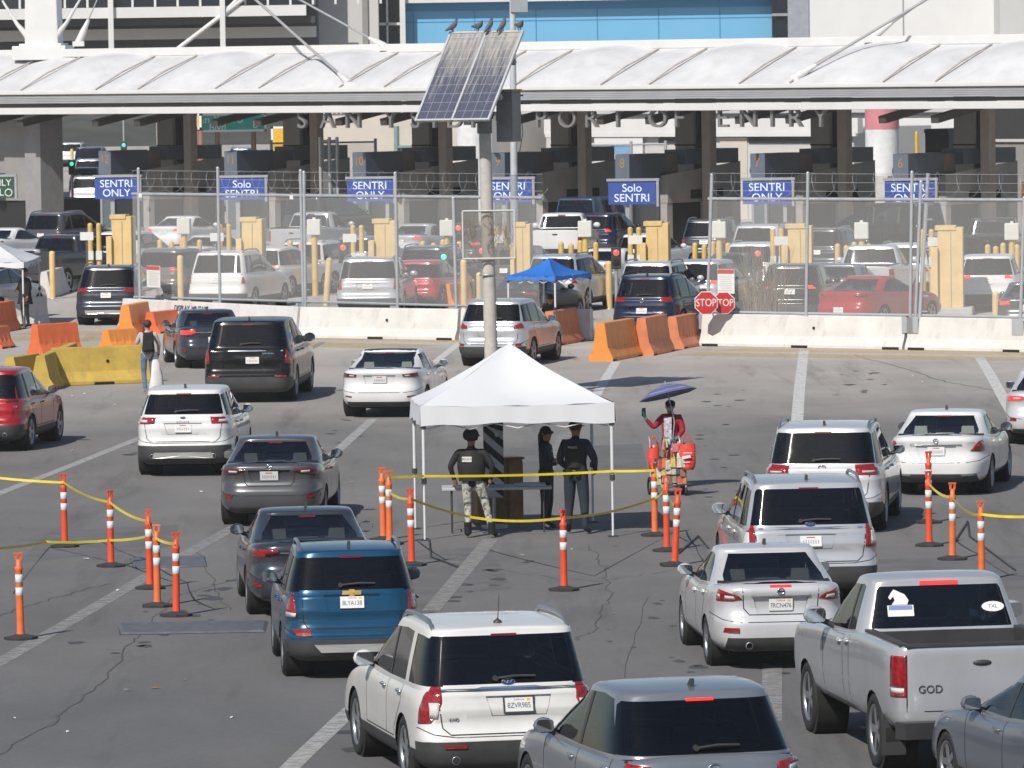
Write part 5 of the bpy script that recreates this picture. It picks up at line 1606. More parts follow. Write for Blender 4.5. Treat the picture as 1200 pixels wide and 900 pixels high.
car('sedan_dark', PDGR, 'sedan_car', 'dark grey sedan partly hidden by the teal crossover', 363, 717, -5, 'car')
car('sedan_grey', PGRY, 'sedan_car', 'grey sedan with a white plate and dark red lamps behind the dark sedan', 322, 613, 3, 'car', tail=LDARK)
car('crossover_white', PW, 'crossover_car', 'white crossover with black lower bumper and twin exhausts on the left', 221, 555, 3, 'car')
car('sedan_glassroof', PW, 'sedan_car', 'white sedan with a dark glass roof left of the white tent', 453, 487, 8, 'car')
car('long_black', PBLK, 'large_suv', 'black long SUV with a chrome tailgate strip near the barrier', 297, 469, 4, 'SUV')
car('sedan_dark', PDGR, 'sedan_car', 'dark charcoal sedan half hidden by the long black SUV', 247, 430, -9, 'car', tail=LREDON)
car('silver_cross', PSIL, 'crossover_car', 'silver crossover behind the solar panel pole with tall red lamps', 585, 428, 14, 'car')
car('red_cross', PRED, 'crossover_car', 'red crossover cut by the left edge of the frame', -13, 527, 8, 'car')
car('dark_x', PDGR, 'crossover_car', 'black crossover passing the left end of the white barrier', 131, 380, 7, 'car')
car('navy_cross', PNAVY, 'crossover_car', 'dark navy crossover behind the orange barriers on the right', 763, 393, 18, 'car')

# stickers on the pickup's rear glass
tr_ = [o for o in SC.objects if o.name.startswith('pickup_truck')][0]
STK = mat('sticker_white', (.78, .78, .78), .6, var=0)
wb_ = 3.57; ydk = wb_ * .24 + .03; zo = .09
mb = MB()
def stk(x, z, q): return Vector((x, ydk + (z - 1.43) * .40 - .03, z))
T = Matrix.Translation(stk(-.46, 1.64, 0)) @ Matrix.Rotation(math.pi / 2 - .38, 4, 'X')
mb.box((0, 0, 0), (.30, .13, .004), 0, M=T); mb.box((0, .035, .003), (.27, .05, .003), 1, M=T)
mb.prism([(-.10, .07), (.08, .07), (.10, .12), (.06, .19), (-.02, .23), (-.06, .25), (-.09, .22), (-.13, .16), (-.11, .13), (-.07, .17), (-.06, .12)], 0, .004, 0, T)
mb.build('window_sticker', [STK, mat('sticker_blue', (.20, .26, .5), .6, var=0)], tr_)
mb = MB()
T = Matrix.Translation(stk(.60, 1.66, 0)) @ Matrix.Rotation(math.pi / 2 - .38, 4, 'X')
mb.prism([(.13 * math.cos(a), .06 * math.sin(a)) for a in np.linspace(0, 2 * math.pi, 18)[:-1]], 0, .004, 0, T)
mb.text('TXL', .06, T @ Matrix.Translation((0, 0, .005)), 1)
mb.build('window_sticker', [STK, INK], tr_)

# ------------------------------------------------------------------ vehicles behind the fence
suv('far_suv', 1.88, 1.74, 2.78, 1.0, .95, n=8, ng=7, N=60, plate='', plate_z=.92, rails=True, tail=[(.74, .88), (1.02, .88), (1.02, 1.14), (.76, 1.14)], bump=(.3, .54), badge=None)
suv('far_suv_slim', 1.86, 1.68, 2.7, .96, .95, n=7, ng=6.5, N=60, plate='', plate_z=.90, tail=[(.54, .98), (1.02, .98), (1.02, 1.10), (.56, 1.09)], tail_mat=LREDON, bump=(.3, .52))
suv('far_boxy', 1.95, 1.85, 2.95, 1.05, .95, n=11, ng=9, hwr=.80, N=60, plate='', plate_z=.96, rails=True, tail=[(.84, .86), (1.02, .86), (1.02, 1.2), (.86, 1.2)], bump=(.3, .55))
suv('far_hatch', 1.70, 1.50, 2.5, .70, .8, n=6, ng=6, N=60, plate='', plate_z=.78, tail=[(.72, .80), (1.02, .82), (1.02, 1.02), (.76, 1.0)], bump=(.25, .4), bumpcol=1, clad=.3)
sedan('far_sedan', 1.82, 1.46, 2.75, 1.03, .95, N=60, plate='', tail=[(.54, .90), (1.02, .88), (1.02, 1.01), (.56, .99)], tail_mat=LREDON)
sedan('far_sedan_dim', 1.82, 1.45, 2.75, 1.03, .95, N=60, plate='', plate_z=.55, tail=[(.50, .93), (1.02, .90), (1.02, 1.0), (.56, .99)], tail_mat=LDARK)
pickup('far_pickup', 2.02, 1.90, 3.5, 1.2, .98, N=60, plate='')
suv('far_van', 2.0, 2.1, 3.4, 1.1, 1.0, n=12, ng=9, hwr=.82, N=60, plate='', plate_z=.9, tail=[(.88, .9), (1.02, .9), (1.02, 1.5), (.90, 1.5)], yb_r=-1.0, yr_r=-.85, bump=(.3, .5))
HT = {k: _CAR[k][1]['H'] for k in _CAR}
def far(kind, pnt, name, label, u, vr, yaw, cat='car', tail=None, group='vehicles queueing beyond the fence'):
    H = HT[kind] - .02
    p = G(u, vr, H)
    off = 1.0                                   # the roof crown sits ahead of the rear axle
    return put_car(kind, pnt, name, label, cat, (p.x - off * math.sin(R_(yaw)), p.y - off * math.cos(R_(yaw)), 0), yaw, group, True, tail=tail)
far('big_silver', PSIL, 'large_suv', 'silver SUV with tall red lamps close behind the middle of the fence', 440, 300, 6, 'SUV')
far('far_boxy', PWW, 'large_suv', 'white boxy SUV behind the fence above the barrier lettering', 276, 293, 16, 'SUV')
far('far_suv_slim', PBRN, 'crossover_car', 'brown grey crossover behind the paper notice on the left fence', 212, 290, 24, 'car')
far('far_suv_slim', PWW, 'crossover_car', 'white crossover in the left fenced lane beside the boxy white SUV', 326, 288, 22, 'car')
far('far_suv', PW, 'crossover_car', 'white SUV with wide red lamps ahead of the lone yellow bollard', 376, 281, 22, 'SUV')
far('far_hatch', PCRED, 'hatchback_car', 'small bright red hatchback right of the silver SUV', 502, 304, 18, 'car')
far('far_suv', PDGR, 'crossover_car', 'dark SUV beyond the small red hatchback', 514, 287, 18, 'SUV')
far('far_pickup', PSIL, 'pickup_truck', 'silver pickup below booth 10 at the end of its lane', 364, 249, 20, 'pickup truck')
far('far_van', PDGR, 'passenger_van', 'dark tall van pulled up in front of booth 10', 382, 229, 30, 'van')
far('far_sedan_dim', PSIL2, 'sedan_car', 'pale silver sedan below booth 11 behind the sign plate', 250, 275, 25, 'car')
far('far_sedan', PW, 'sedan_car', 'white sedan with lit red lamps below booth 12', 217, 253, 25, 'car')
far('far_pickup', PW, 'pickup_truck', 'white pickup left of the Solo SENTRI sign of booth 8', 658, 250, 8, 'pickup truck')
far('far_van', PBLU, 'passenger_van', 'steel blue van at the window of booth 8', 696, 230, 24, 'van')
far('far_suv_slim', PNAVY, 'crossover_car', 'navy crossover behind the white pickup by booth 8', 712, 249, 20, 'car')
far('far_hatch', PW, 'hatchback_car', 'white hatchback half behind the yellow cabinet of booth 8', 765, 273, 24, 'car')
far('far_sedan', PW, 'sedan_car', 'white sedan left of the red signal beyond the navy crossover', 716, 291, 22, 'car')
far('far_suv', PDGR, 'crossover_car', 'dark grey SUV right of the booth 8 cabinet', 838, 256, 15, 'SUV')
far('far_suv_slim', PSIL, 'crossover_car', 'silver crossover behind the leaning fence post', 832, 303, 18, 'car')
far('far_sedan_dim', PGRY, 'sedan_car', 'grey sedan behind the paper notice on the right fence', 864, 296, 26, 'car')
far('far_suv', PW, 'crossover_car', 'white SUV with lit lamps left of the booth 7 cabinet', 894, 283, 18, 'SUV')
far('far_suv_slim', PBLK, 'crossover_car', 'black crossover close behind the right fence beside the red sedan', 937, 308, 12, 'car')
far('far_sedan', PMGR, 'sedan_car', 'mid grey sedan between the black crossover and the silver pickup', 988, 309, 18, 'car')
far('far_pickup', PSIL2, 'pickup_truck', 'silver pickup beyond the red sedan on the right', 1020, 288, 12, 'pickup truck')
far('far_sedan_dim', PRED, 'sedan_car', 'red sedan turned side on behind the right fence', 1024, 323, 33, 'car')
far('far_suv_slim', PW, 'crossover_car', 'white crossover behind the last fence panel at the right', 1160, 297, 7, 'SUV')
far('far_pickup', PBLK, 'pickup_truck', 'black pickup beyond the last white crossover on the right', 1163, 256, 10, 'pickup truck')
far('far_van', PBLK, 'passenger_van', 'black van seen side on in the lane of booth 6', 1042, 237, -52, 'van')
far('far_suv', PDGR, 'crossover_car', 'dark SUV with a lit lamp bar between booths 7 and 6', 975, 266, 20, 'SUV')
far('far_suv', PW, 'crossover_car', 'white SUV partly behind the leaning ladder post', 1070, 284, 16, 'SUV')
far('far_boxy', PGRY, 'large_suv', 'grey boxy SUV facing booth 12 at the far left', 78, 248, 28, 'SUV')
far('far_pickup', PDGR, 'pickup_truck', 'dark grey pickup beyond the white left tent', 66, 276, 26, 'pickup truck')
far('far_sedan_dim', PSIL, 'sedan_car', 'silver sedan just above the white left tent', 36, 291, 24, 'car')
far('far_sedan', PNAVY, 'sedan_car', 'dark blue sedan left of the booth 12 cabinet', 112, 277, 24, 'car')
far('far_sedan_dim', PW, 'sedan_car', 'white sedan at the left edge beyond the silver sedan', 10, 267, 26, 'car')
far('far_suv_slim', PW, 'crossover_car', 'white crossover between booth 12 cabinet and the black crossover', 158, 270, 22, 'car')
far('far_suv', PSIL, 'crossover_car', 'silver SUV cut by the left edge under the white left tent', -16, 308, 20, 'SUV')
far('far_suv', PSIL, 'crossover_car', 'silver SUV behind the blue tent', 668, 297, 20, 'SUV')
far('far_sedan_dim', PBLK, 'sedan_car', 'black sedan under the front of the blue tent', 622, 322, 20, 'car', tail=LRED)
far('far_suv', PSIL2, 'crossover_car', 'pale silver SUV directly ahead of the navy crossover', 774, 305, 16, 'SUV')
far('far_sedan', PDGR, 'sedan_car', 'dark sedan behind the mesh cage on the pole', 560, 268, 22, 'car')
far('far_suv_slim', PDGR, 'crossover_car', 'dark crossover under the booth 9 sign', 612, 287, 20, 'car')
far('far_sedan', PSIL, 'sedan_car', 'silver sedan right of the booth 10 sign post', 492, 262, 22, 'car')
far('far_hatch', PMGR, 'hatchback_car', 'grey hatchback below the booth 10 cabinet', 430, 276, 20, 'car')
far('far_boxy', PSIL2, 'large_suv', 'pale boxy SUV beyond the booth 7 cabinet', 905, 262, 22, 'SUV')
far('far_sedan', PGRY, 'sedan_car', 'grey sedan at the right edge beyond the fence', 1212, 330, 10, 'car')
# the file of vehicles driving off beyond booth 12
G2 = 'vehicles driving off beyond booth 12'
far('far_suv', PW, 'crossover_car', 'white SUV farthest off in the file beyond booth 12', 87, 167, 4, 'SUV', LREDON, G2)
far('far_van', PNAVY, 'passenger_van', 'navy van in the file beyond booth 12', 108, 172, 4, 'van', None, G2)
far('far_suv', PSIL, 'crossover_car', 'silver roofed SUV behind the navy van beyond booth 12', 108, 186, 6, 'SUV', LREDON, G2)
far('far_suv_slim', PBLK, 'crossover_car', 'black crossover with lit lamps in the file beyond booth 12', 105, 196, 8, 'car', LREDON, G2)
far('far_suv', PSIL2, 'crossover_car', 'pale SUV nearest to the back of the booth 12 sign', 110, 206, 10, 'SUV', LREDON, G2)
G3 = 'vehicles beyond booth 11'
far('far_sedan_dim', PBLK, 'sedan_car', 'black sedan beyond the gap left of booth 11', 250, 184, 10, 'car', None, G3)
far('far_suv', PBLU, 'crossover_car', 'steel blue SUV roof showing above booth 11', 288, 173, 10, 'SUV', None, G3)
far('far_sedan_dim', PSIL, 'sedan_car', 'silver sedan beyond the pale arrow post near booth 11', 262, 214, 18, 'car', None, G3)
# ------------------------------------------------------------------ barriers
BWHITE = mat('barrier_white', (.63, .62, .595), .75, var=.10, scale=1.6, bump=.15, scuff=.45, scol=(.22, .20, .18), sscale=2.0)
BYEL = mat('barrier_yellow', (.52, .36, .07), .75, var=.22, scale=1.8, bump=.2, scuff=.6, scol=(.16, .13, .09))
BORG = mat('barrier_orange', (.70, .15, .045), .55, var=.14, scale=2.5, scuff=.5, scol=(.24, .15, .10))
BORG2 = mat('barrier_orange_faded', (.62, .21, .09), .6, var=.2, scale=2.5, scuff=.5, scol=(.24, .15, .10))
BORG3 = mat('barrier_orange_sunny', (.76, .27, .05), .55, var=.12, scale=2.5, scuff=.5, scol=(.24, .15, .10))
def jersey(name, label, p0, p1, m, H=.86, wb=.30, wt=.09, group=None, ribs=False, cat='barrier', extra=None):
    d = p1 - p0; L = d.length; rz = math.atan2(d.y, d.x)
    t = thing(name, label, cat, p0, rz, group)
    prof = [(-wb, 0.0), (wb, 0.0), (wb, H * .10), (wb * .62, H * .36), (wt * 1.1, H), (-wt * 1.1, H), (-wb * .62, H * .36), (-wb, H * .10)]
    mb = MB()
    M = Matrix.Rotation(math.pi / 2, 4, 'Z') @ Matrix.Rotation(math.pi / 2, 4, 'X')
    T = Matrix(((0, 0, 1, 0), (1, 0, 0, 0), (0, 1, 0, 0), (0, 0, 0, 1)))
    mb.prism(prof, 0.0, L, 0, T)
    mb.build('barrier_body', [m], t, bevel=.02)
    if not ribs:
        for x in (.35, L * .5, L - .35) if L > 3 else (L * .5,):
            mb = MB(); mb.box((x, -wb - .004, .035), (.5, .02, .07)); mb.build('drain_slot', [UNDER], t)
        if L > 2:
            mb = MB(); mb.box((L * .56, -wt * 1.1 - .085, H * .62), (.06, .03, .06)); mb.build('lifting_hole', [UNDER], t)
    else:
        for k in range(int(L / .27)):
            x = .16 + k * .27
            mb = MB()
            mb.add([(x, -wb * .8, .12), (x + .07, -wb * .8, .12), (x + .07, -wt * 1.1 - .012, H * .82), (x, -wt * 1.1 - .012, H * .82), (x, -wb * .3, .12), (x + .07, -wb * .3, .12), (x + .07, -wt * .4, H * .82), (x, -wt * .4, H * .82)],
                   [(0, 1, 2, 3), (0, 4, 5, 1), (3, 2, 6, 7), (0, 3, 7, 4), (1, 5, 6, 2)])
            mb.build('rib', [m], t)
        mb = MB()
        for x in (.2, L - .2): mb.box((x, 0, .02), (.26, wb * 2.06, .045))
        mb.build('fork_slot', [UNDER], t)
    return t
# line of white concrete barriers carrying the fence
bl = [G(148, 384), G(355, 395.5), G(540, 398.5)]
jersey('concrete_barrier', 'white concrete barrier with black DISPLAY lettering under the left fence', bl[0], bl[1] - (bl[1] - bl[0]).normalized() * .06, BWHITE, group='white concrete barriers under the fence')
jersey('concrete_barrier', 'white concrete barrier under the fence beside the silver SUV', bl[1], bl[2], BWHITE, group='white concrete barriers under the fence')
jersey('concrete_barrier', 'short white concrete barrier behind the silver crossover and pole', bl[2] + Vector((.05, -.03, 0)), bl[2] + Vector((3.6, -1.2, 0)), BWHITE, group='white concrete barriers under the fence')
br = [G(826, 405), G(1064, 409.5), G(1067.5, 409.6), G(1320, 415)]
jersey('concrete_barrier', 'white concrete barrier beside the STOP signs', br[0], br[1], BWHITE, group='white concrete barriers under the fence')
jersey('concrete_barrier', 'white concrete barrier under the last right fence panels', br[2], br[3], BWHITE, group='white concrete barriers under the fence')
d = (bl[1] - bl[0]).normalized(); rz_b = math.atan2(d.y, d.x)
mb = MB()
for s, u in (('DISPLAY', 217), ('MILITARE', 263)):
    P = bl[0] + d * ((G(u, 388) - bl[0]).dot(d)) + Vector((d.y, -d.x, 0)) * .15
    P.z = .66
    mb.text(s, .23, Matrix.Translation(P) @ Matrix.Rotation(rz_b, 4, 'Z') @ Matrix.Rotation(math.pi / 2 - .14, 4, 'X'), 0, thick=.004, sx=.95)
o_ = [o for o in SC.objects if o.name == 'concrete_barrier'][0]
q = mb.build('barrier_lettering', [INK])
q.parent = o_; q.matrix_parent_inverse = o_.matrix_basis.inverted()
for (u0, v0, u1, v1, lab, g) in ((8, 383, 53, 381, 'white concrete barrier behind the dark clad guard at far left', None), (52, 349, 92, 336, 'grey white barrier end beside the yellow bollard at far left', None), (195, 352, 222, 338, 'grey barrier end seen through the left fence', None)):
    jersey('concrete_barrier', lab, G(u0, v0), G(u1, v1), BWHITE if g is None else CONC)
# orange plastic barriers
for (u0, v0, u1, v1, lab, m, h) in (
    (41, 416, 88, 413, 'orange plastic barrier left of the yellow concrete barrier', BORG, .82),
    (-14, 391, 13, 386, 'orange plastic barrier cut by the left edge near the guard', BORG, .85),
    (-10, 409, 6, 407, 'low orange barrier corner at the left edge', BORG, .6),
    (147, 393, 170, 388, 'upright orange barrier behind the black crossover', BORG3, .86),
    (124, 408, 157, 406, 'small orange barrier end above the yellow concrete barrier', BORG3, .5),
    (176, 391, 212, 387, 'orange barrier beside the walking pedestrian', BORG, .62),
    (644, 405, 672, 400, 'narrow orange barrier leaning beside the silver crossover', BORG2, .92),
    (704, 423.5, 739, 417, 'ribbed orange barrier nearest the silver crossover in the row of three', BORG3, .98),
    (752, 417, 777, 411.5, 'ribbed orange barrier in the middle of the row of three', BORG2, .98),
    (788, 409, 812, 404.5, 'ribbed orange barrier nearest the STOP signs in the row of three', BORG2, .86),
    (523, 361, 547, 358, 'orange barrier seen through the fence left of the mesh cage', BORG3, .75),
    (699, 348, 726, 345, 'orange barrier low beyond the blue tent', BORG, .3)):
    jersey('plastic_barrier', lab, G(u0, v0), G(u1, v1), m, H=h, wb=.32, wt=.10, group='orange plastic barriers', ribs=True)
jersey('concrete_barrier', 'long yellow concrete barrier left of the pedestrian', G(62, 452), G(172, 448), BYEL, H=.92, wb=.34)
jersey('concrete_barrier', 'yellow concrete barrier turned end on by the red crossover', G(48, 458), G(86, 441), BYEL, H=.84, wb=.34)
jersey('concrete_barrier', 'short yellow concrete barrier farthest left', G(12, 447), G(42, 442), BYEL, H=.6, wb=.3)

# ------------------------------------------------------------------ fence on the barriers
FPOST = mat('fence_post', (.50, .52, .54), .4, metal=.4, var=.08, scale=4)
CHAIN = veil('chain_link', (.60, .60, .59), .24)
def fence(name, label, p0, p1, ztop_, z0, posts, group, coils=True, ztall=None):
    d = p1 - p0; L = d.length; rz = math.atan2(d.y, d.x)
    t = thing(name, label, 'fence', p0, rz, group)
    mb = MB(); mb.add([(0, 0, z0), (L, 0, z0), (L, 0, ztop_), (0, 0, ztop_)], [(0, 1, 2, 3)]); mb.build('chain_link_mesh', [CHAIN], t)
    mb = MB(); mb.cyl((0, .0, ztop_), (L, .0, ztop_), .045, n=8); mb.build('top_rail', [FPOST], t)
    mb = MB(); mb.cyl((0, .0, z0 + .03), (L, .0, z0 + .03), .035, n=8); mb.build('bottom_rail', [FPOST], t)
    for x, lean, tall in posts:
        mb = MB(); zt = ztop_ + tall
        mb.cyl((x, -.03, z0 - .35), (x + lean, -.03, zt), .045, n=10); mb.ico((x + lean, -.03, zt), .055, 0, 1)
        mb.box((x, -.16, z0 - .22), (.34, .02, .42), 0)
        mb.build('fence_post', [FPOST], t)
    if coils:
        mb = MB(); pts = []
        n = int(L / .62) * 14
        for i in range(n):
            a = i / 14 * 2 * math.pi; pts.append((L * i / n, .30 * math.cos(a), ztop_ + .38 + .33 * math.sin(a)))
        mb.tube(pts, .004, 4)
        for zz_ in (.22, .45, .68): mb.cyl((0, 0, ztop_ + zz_), (L, 0, ztop_ + zz_ - .04), .0055, n=5)
        mb.build('razor_wire', [FPOST], t)
    return t
def fx(p0, p1, u, v):
    """distance along the fence line of a pixel column"""
    d = (p1 - p0).normalized(); r = ray(u, v); n = Vector((-d.y, d.x, 0))
    k = (p0 - CAM).dot(n) / r.dot(n); P = CAM + r * k
    return (P - p0).dot(d), P.z
L0 = bl[0].copy(); L1 = bl[2] + Vector((2.3, -1.2, 0))
def plist(p0, p1, us, vb=362):
    out = []
    for ub, ut, vt in us:
        x0, _ = fx(p0, p1, ub, vb); x1, zt = fx(p0, p1, ut, vt); out.append((x0, x1 - x0, zt))
    return out
def mkfence(name, label, p0, p1, vr, posts, u_ref, group, **k):
    zr = fx(p0, p1, u_ref, vr)[1]
    ps_ = [(x, l, z - zr) for x, l, z in plist(p0, p1, posts)]
    return fence(name, label, p0, p1, zr, .87, ps_, group, **k)
FG = 'chain link fence on the white barriers'
mkfence('chain_link_fence', 'tall chain link fence with razor wire on the left white barriers', L0 + Vector((.25, -.05, 0)), L1, 229, [(165, 163, 198), (259, 256, 197), (356.5, 353, 200), (359, 357, 202), (467, 464, 203), (536, 532, 232)], 350, FG)
R0_, R1_ = br[0].copy(), br[3].copy()
mkfence('chain_link_fence', 'tall chain link fence with razor wire on the right white barriers', R0_ + Vector((.15, .1, 0)), R1_, 233.5, [(829, 835, 205), (945, 947.5, 203), (1067, 1069.5, 202), (1073, 1080, 213), (1196, 1201, 232)], 1000, FG)
# ladder rungs on the leaning post
t = thing('step_pole', 'slender pole with step rungs leaning on the right fence', 'pole', br[2] + Vector((.2, -.25, 0)))
mb = MB(); mb.cyl((0, 0, .5), (.28, 0, 4.6), .05, n=8); mb.build('shaft', [FPOST], t)
for k in range(9):
    mb = MB(); z = 1.0 + k * .4; mb.cyl((z * .062, 0, z), (z * .062 + .16, 0, z), .018, n=6); mb.build('rung', [FPOST], t)
# notices wired to the fence
NOTE = mat('notice_white', (.72, .72, .70), .6, var=.05)
def notice(u0, u1, v0, v1, pA, pB, label):
    x0, zt = fx(pA, pB, u0, v0); x1, zb = fx(pA, pB, u1, v1)
    d = (pB - pA).normalized(); rz = math.atan2(d.y, d.x)
    t = thing('fence_notice', label, 'notice', pA + d * x0, rz)
    w_, h_ = x1 - x0, zt - zb
    mb = MB(); mb.box((w_ / 2, -.09, zb + h_ / 2), (w_, .012, h_)); mb.build('sheet', [NOTE], t)
    mb = MB(); mb.box((w_ / 2, -.10, zt - h_ * .10), (w_ * .96, .012, h_ * .17)); mb.build('red_header', [mat('notice_red', (.50, .10, .09), .6, var=0)], t)
    mb = MB()
    for k in range(9): mb.box((w_ * (.5 + .04 * math.sin(k * 2.1)), -.098, zt - h_ * (.28 + k * .075)), (w_ * (.74 + .1 * math.sin(k * 1.7)), .006, h_ * .022))
    mb.build('print_lines', [mat('notice_print', (.48, .46, .46), .7, var=0)], t)
notice(175, 191, 311, 337, bl[0], bl[1], 'white paper notice with a red header on the left fence')
notice(843, 863, 315, 344, br[0], br[1], 'white paper notice with a red header above the STOP signs')
for (u, v, pA, pB, lb) in ((168, 229, bl[0], bl[1], 'first left fence post'), (345, 231, bl[0], bl[1], 'paired left fence posts')):
    x, z = fx(pA, pB, u, v); d = (pB - pA).normalized()
    t = thing('fence_tag', 'tiny white tag hung on the fence rail by the %s' % lb, 'tag', pA + d * x, math.atan2(d.y, d.x))
    mb = MB(); mb.box((0, -.1, z), (.17, .01, .12)); mb.build('plate', [NOTE], t)
    mb = MB(); mb.box((0, -.085, z + .08), (.02, .02, .1)); mb.build('tie', [FPOST], t)
# two STOP paddles at the barrier end
SRED = mat('stop_red', (.50, .025, .03), .45, var=.06)
for (u, v, off, lb, dy) in ((827.5, 355, 13, 'front STOP sign at the end of the right white barrier', -.95), (848, 355, 12.5, 'rear STOP sign partly hidden by the other STOP sign', -.75)):
    P = G(826, 405) + Vector((0, dy, 0)); r_ = atY(u + off, v, P.y) - atY(u, v, P.y); R = r_.length * 1.04
    c = atY(u, v, P.y)
    t = thing('stop_sign', lb, 'stop sign', (c.x, P.y, 0))
    oct_ = [(R * math.cos(math.pi / 8 + k * math.pi / 4), R * math.sin(math.pi / 8 + k * math.pi / 4)) for k in range(8)]
    mb = MB(); T = Matrix.Translation((0, 0, c.z)) @ Matrix.Rotation(math.pi / 2, 4, 'X')
    mb.prism([(x * 1.08, y * 1.08) for x, y in oct_], -.012, 0, 1, T); mb.prism(oct_, .0025, .012, 0, T)
    mb.build('sign_face', [SRED, NOTE], t)
    mb = MB(); mb.text('STOP', R * .92, T @ Matrix.Translation((0, 0, .014)), 0, thick=.004, sx=.80); mb.build('sign_lettering', [NOTE], t)
    mb = MB(); mb.cyl((0, .01, c.z - R * .2), (.12, .80, c.z - R * .2), .022, n=8); mb.cyl((0, .02, c.z - R * .7), (0, .02, c.z + R * .7), .02, n=8); mb.build('sign_bracket', [FPOST], t)

# ------------------------------------------------------------------ lane equipment in front of the booths
def px_h(u, v0, v1, Y): return atY(u, v0, Y).z, atY(u, v1, Y).z
CABX = [(125, 154, 254, 318), (277, 307, 257, 300), (432, 463, 259, 302), (598, 621, 263, 312), (750, 783, 262, 304), (916, 951, 265, 312), (1091, 1128, 267, 350)]
for i, (u0, u1, v0, v1) in enumerate(CABX):
    Y = 190 - i * 2.5
    A, B = atY(u0, v0, Y), atY(u1, v0, Y); zt = A.z; wd = B.x - A.x
    P = Vector((A.x, Y, 0)); sc_ = Y / 7000
    lane = NUM[i]
    t = thing('reader_cabinet', 'tall cream yellow cabinet in the lane of booth %s' % lane, 'cabinet', P, -.12, 'cream yellow lane cabinets')
    mb = MB(); mb.box((wd * .60, .4, zt / 2), (wd * .80, .8, zt)); mb.build('cabinet_body', [CREAM], t, bevel=.015)
    mb = MB(); mb.box((wd * .45, .32, zt - .01), (wd * .66, .7, .14)); mb.build('cabinet_cap', [CREAM], t, bevel=.012)
    mb = MB(); mb.box((wd * .1, .1, zt * .40), (wd * .22, .5, zt * .76)); mb.build('side_housing', [CREAM], t, bevel=.012)
    mb = MB(); mb.box((wd * .62, -.004, zt * .5), (.018, .012, zt * .9)); mb.box((wd * 1.003, .4, zt * .52), (.008, .02, zt * .9)); mb.build('door_gap', [CONCD], t)
    mb = MB(); mb.box((wd * .55, .38, .12), (wd * 1.5, 1.4, .24)); mb.build('island_plinth', [CONC], t, bevel=.03)
    s0 = sc_ * 1.0
    # guard bollard pair left of the cabinet
    x = atY(u0, v0, Y + 14).x
    for k, (dx, lb) in enumerate(((-34, 'left'), (-24, 'right'))):
        c = atY((u0 + u1) / 2 - 50 + dx + 56 - (6 if i < 3 else 0), 262 + i * 1.2, Y + 10)
        tb = thing('bollard', '%s yellow bollard of the pair by the booth %s cabinet' % ('slim left' if k == 0 else 'slim right', lane), 'bollard', (c.x, Y + 10, 0), 0, 'yellow bollard pairs')
        mb = MB(); mb.cyl((0, 0, 0), (0, 0, c.z - .05), .085, n=12); mb.lathe([(.085, 0), (.07, .05), (.001, .08)], 12, 0, Matrix.Translation((0, 0, c.z - .05))); mb.build('post', [YEL], tb)
        mb = MB(); mb.box((.0, -.10, c.z * .55), (.2, .06, .3)); mb.build('guard_clip', [OFFW], tb)
    for k, dx in enumerate((-34, -22, -11, 8)):
        c = atY((u0 + u1) / 2 + 82 + dx, 283 + i + (k % 2) * 3, Y + 9)
        tb = thing('bollard', 'short yellow bollard number %s along the island of booth %s' % (('one', 'two', 'three', 'four')[k], lane), 'bollard', (c.x, Y + 9 + k * .8, 0), 0, 'short yellow island bollards')
        tb['label'] = 'short yellow bollard %s on the island of booth %s' % (('nearest the cabinet', 'second out from the cabinet', 'third out from the cabinet', 'farthest from the cabinet')[k], ('twelve', 'eleven', 'ten', 'nine', 'eight', 'seven', 'six')[i])
        tb['group'] = 'short yellow island bollards'
        mb = MB(); mb.cyl((0, 0, 0), (0, 0, max(.5, c.z)), .09, n=10); mb.lathe([(.09, 0), (.07, .05), (.001, .08)], 10, 0, Matrix.Translation((0, 0, max(.5, c.z)))); mb.build('post', [YEL], tb)
    # white reader box on a yellow stem
    c = atY((u0 + u1) / 2 + 76, 256 + i * .9, Y + 8)
    tb = thing('card_reader', 'off white reader box on a yellow stem in the lane right of booth %s cabinet' % lane, 'card reader', (c.x, Y + 8, 0), -.1, 'white card reader boxes')
    mb = MB(); mb.box((0, 0, c.z - .26), (.44, .36, .52)); mb.build('reader_box', [OFFW], tb, bevel=.03)
    mb = MB(); mb.cyl((0, 0, 0), (0, 0, c.z - .52), .10, n=12); mb.build('stem', [YEL], tb)
    mb = MB(); mb.box((0, .0, c.z + .03), (.1, .1, .06)); mb.build('lid_knob', [OFFW], tb)
    # small white plate sign and boxes on posts
    c = atY((u0 + u1) / 2 - 38 + (4 * i if i > 2 else 0), 272 + i * 1.0, Y + 1)
    tb = thing('plate_sign', 'small white plate sign left of the booth %s cabinet' % lane, 'sign', (c.x, Y + 1, 0), 0, 'small white lane plates')
    mb = MB(); mb.box((0, 0, c.z - .13), (.42, .03, .26)); mb.build('plate', [NOTE], tb)
    mb = MB(); mb.box((0, .04, (c.z) / 2), (.07, .05, c.z)); mb.build('post', [mat('dark_olive', (.09, .085, .06), .6)], tb)
    c = atY((u0 + u1) / 2 + 44 - 90 + (64 if i > 0 else 74), 282 + i, Y + 5)
    tb = thing('control_box', 'small white control box near the booth %s bollards' % lane, 'box', (c.x - .3, Y + 5, 0), 0, 'small white control boxes')
    mb = MB(); mb.box((0, 0, c.z - .22), (.28, .25, .46)); mb.build('box_body', [OFFW], tb, bevel=.02)
    mb = MB(); mb.cyl((0, 0, 0), (0, 0, c.z - .4), .06, n=8); mb.build('stem', [GALV], tb)
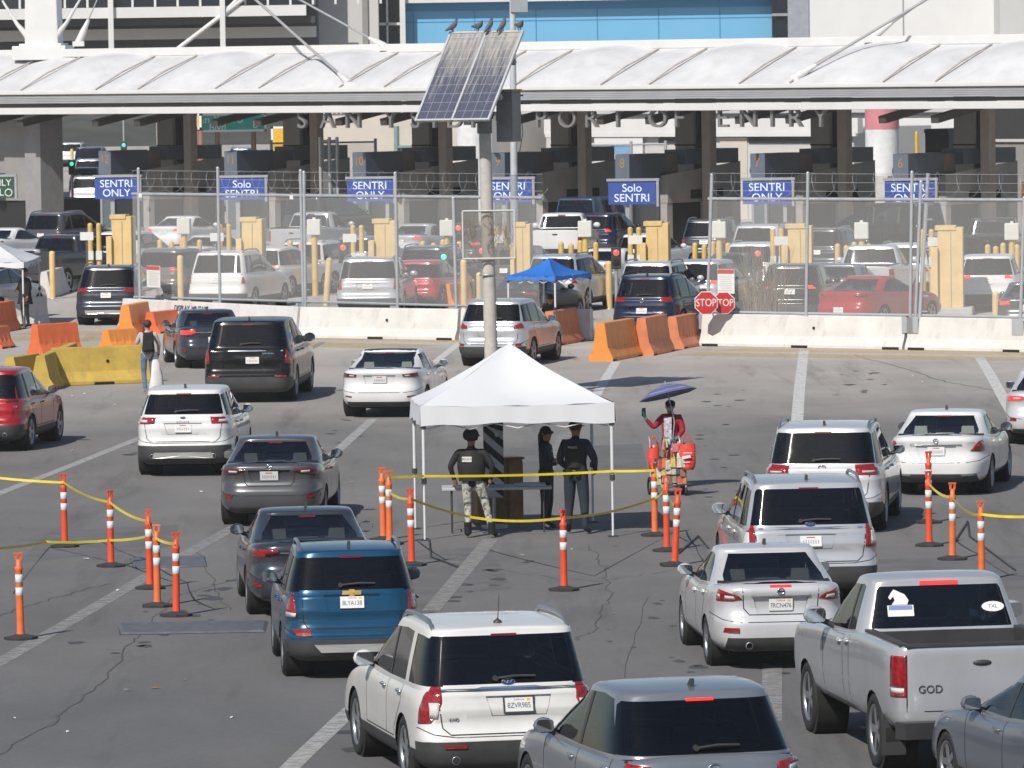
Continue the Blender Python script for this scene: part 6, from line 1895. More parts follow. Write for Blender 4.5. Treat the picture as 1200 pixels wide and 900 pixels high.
# lone tall bollards and signals
for (u, vb, vt, lb) in ((62, 350, 297, 'by the grey white barrier end'), (212, 357, 302, 'behind the left fence before the grey crossover'), (382, 358, 305, 'leaning behind the fence before the silver SUV'), (544, 362, 307, 'beside the orange barrier seen through the fence'), (553, 356, 330, 'shorter of the two beside the fence cage'), (562, 354, 322, 'below the mesh cage'), (714, 362, 309, 'right of the blue tent'), (723, 342, 320, 'behind the red signal right of the blue tent'), (1167, 372, 345, 'low in front of the last white crossover'), (85, 218, 176, 'with the green signal at booth 12'), (888, 366, 335, 'behind the right fence notice')):
    P = G(u, vb); z = atY(u, vt, P.y).z
    tb = thing('bollard', 'tall cream yellow bollard %s' % lb, 'bollard', P, 0, 'tall cream bollards')
    mb = MB(); le = .12 if u == 382 else 0; mb.cyl((0, 0, 0), (le, 0, z), .10, n=14); mb.lathe([(.10, 0), (.08, .06), (.001, .09)], 14, 0, Matrix.Translation((le, 0, z))); mb.build('post', [CREAM], tb)
    mb = MB(); mb.lathe([(.15, 0), (.15, .02), (.10, .03)], 14); mb.build('base_plate', [GALV], tb)
SIGB = mat('signal_housing', (.035, .035, .03), .6)
for (u, v, Y, m, lb) in ((722, 296, 178, REDL, 'red signal right of the blue tent'), (402, 290, 186, REDL, 'red signal above the white SUV behind the fence'), (565, 294, 168, REDL, 'red signal inside the mesh cage view'), (537, 267, 200, REDL, 'red signal left of the mesh cage'), (84, 192, 268, GRNL, 'green signal on the pole beside booth 12'), (520, 301, 190, GRNL, 'green signal glowing on the dark SUV lane'), (145, 170, 300, GRNL, 'green signal hanging beyond booth 12'), (888, 297, 180, REDL, 'red signal behind the right fence')):
    c = atY(u, v, Y)
    tb = thing('traffic_signal', lb, 'signal', (c.x, Y, 0), 0, 'lane signals')
    mb = MB(); mb.box((0, .06, c.z - .16), (.30, .16, .66)); mb.build('housing', [SIGB], tb, bevel=.03)
    mb = MB(); mb.lathe([(.001, .03), (.075, .015), (.09, 0)], 18, 0, Matrix.Translation((0, -.02, c.z)) @ Matrix.Rotation(math.pi / 2, 4, 'X')); mb.build('lit_lens', [m], tb)
    mb = MB(); mb.lathe([(.001, .03), (.09, .015), (.11, 0)], 18, 0, Matrix.Translation((0, -.02, c.z - .3)) @ Matrix.Rotation(math.pi / 2, 4, 'X')); mb.build('dark_lens', [UNDER], tb)
    mb = MB()
    if u == 145: mb.cyl((0, .1, c.z + .2), (0, .1, 5.6), .05, n=8)
    else: mb.cyl((0, .1, 0), (0, .1, c.z - .4), .06, n=8)
    mb.build('pole', [GALV], tb)
# inner mesh screens between lanes behind the fence
for (u0, u1, v0, Y, lb) in ((375, 395, 165, 250, 'tall pale fence screen between booth 11 and booth 10'), (318, 440, 168, 262, 'wide pale fence screen behind the booth 10 lane'), (690, 780, 170, 268, 'pale fence screen before the poster wall')):
    A, B = atY(u0, v0, Y), atY(u1, v0, Y)
    t = thing('fence_screen', lb, 'fence', (A.x, Y, 0)); wd = B.x - A.x
    mb = MB(); mb.add([(0, 0, 0), (wd, 0, 0), (wd, 0, A.z), (0, 0, A.z)], [(0, 1, 2, 3)]); mb.build('mesh_panel', [CHAIN], t)
    for x in (0, wd * .55, wd):
        mb = MB(); mb.cyl((x, -.05, 0), (x, -.05, A.z + .15), .07, n=8); mb.build('screen_post', [FPOST], t)
    mb = MB(); mb.cyl((0, -.05, A.z), (wd, -.05, A.z), .04, n=6); mb.build('top_rail', [FPOST], t)

# ------------------------------------------------------------------ poles and solar panel
PB = G(577, 470)
CPOLE = mat('pole_concrete', (.50, .47, .42), .8, var=.14, scale=5)
def onp(u, v): return atY(u, v, PB.y)
t = thing('solar_pole', 'pale concrete pole carrying the solar panel behind the white tent', 'pole', PB)
top = onp(567.5, 128) - PB
mb = MB(); mb.tube([(0, 0, 0), top * .5, top], [.155, .145, .135], 16); mb.build('pole_shaft', [CPOLE], t)
mb = MB(); mb.tube([(top.x, 0, top.z - .55), (top.x, 0, top.z + .3)], .17, 14); mb.build('pole_head', [mat('pole_head', (.20, .20, .19), .6)], t)
for v in (247, 304, 322):
    c = onp(571, v) - PB
    mb = MB(); mb.lathe([(.165, -.02), (.18, -.02), (.18, .02), (.165, .02)], 18, 0, Matrix.Translation(c)); mb.build('strap', [GALV], t)
# panel
TL, TR, BL, BR_ = (541, 40), (614, 37), (486, 141), (573, 141)
tl = atY(*TL, PB.y + 1.15); tr = atY(*TR, PB.y + .35); blp = atY(*BL, PB.y - .35); brp = atY(*BR_, PB.y - 1.15)
cen = (tl + tr + blp + brp) / 4
ex = ((tr - tl) + (brp - blp)).normalized(); ey = ((tl - blp) + (tr - brp)); ey = (ey - ex * ey.dot(ex)).normalized(); ez = ex.cross(ey)
PWd = ((tr - tl).length + (brp - blp).length) / 2; PHt = ((tl - blp).length + (tr - brp).length) / 2
PWd *= 1.06; cen = cen + Vector((-.06, 0, 0))
PM = Matrix.Identity(4)
for i in range(3): PM[i][0], PM[i][1], PM[i][2], PM[i][3] = ex[i], ey[i], ez[i], cen[i]
def pvmat():
    m = bpy.data.materials.new('solar_cells'); m.use_nodes = True
    t = m.node_tree; b = t.nodes['Principled BSDF']; N = t.nodes.new; L = t.links.new
    b.inputs['Roughness'].default_value = .35
    tc = N('ShaderNodeTexCoord'); sp = N('ShaderNodeSeparateXYZ'); L(tc.outputs['Object'], sp.inputs[0])
    def M(op, a, c=None):
        n = N('ShaderNodeMath'); n.operation = op
        for i, x in enumerate((a, c)):
            if x is None: continue
            if isinstance(x, (int, float)): n.inputs[i].default_value = x
            else: L(x, n.inputs[i])
        return n.outputs[0]
    cx = PWd / 8; cy = PHt / 10
    lx = M('LESS_THAN', M('FRACT', M('DIVIDE', M('ADD', sp.outputs[0], 10 * cx), cx)), .055)
    ly = M('LESS_THAN', M('FRACT', M('DIVIDE', M('ADD', sp.outputs[1], 10 * cy), cy)), .045)
    ln = M('MAXIMUM', lx, ly)
    mp = N('ShaderNodeMapping'); mp.inputs['Scale'].default_value = (9, .7, 1); L(tc.outputs['Object'], mp.inputs[0])
    nz = N('ShaderNodeTexNoise'); nz.inputs['Scale'].default_value = 1.6; nz.inputs['Detail'].default_value = 7; nz.inputs['Roughness'].default_value = .7; L(mp.outputs[0], nz.inputs['Vector'])
    # bird droppings run down from the top edge
    hgt = M('MULTIPLY', M('ADD', sp.outputs[1], PHt / 2), 1 / PHt)
    dr = N('ShaderNodeMapRange'); dr.inputs[1].default_value = .66; dr.inputs[2].default_value = .95; L(M('ADD', nz.outputs[0], M('MULTIPLY', hgt, .42)), dr.inputs[0])
    n2 = N('ShaderNodeTexNoise'); n2.inputs['Scale'].default_value = 14; L(tc.outputs['Object'], n2.inputs['Vector'])
    spk = M('GREATER_THAN', n2.outputs[0], .70)
    m1 = N('ShaderNodeMix'); m1.data_type = 'RGBA'; m1.inputs[6].default_value = (.075, .082, .12, 1); m1.inputs[7].default_value = (.30, .32, .38, 1); L(M('MULTIPLY', ln, .8), m1.inputs['Factor'])
    m2 = N('ShaderNodeMix'); m2.data_type = 'RGBA'; m2.inputs[7].default_value = (.46, .43, .38, 1); L(m1.outputs[2], m2.inputs[6]); L(M('MAXIMUM', M('MULTIPLY', dr.outputs[0], .85), M('MULTIPLY', spk, .35)), m2.inputs['Factor'])
    L(m2.outputs[2], b.inputs['Base Color'])
    return m
sp_ = thing('solar_array', 'dusty tilted solar panel streaked with bird droppings on the concrete pole', 'solar panel', (0, 0, 0))
sp_.matrix_world = PM
mb = MB(); mb.box((0, 0, 0), (PWd, PHt, .03)); mb.build('cells', [pvmat()], sp_)
FR = mat('panel_frame', (.62, .63, .64), .4, metal=.4)
mb = MB()
for x in (-PWd / 2, 0, PWd / 2): mb.box((x, 0, .012), (.05, PHt + .05, .06))
for y in (-PHt / 2, PHt / 2): mb.box((0, y, .013), (PWd, .05, .06))
mb.build('panel_frame', [FR], sp_)
mb = MB(); mb.box((0, PHt / 2 - .16, .02), (PWd * .98, .012, .02)); mb.build('cell_divider', [FR], sp_)
mb = MB(); mb.box((.2, -PHt * .2, -.12), (PWd * .8, .1, .12)); mb.box((.2, PHt * .2, -.12), (PWd * .8, .1, .12)); mb.box((.35, -.05, -.2), (.12, PHt * .7, .12)); mb.build('back_rails', [GUTTER], sp_)
# grey battery cabinet
c0 = atY(582, 108, PB.y + .3); c1 = atY(606, 166, PB.y + .3)
t = thing('battery_cabinet', 'grey steel battery cabinet mounted behind the solar panel', 'cabinet', ((c0.x + c1.x) / 2 + .04, PB.y + .35, c1.z), -.5)
mb = MB(); mb.box((0, 0, (c0.z - c1.z) / 2), (.42, .42, c0.z - c1.z)); mb.build('cabinet_body', [mat('cabinet_grey', (.22, .22, .22), .5)], t, bevel=.015)
mb = MB(); mb.box((0, 0, c0.z - c1.z + .03), (.46, .46, .06)); mb.build('cabinet_lid', [mat('cabinet_rust', (.36, .27, .18), .8)], t)
mb = MB(); mb.box((0, -.214, .5), (.34, .01, .8)); mb.build('cabinet_door', [mat('cabinet_grey2', (.26, .26, .26), .5)], t)
# slim grey blue lamp pole further back
P2 = G(603.5, 348)
t = thing('lamp_pole', 'slim grey blue steel pole rising past the solar panel', 'pole', P2)
tp_ = atY(600, -60, P2.y) - P2
mb = MB(); mb.tube([(0, 0, 0), tp_ * .35], [.13, .125], 14, 0); mb.build('lower_shaft', [mat('pole_bluegrey', (.30, .35, .40), .5, var=.06)], t)
mb = MB(); mb.tube([tp_ * .351, tp_], [.115, .09], 14); mb.build('upper_shaft', [mat('pole_pale', (.48, .50, .52), .5)], t)
c = atY(612, 5, P2.y) - P2
mb = MB(); mb.box((c.x - .1, 0, c.z), (.55, .3, .5)); mb.build('camera_box', [GALV], t)
c = atY(606, 112, P2.y) - P2
mb = MB()
for dz in (0, -.25): mb.tube([(c.x - .15, -.05, c.z + dz), (c.x + .2, -.05, c.z + dz)], .03, 6)
mb.tube([(c.x + .05, -.12, c.z), (c.x + .17, -.12, c.z - 1.2), (c.x - .02, -.12, c.z - 2.2)], .015, 5)
mb.build('bracket', [UNDER], t)
mb = MB(); mb.lathe([(.4, 0), (.4, .3), (.16, .6)], 18); mb.build('footing', [CONC], t)
# mesh cage fixed on the concrete pole
A, B = atY(542, 247.5, PB.y - .25), atY(603.5, 302.5, PB.y - .25)
t = thing('mesh_cage', 'framed mesh screen with dry plants clamped to the concrete pole', 'mesh cage', (A.x, PB.y - .25, B.z))
w_, h_ = B.x - A.x, A.z - B.z
mb = MB()
for (a, b_) in (((0, 0), (w_, 0)), ((0, h_), (w_, h_)), ((0, 0), (0, h_)), ((w_, 0), (w_, h_))): mb.cyl((a[0], 0, a[1]), (b_[0], 0, b_[1]), .022, n=8)
mb.build('cage_frame', [mat('cage_frame', (.58, .57, .54), .5)], t)
mb = MB(); mb.add([(0, .0, 0), (w_, .0, 0), (w_, .0, h_), (0, .0, h_)], [(0, 1, 2, 3)]); mb.build('cage_mesh', [veil('cage_mesh', (.26, .23, .20), .34)], t)
mb = MB()
random.seed(3)
for k in range(46):
    x = random.choice((random.uniform(.05, .3), random.uniform(.55, w_ - .05))); z = random.uniform(.05, h_ * .5)
    mb.tube([(x, .1, z), (x + random.uniform(-.12, .12), .1 + random.uniform(-.06, .06), z + .2), (x + random.uniform(-.2, .2), .1, z + random.uniform(.3, .5))], .007, 4)
mb.build('dry_stems', [mat('dry_stem', (.20, .16, .11), .9)], t)
# dry weeds caught along the right fence foot
DRY = mat('dry_weed', (.26, .21, .15), .95, var=.2)
for (u0, u1, n, hh, lb) in ((868, 906, 150, 1.9, 'tangle of dry weeds behind the right fence'), (850, 868, 50, 1.0, 'low dry weeds beside the STOP signs')):
    d = (br[1] - br[0]).normalized()
    x0, x1 = fx(br[0], br[1], u0, 366)[0], fx(br[0], br[1], u1, 366)[0]
    t = thing('dry_weeds', lb, 'plant', br[0] + d * x0 + Vector((.2, .5, 0)), math.atan2(d.y, d.x))
    mb = MB()
    for k in range(n):
        x = random.uniform(0, x1 - x0); y = random.uniform(-.12, .25); a = random.uniform(-.5, .5); h = hh * random.uniform(.4, 1)
        mb.tube([(x, y, 0), (x + a * .3, y + random.uniform(-.1, .1), .8 + h * .4), (x + a, y + random.uniform(-.2, .2), .8 + h)], [.011, .008, .003], 4)
    mb.build('stems', [DRY], t)
# pigeons on the top edge of the panel
PIG = mat('pigeon_grey', (.10, .10, .115), .7, var=.3, scale=12)
for (u, v, rz, tilt, lb) in ((543.5, 36, .4, .35, 'hunched dark pigeon at the left end of the solar panel'), (569, 34, -.7, -.1, 'plump pigeon second from the left on the solar panel'), (581, 33, .5, .7, 'upright pigeon third from the left on the solar panel'), (594, 32, .5, .65, 'upright pigeon fourth from the left on the solar panel'), (611, 33.5, -1.0, -.2, 'dark pigeon bending at the right end of the solar panel')):
    q = (u - 541) / 73.0
    e = PM @ Vector((-PWd / 2 + PWd * q, PHt / 2, .045))
    t = thing('pigeon', lb, 'pigeon', e, rz, 'pigeons on the solar panel')
    bm = bmesh.new()
    def pv(x, z, y=0): return bm.verts.new((x, y, z))
    ch = [(-.20, .10), (-.10, .115), (0, .13), (.085, .165), (.115, .225), (.13, .255), (.17, .25)]
    rr = [.018, .042, .075, .062, .034, .036, .010]
    ca, sa = math.cos(tilt), math.sin(tilt)
    vs = [pv(x * ca - (z - .12) * sa * .6, .12 + x * sa + (z - .12) * ca) for x, z in ch]
    for a, b_ in zip(vs, vs[1:]): bm.edges.new((a, b_))
    for s in (-1, 1):
        l1 = pv(.0, .07, s * .03); l2 = pv(.0, .01, s * .03); bm.edges.new((vs[2], l1)); bm.edges.new((l1, l2)); rr += [.014, .008]
    me = bpy.data.meshes.new('pigeon_body'); bm.to_mesh(me); bm.free()
    o = bpy.data.objects.new('pigeon_body', me); COL.objects.link(o)
    sk = o.modifiers.new('skin', 'SKIN'); o.modifiers.new('sub', 'SUBSURF').levels = 2
    for i, r in enumerate(rr):
        me.skin_vertices[0].data[i].radius = (r, r)
    me.skin_vertices[0].data[2].use_root = True
    dg = bpy.context.evaluated_depsgraph_get(); me2 = bpy.data.meshes.new_from_object(o.evaluated_get(dg)); bpy.data.objects.remove(o)
    me2.materials.clear(); me2.materials.append(PIG); me2.polygons.foreach_set('use_smooth', [True] * len(me2.polygons)); me2.name = 'pigeon_body'
    link('pigeon_body', me2, t)
    mb = MB(); c = Vector((.155 * ca - .13 * sa * .6, 0, .12 + .155 * sa + .13 * ca)); mb.cyl(c, c + Vector((.035, 0, -.012)), .009, .002, 6); mb.build('beak', [mat('beak', (.25, .2, .17), .6)], t)
# ------------------------------------------------------------------ pop up tents
TENTW = mat('tent_white', (.64, .65, .67), .7, var=.03, scale=1.2)
TENTB = mat('tent_blue', (.018, .15, .52), .65, var=.08, scale=1.5)
LEGW = mat('tent_leg_white', (.66, .67, .68), .45, var=.05)
def tent(label, FL, FR, BR, BL, ze, zb, za, m, legs=(1, 1, 1, 1)):
    cs = [FL, FR, BR, BL]
    c = (FL + FR + BR + BL) / 4
    t = thing('popup_tent', label, 'tent', c)
    L = [p - c for p in cs]
    out = [Vector((p.x * 1.03, p.y * 1.03, 0)) for p in L]
    mb = MB(); n = 10
    for i in range(4):
        a, b = out[i], out[(i + 1) % 4]; vs = []; fs = []
        for j in range(n + 1):
            tt = j / n
            for k in range(n + 1):
                s = k / n
                p = a.lerp(b, s) * (1 - tt)
                sag = -.09 * math.sin(math.pi * s) * (math.sin(math.pi * tt) + (1 - tt) * .25) - .085 * math.sin(math.pi * tt)
                vs.append((p.x, p.y, ze + (za - ze) * (tt if tt < .93 else .93 + (tt - .93) * .6) + sag + .010 * math.sin(s * 17 + tt * 9 + i) * (1 - tt) + .016 * math.sin(s * 6.3 + tt * 4 + 2 * i) * math.sin(math.pi * tt)))
        for j in range(n):
            for k in range(n): fs.append((j * (n + 1) + k, j * (n + 1) + k + 1, (j + 1) * (n + 1) + k + 1, (j + 1) * (n + 1) + k))
        mb.add(vs, fs, 0, True)
    mb.build('canopy_cloth', [m], t)
    for i in range(4):
        a, b = out[i], out[(i + 1) % 4]; mb = MB(); vs = []
        for k in range(25):
            s = k / 24; p = a.lerp(b, s); nn = Vector((b.y - a.y, a.x - b.x, 0)).normalized()
            w_ = .012 * math.sin(s * 37 + i * 2)
            sag = -.09 * .25 * math.sin(math.pi * s)
            q = p + nn * (.02 + w_)
            vs += [(p.x, p.y, ze + sag + .008 * math.sin(s * 21 + i)), (q.x, q.y, zb + .015 * math.sin(s * 19 + i) + .05 * math.sin(math.pi * s) * .6)]
        mb.add(vs, [(2 * k, 2 * k + 1, 2 * k + 3, 2 * k + 2) for k in range(24)], 0, True)
        mb.build('valance', [m], t)
    for i in range(4):
        if not legs[i]: continue
        p = L[i]; mb = MB()
        mb.cyl((p.x, p.y, .02), (p.x, p.y, 1.0), .020, n=8); mb.cyl((p.x, p.y, .95), (p.x, p.y, ze - .03), .027, n=8)
        mb.build('tent_leg', [LEGW], t)
        for z_ in (.93, zb - .04):
            mb = MB(); mb.cyl((p.x, p.y, z_), (p.x, p.y, z_ + .09), .043, n=8); mb.build('leg_clamp', [BLACKP], t)
        mb = MB(); mb.box((p.x, p.y, .012), (.16, .16, .02)); mb.build('foot_plate', [BLACKP], t)
    for i in range(4):
        a, b = L[i], L[(i + 1) % 4]; mb = MB()
        q1, q2, md = a.lerp(b, .25), a.lerp(b, .75), a.lerp(b, .5)
        up, dn = zb + .12, zb - .06
        mb.tube([(a.x, a.y, up), (q1.x, q1.y, dn), (md.x, md.y, up), (q2.x, q2.y, dn), (b.x, b.y, up)], .014, 5)
        mb.tube([(a.x, a.y, dn), (q1.x, q1.y, up), (md.x, md.y, dn), (q2.x, q2.y, up), (b.x, b.y, dn)], .014, 5)
        mb.build('truss_bar', [LEGW], t)
    return t
tFL, tFR, tBR, tBL = G(498, 633.5), G(718.5, 629), G(695, 612), G(487, 620)
tent('white pop up tent over the officers in the middle of the road', tFL, tFR, tBR, tBL, 2.20, 1.87, 3.16, TENTW)
N_ = Vector((1.2, 161, 0)); Rr_ = N_ + Vector((.97, 2.0, 0)); Ll_ = N_ + Vector((-1.26, .6, 0))
tent('small blue pop up tent beside the silver crossover at the gate', Ll_, N_, Rr_, Ll_ + Vector((.97, 2.0, 0)), 1.86, 1.72, 2.32, TENTB)
a = G(28, 385); b = G(47, 376)
tent('white pop up tent cut by the left edge over a guard', a + Vector((-2.7, .5, 0)), a, b, b + Vector((-2.7, .5, 0)), 1.95, 1.78, 2.75, TENTW)

# ------------------------------------------------------------------ table, crate, hazard board
TP = G(585, 617); TP.z = 0
t = thing('folding_table', 'long grey folding table behind the guard under the white tent', 'table', (TP.x, 98.9, 0), .02)
mb = MB(); mb.box((-.03, 0, .735), (1.82, .74, .045)); mb.build('table_top', [mat('table_grey', (.46, .47, .49), .6, var=.06)], t, bevel=.01)
TLEG = mat('table_leg', (.05, .05, .055), .5)
for x in (-.78, .74):
    for y in (-.3, .3):
        mb = MB(); mb.cyl((x, y, 0), (x, y, .71), .016, n=8); mb.build('table_leg', [TLEG], t)
    mb = MB(); mb.cyl((x, -.3, .3), (x, .3, .3), .012, n=6); mb.build('leg_brace', [TLEG], t)
t = thing('sheet_stack', 'flat stack of papers lying on the folding table', 'papers', (TP.x + .52, 98.85, .7585), .1)
mb = MB(); mb.box((0, 0, .018), (.5, .36, .03)); mb.box((.05, .03, .042), (.36, .26, .012), rz=.15); mb.build('sheets', [mat('sheet_pale', (.50, .52, .55), .7)], t)
WOODM = mat('crate_wood', (.25, .145, .062), .7, var=.35, scale=4)
WOODD = mat('crate_wood_dark', (.13, .078, .038), .7, var=.3, scale=4)
cp = G(590, 611)
t = thing('wooden_lectern', 'brown wooden lectern box standing behind the folding table', 'lectern', cp, .25)
mb = MB(); mb.box((.05, .1, .53), (.52, .5, 1.06)); mb.build('cabinet_body', [WOODM], t, bevel=.01)
mb = MB(); mb.box((.05, .1, 1.075), (.58, .56, .03)); mb.box((.05, -.16, .56), (.03, .03, .98)); mb.box((.31, .1, .55), (.02, .46, .9)); mb.build('trim', [WOODD], t)
mb = MB(); mb.box((-.36, -.02, .33), (.30, .45, .66)); mb.build('side_box', [WOODM], t, bevel=.01)
hp = atY(579, 583, 99.6); hz_ = atY(579, 497, 99.6).z
HZW = mat('hazard_white', (.50, .53, .58), .6, var=.06); HZB = mat('hazard_black', (.012, .012, .014), .6)
t = thing('hazard_board', 'black and white diagonally striped hazard board behind the guard', 'sign', (hp.x, 99.6, 0), .04)
bw, zb0, zb1 = .335, hp.z, hz_
mb = MB(); mb.box((0, 0, (zb0 + zb1) / 2), (bw, .03, zb1 - zb0)); mb.build('board', [HZW], t)
mb = MB()
for k in range(5):
    z = zb0 + .02 + k * .285
    pol = [(-bw / 2, z + .24), (bw / 2, z - .06), (bw / 2, z + .08), (-bw / 2, z + .38)]
    cl = []
    pts = [(x, min(max(q, zb0), zb1)) for x, q in pol]
    if pts[0][1] == pts[3][1] and pts[1][1] == pts[2][1]: continue
    mb.prism(pts, .0, .004, 0, Matrix.Translation((0, -.0165, 0)) @ Matrix.Rotation(math.pi / 2, 4, 'X'))
mb.build('black_stripes', [HZB], t)
mb = MB(); mb.cyl((0, .045, 0), (0, .045, zb1 - .1), .03, n=8); mb.lathe([(.22, 0), (.22, .04), (.05, .07)], 14, 0, Matrix.Translation((0, .05, 0))); mb.build('board_post', [GALV], t)
mb = MB(); mb.ico((.07, .05, zb1 - .02), .11, 0, 2, (1, .8, 1.1)); mb.build('lamp_hood', [BLACKP], t)
mb = MB(); mb.lathe([(.001, .012), (.04, .01), (.045, 0)], 12, 0, Matrix.Translation((.07, -.022, zb1 - .17)) @ Matrix.Rotation(math.pi / 2, 4, 'X')); mb.build('lens', [LCLEAR], t)

# ------------------------------------------------------------------ delineator posts and caution tape
DOR = mat('delineator_orange', (.74, .085, .03), .45, var=.08, scale=5)
DOR2 = mat('delineator_pale_orange', (.78, .17, .05), .5, var=.12, scale=5)
DWH = mat('delineator_white', (.74, .75, .76), .35, var=.06)
DBASE = mat('delineator_base', (.035, .035, .036), .85, var=.2)
def delin_proto():
    t = thing('delineator_post', 'x', 'delineator', (0, 0, 0))
    mb = MB(); mb.lathe([(.062, .06), (.052, .12), (.050, .95), (.055, .96), (.055, .99), (.036, 1.02), (.036, 1.10), (.001, 1.10)], 18)
    mb.build('post', [DOR], t)
    mb = MB(); mb.box((-.035, 0, 1.14), (.025, .03, .1)); mb.box((.035, 0, 1.14), (.025, .03, .1)); mb.box((0, 0, 1.185), (.12, .035, .028)); mb.build('top_handle', [DOR], t)
    for z in (.66, .84):
        mb = MB(); mb.lathe([(.051, z - .055), (.0535, z - .053), (.0535, z + .053), (.051, z + .055)], 18); mb.build('reflective_band', [DWH], t)
    mb = MB(); mb.lathe([(.001, .0), (.235, 0), (.235, .035), (.12, .055), (.06, .075), (.001, .075)], 8, 0, Matrix.Rotation(math.pi / 8, 4, 'Z'), sm=False); mb.build('rubber_base', [DBASE], t)
    return t
DG = 'orange delineator posts'
DL = [(76, 641, 0, 'orange delineator post farthest back on the left holding the tape'), (130, 664, 0, 'orange delineator post second along the left tape'), (176, 690, 0, 'orange delineator post at the back of the left cluster of three'), (184.5, 711, 1, 'pale orange delineator post in the middle of the left cluster'), (206.5, 722, 0, 'orange delineator post at the front of the left cluster of three'), (24.5, 749, 1, 'pale orange delineator post standing alone at lower left'),
      (449.5, 633, 1, 'pale orange delineator post left of the paired post by the tent'), (456.5, 638, 1, 'pale orange delineator post doubled up left of the white tent'), (482.5, 663, 0, 'orange delineator post directly behind the teal crossover mirror'), (661, 692, 0, 'orange delineator post in front of the two officers'), (767.5, 628, 1, 'pale orange delineator post left of the vendor cart'), (781.5, 646, 0, 'orange delineator post in the middle of the vendor cluster'), (790.5, 663, 0, 'orange leaning delineator post nearest in the vendor cluster'),
      (1088, 613, 0, 'orange delineator post just behind another beside the white sedan'), (1089, 640, 0, 'tall orange delineator post in front of the white sedan'), (1116, 656, 1, 'pale orange delineator post behind the pickup cab'), (1150.5, 681, 1, 'pale orange delineator post half hidden by the pickup roof')]
proto = delin_proto(); DPOS = []
for i, (u, v, pal, lb) in enumerate(DL):
    o = proto if i == 0 else copy_tree(proto)
    o['label'] = lb; o['group'] = DG
    P = G(u, v); o.location = P; o.rotation_euler = (0, .06 if u == 790.5 else random.uniform(-.02, .02), random.uniform(0, 1.2)); DPOS.append(P)
    if pal:
        for ch in o.children:
            if ch.name.startswith(('post', 'top_handle')):
                ch.material_slots[0].link = 'OBJECT'; ch.material_slots[0].material = DOR2
TAPE = mat('caution_tape', (.72, .56, .03), .45, var=.12, scale=6)
def tape(label, pts, sag=.12, wd=.040):
    t = None; mb = MB(); vs = []
    ctr = []
    for i in range(len(pts) - 1):
        a, b = pts[i], pts[i + 1]; n = 16; sg = sag * min(1, (b - a).length / 6)
        for k in range(n + (i == len(pts) - 2)):
            q = k / n; p = a.lerp(b, q); p = p + Vector((0, 0, -sg * 4 * q * (1 - q))); ctr.append(p)
    for i, p in enumerate(ctr):
        d = (ctr[min(i + 1, len(ctr) - 1)] - ctr[max(i - 1, 0)]); d.z = 0; d.normalize()
        tw_ = .25 * math.sin(i * .21); sd = Vector((-d.y, d.x, 0)) * math.sin(tw_) + Vector((0, 0, 1)) * math.cos(tw_)
        vs += [p - sd * wd / 2, p + sd * wd / 2]
    mb.add(vs, [(2 * i, 2 * i + 1, 2 * i + 3, 2 * i + 2) for i in range(len(ctr) - 1)], 0, False)
    o = mb.build('caution_tape', [TAPE])
    s_ = o.modifiers.new('thickness', 'SOLIDIFY'); s_.thickness = .003
    return tag(o, label, 'tape', 'yellow caution tapes')
def dz(i, z, fr=True):
    p = DPOS[i] + Vector((0, -.065 if fr else 0, z)); return p
tape('yellow tape strung along the tops of the left delineator posts', [atY(-25, 557, DPOS[0].y + .5), dz(0, 1.06), dz(1, 1.02), dz(2, 1.02), dz(3, 1.0), dz(4, 1.04)], .08)
tape('low yellow tape sloping to the foot of the left delineator posts', [atY(-20, 643, 88), DPOS[0] + Vector((-.3, -.1, .10)), dz(1, .42), dz(2, .80)], .03)
tape('upper yellow tape stretched straight across the front of the white tent', [dz(7, 1.10), tFL + Vector((0, -.05, 1.06)), tFR + Vector((0, -.05, 1.08)), dz(10, 1.08)], .05)
tape('lower yellow tape sagging across the front of the white tent', [dz(7, .86), dz(8, 1.05), dz(8, 1.0) + Vector((.9, 2.2, -.42)), dz(9, 1.08) + Vector((0, 1.5, -.12)), dz(10, .62), dz(11, 1.02)], .06)
tape('short yellow tape end hanging between the vendor cluster posts', [dz(10, 1.08), dz(11, .98), dz(12, .95)], .1)
tape('yellow tape strung along the right delineator posts beside the pickup', [dz(14, 1.0), dz(15, .98), dz(16, 1.0), atY(1225, 604, DPOS[16].y - 1)], .14)
# rubber speed ramps lying in the lane at left
for (q, lb) in (([(138, 732), (314, 729), (311, 741), (142, 744)], 'long blue grey rubber mat lying on the road beside the teal crossover'), ([(153, 655), (240, 653), (243, 664), (157, 667)], 'short blue grey rubber mat lying among the left delineator posts')):
    mb = MB(); P = [G(u, v, .0) for u, v in q]; c = sum(P, Vector()) / 4
    lo = [p - c + Vector((0, 0, .005)) for p in P]; hi = [(p - c) * .96 + Vector((0, 0, .03)) for p in P]
    mb.add(lo + hi, [(7, 6, 5, 4), (0, 1, 5, 4), (1, 2, 6, 5), (2, 3, 7, 6), (3, 0, 4, 7)])
    o = mb.build('rubber_mat', [RUBT], loc=c); tag(o, lb, 'mat')
# thin black rods lying by the posts
for (pts, lb) in (([(503, 633), (505, 652), (536, 664)], 'bent black cable lying left of the white tent'), ([(1115, 640), (1134, 611), (1136, 628), (1190, 668)], 'black cable frame lying behind the right delineator posts'), ([(795, 648), (818, 628), (830, 642)], 'bent black rod lying right of the vendor cluster')):
    mb = MB(); P = [G(u, v, .02) for u, v in pts]; mb.tube([p - P[0] for p in P], .016, 6)
    tag(mb.build('black_cable', [BLACKP], loc=P[0]), lb, 'cable')

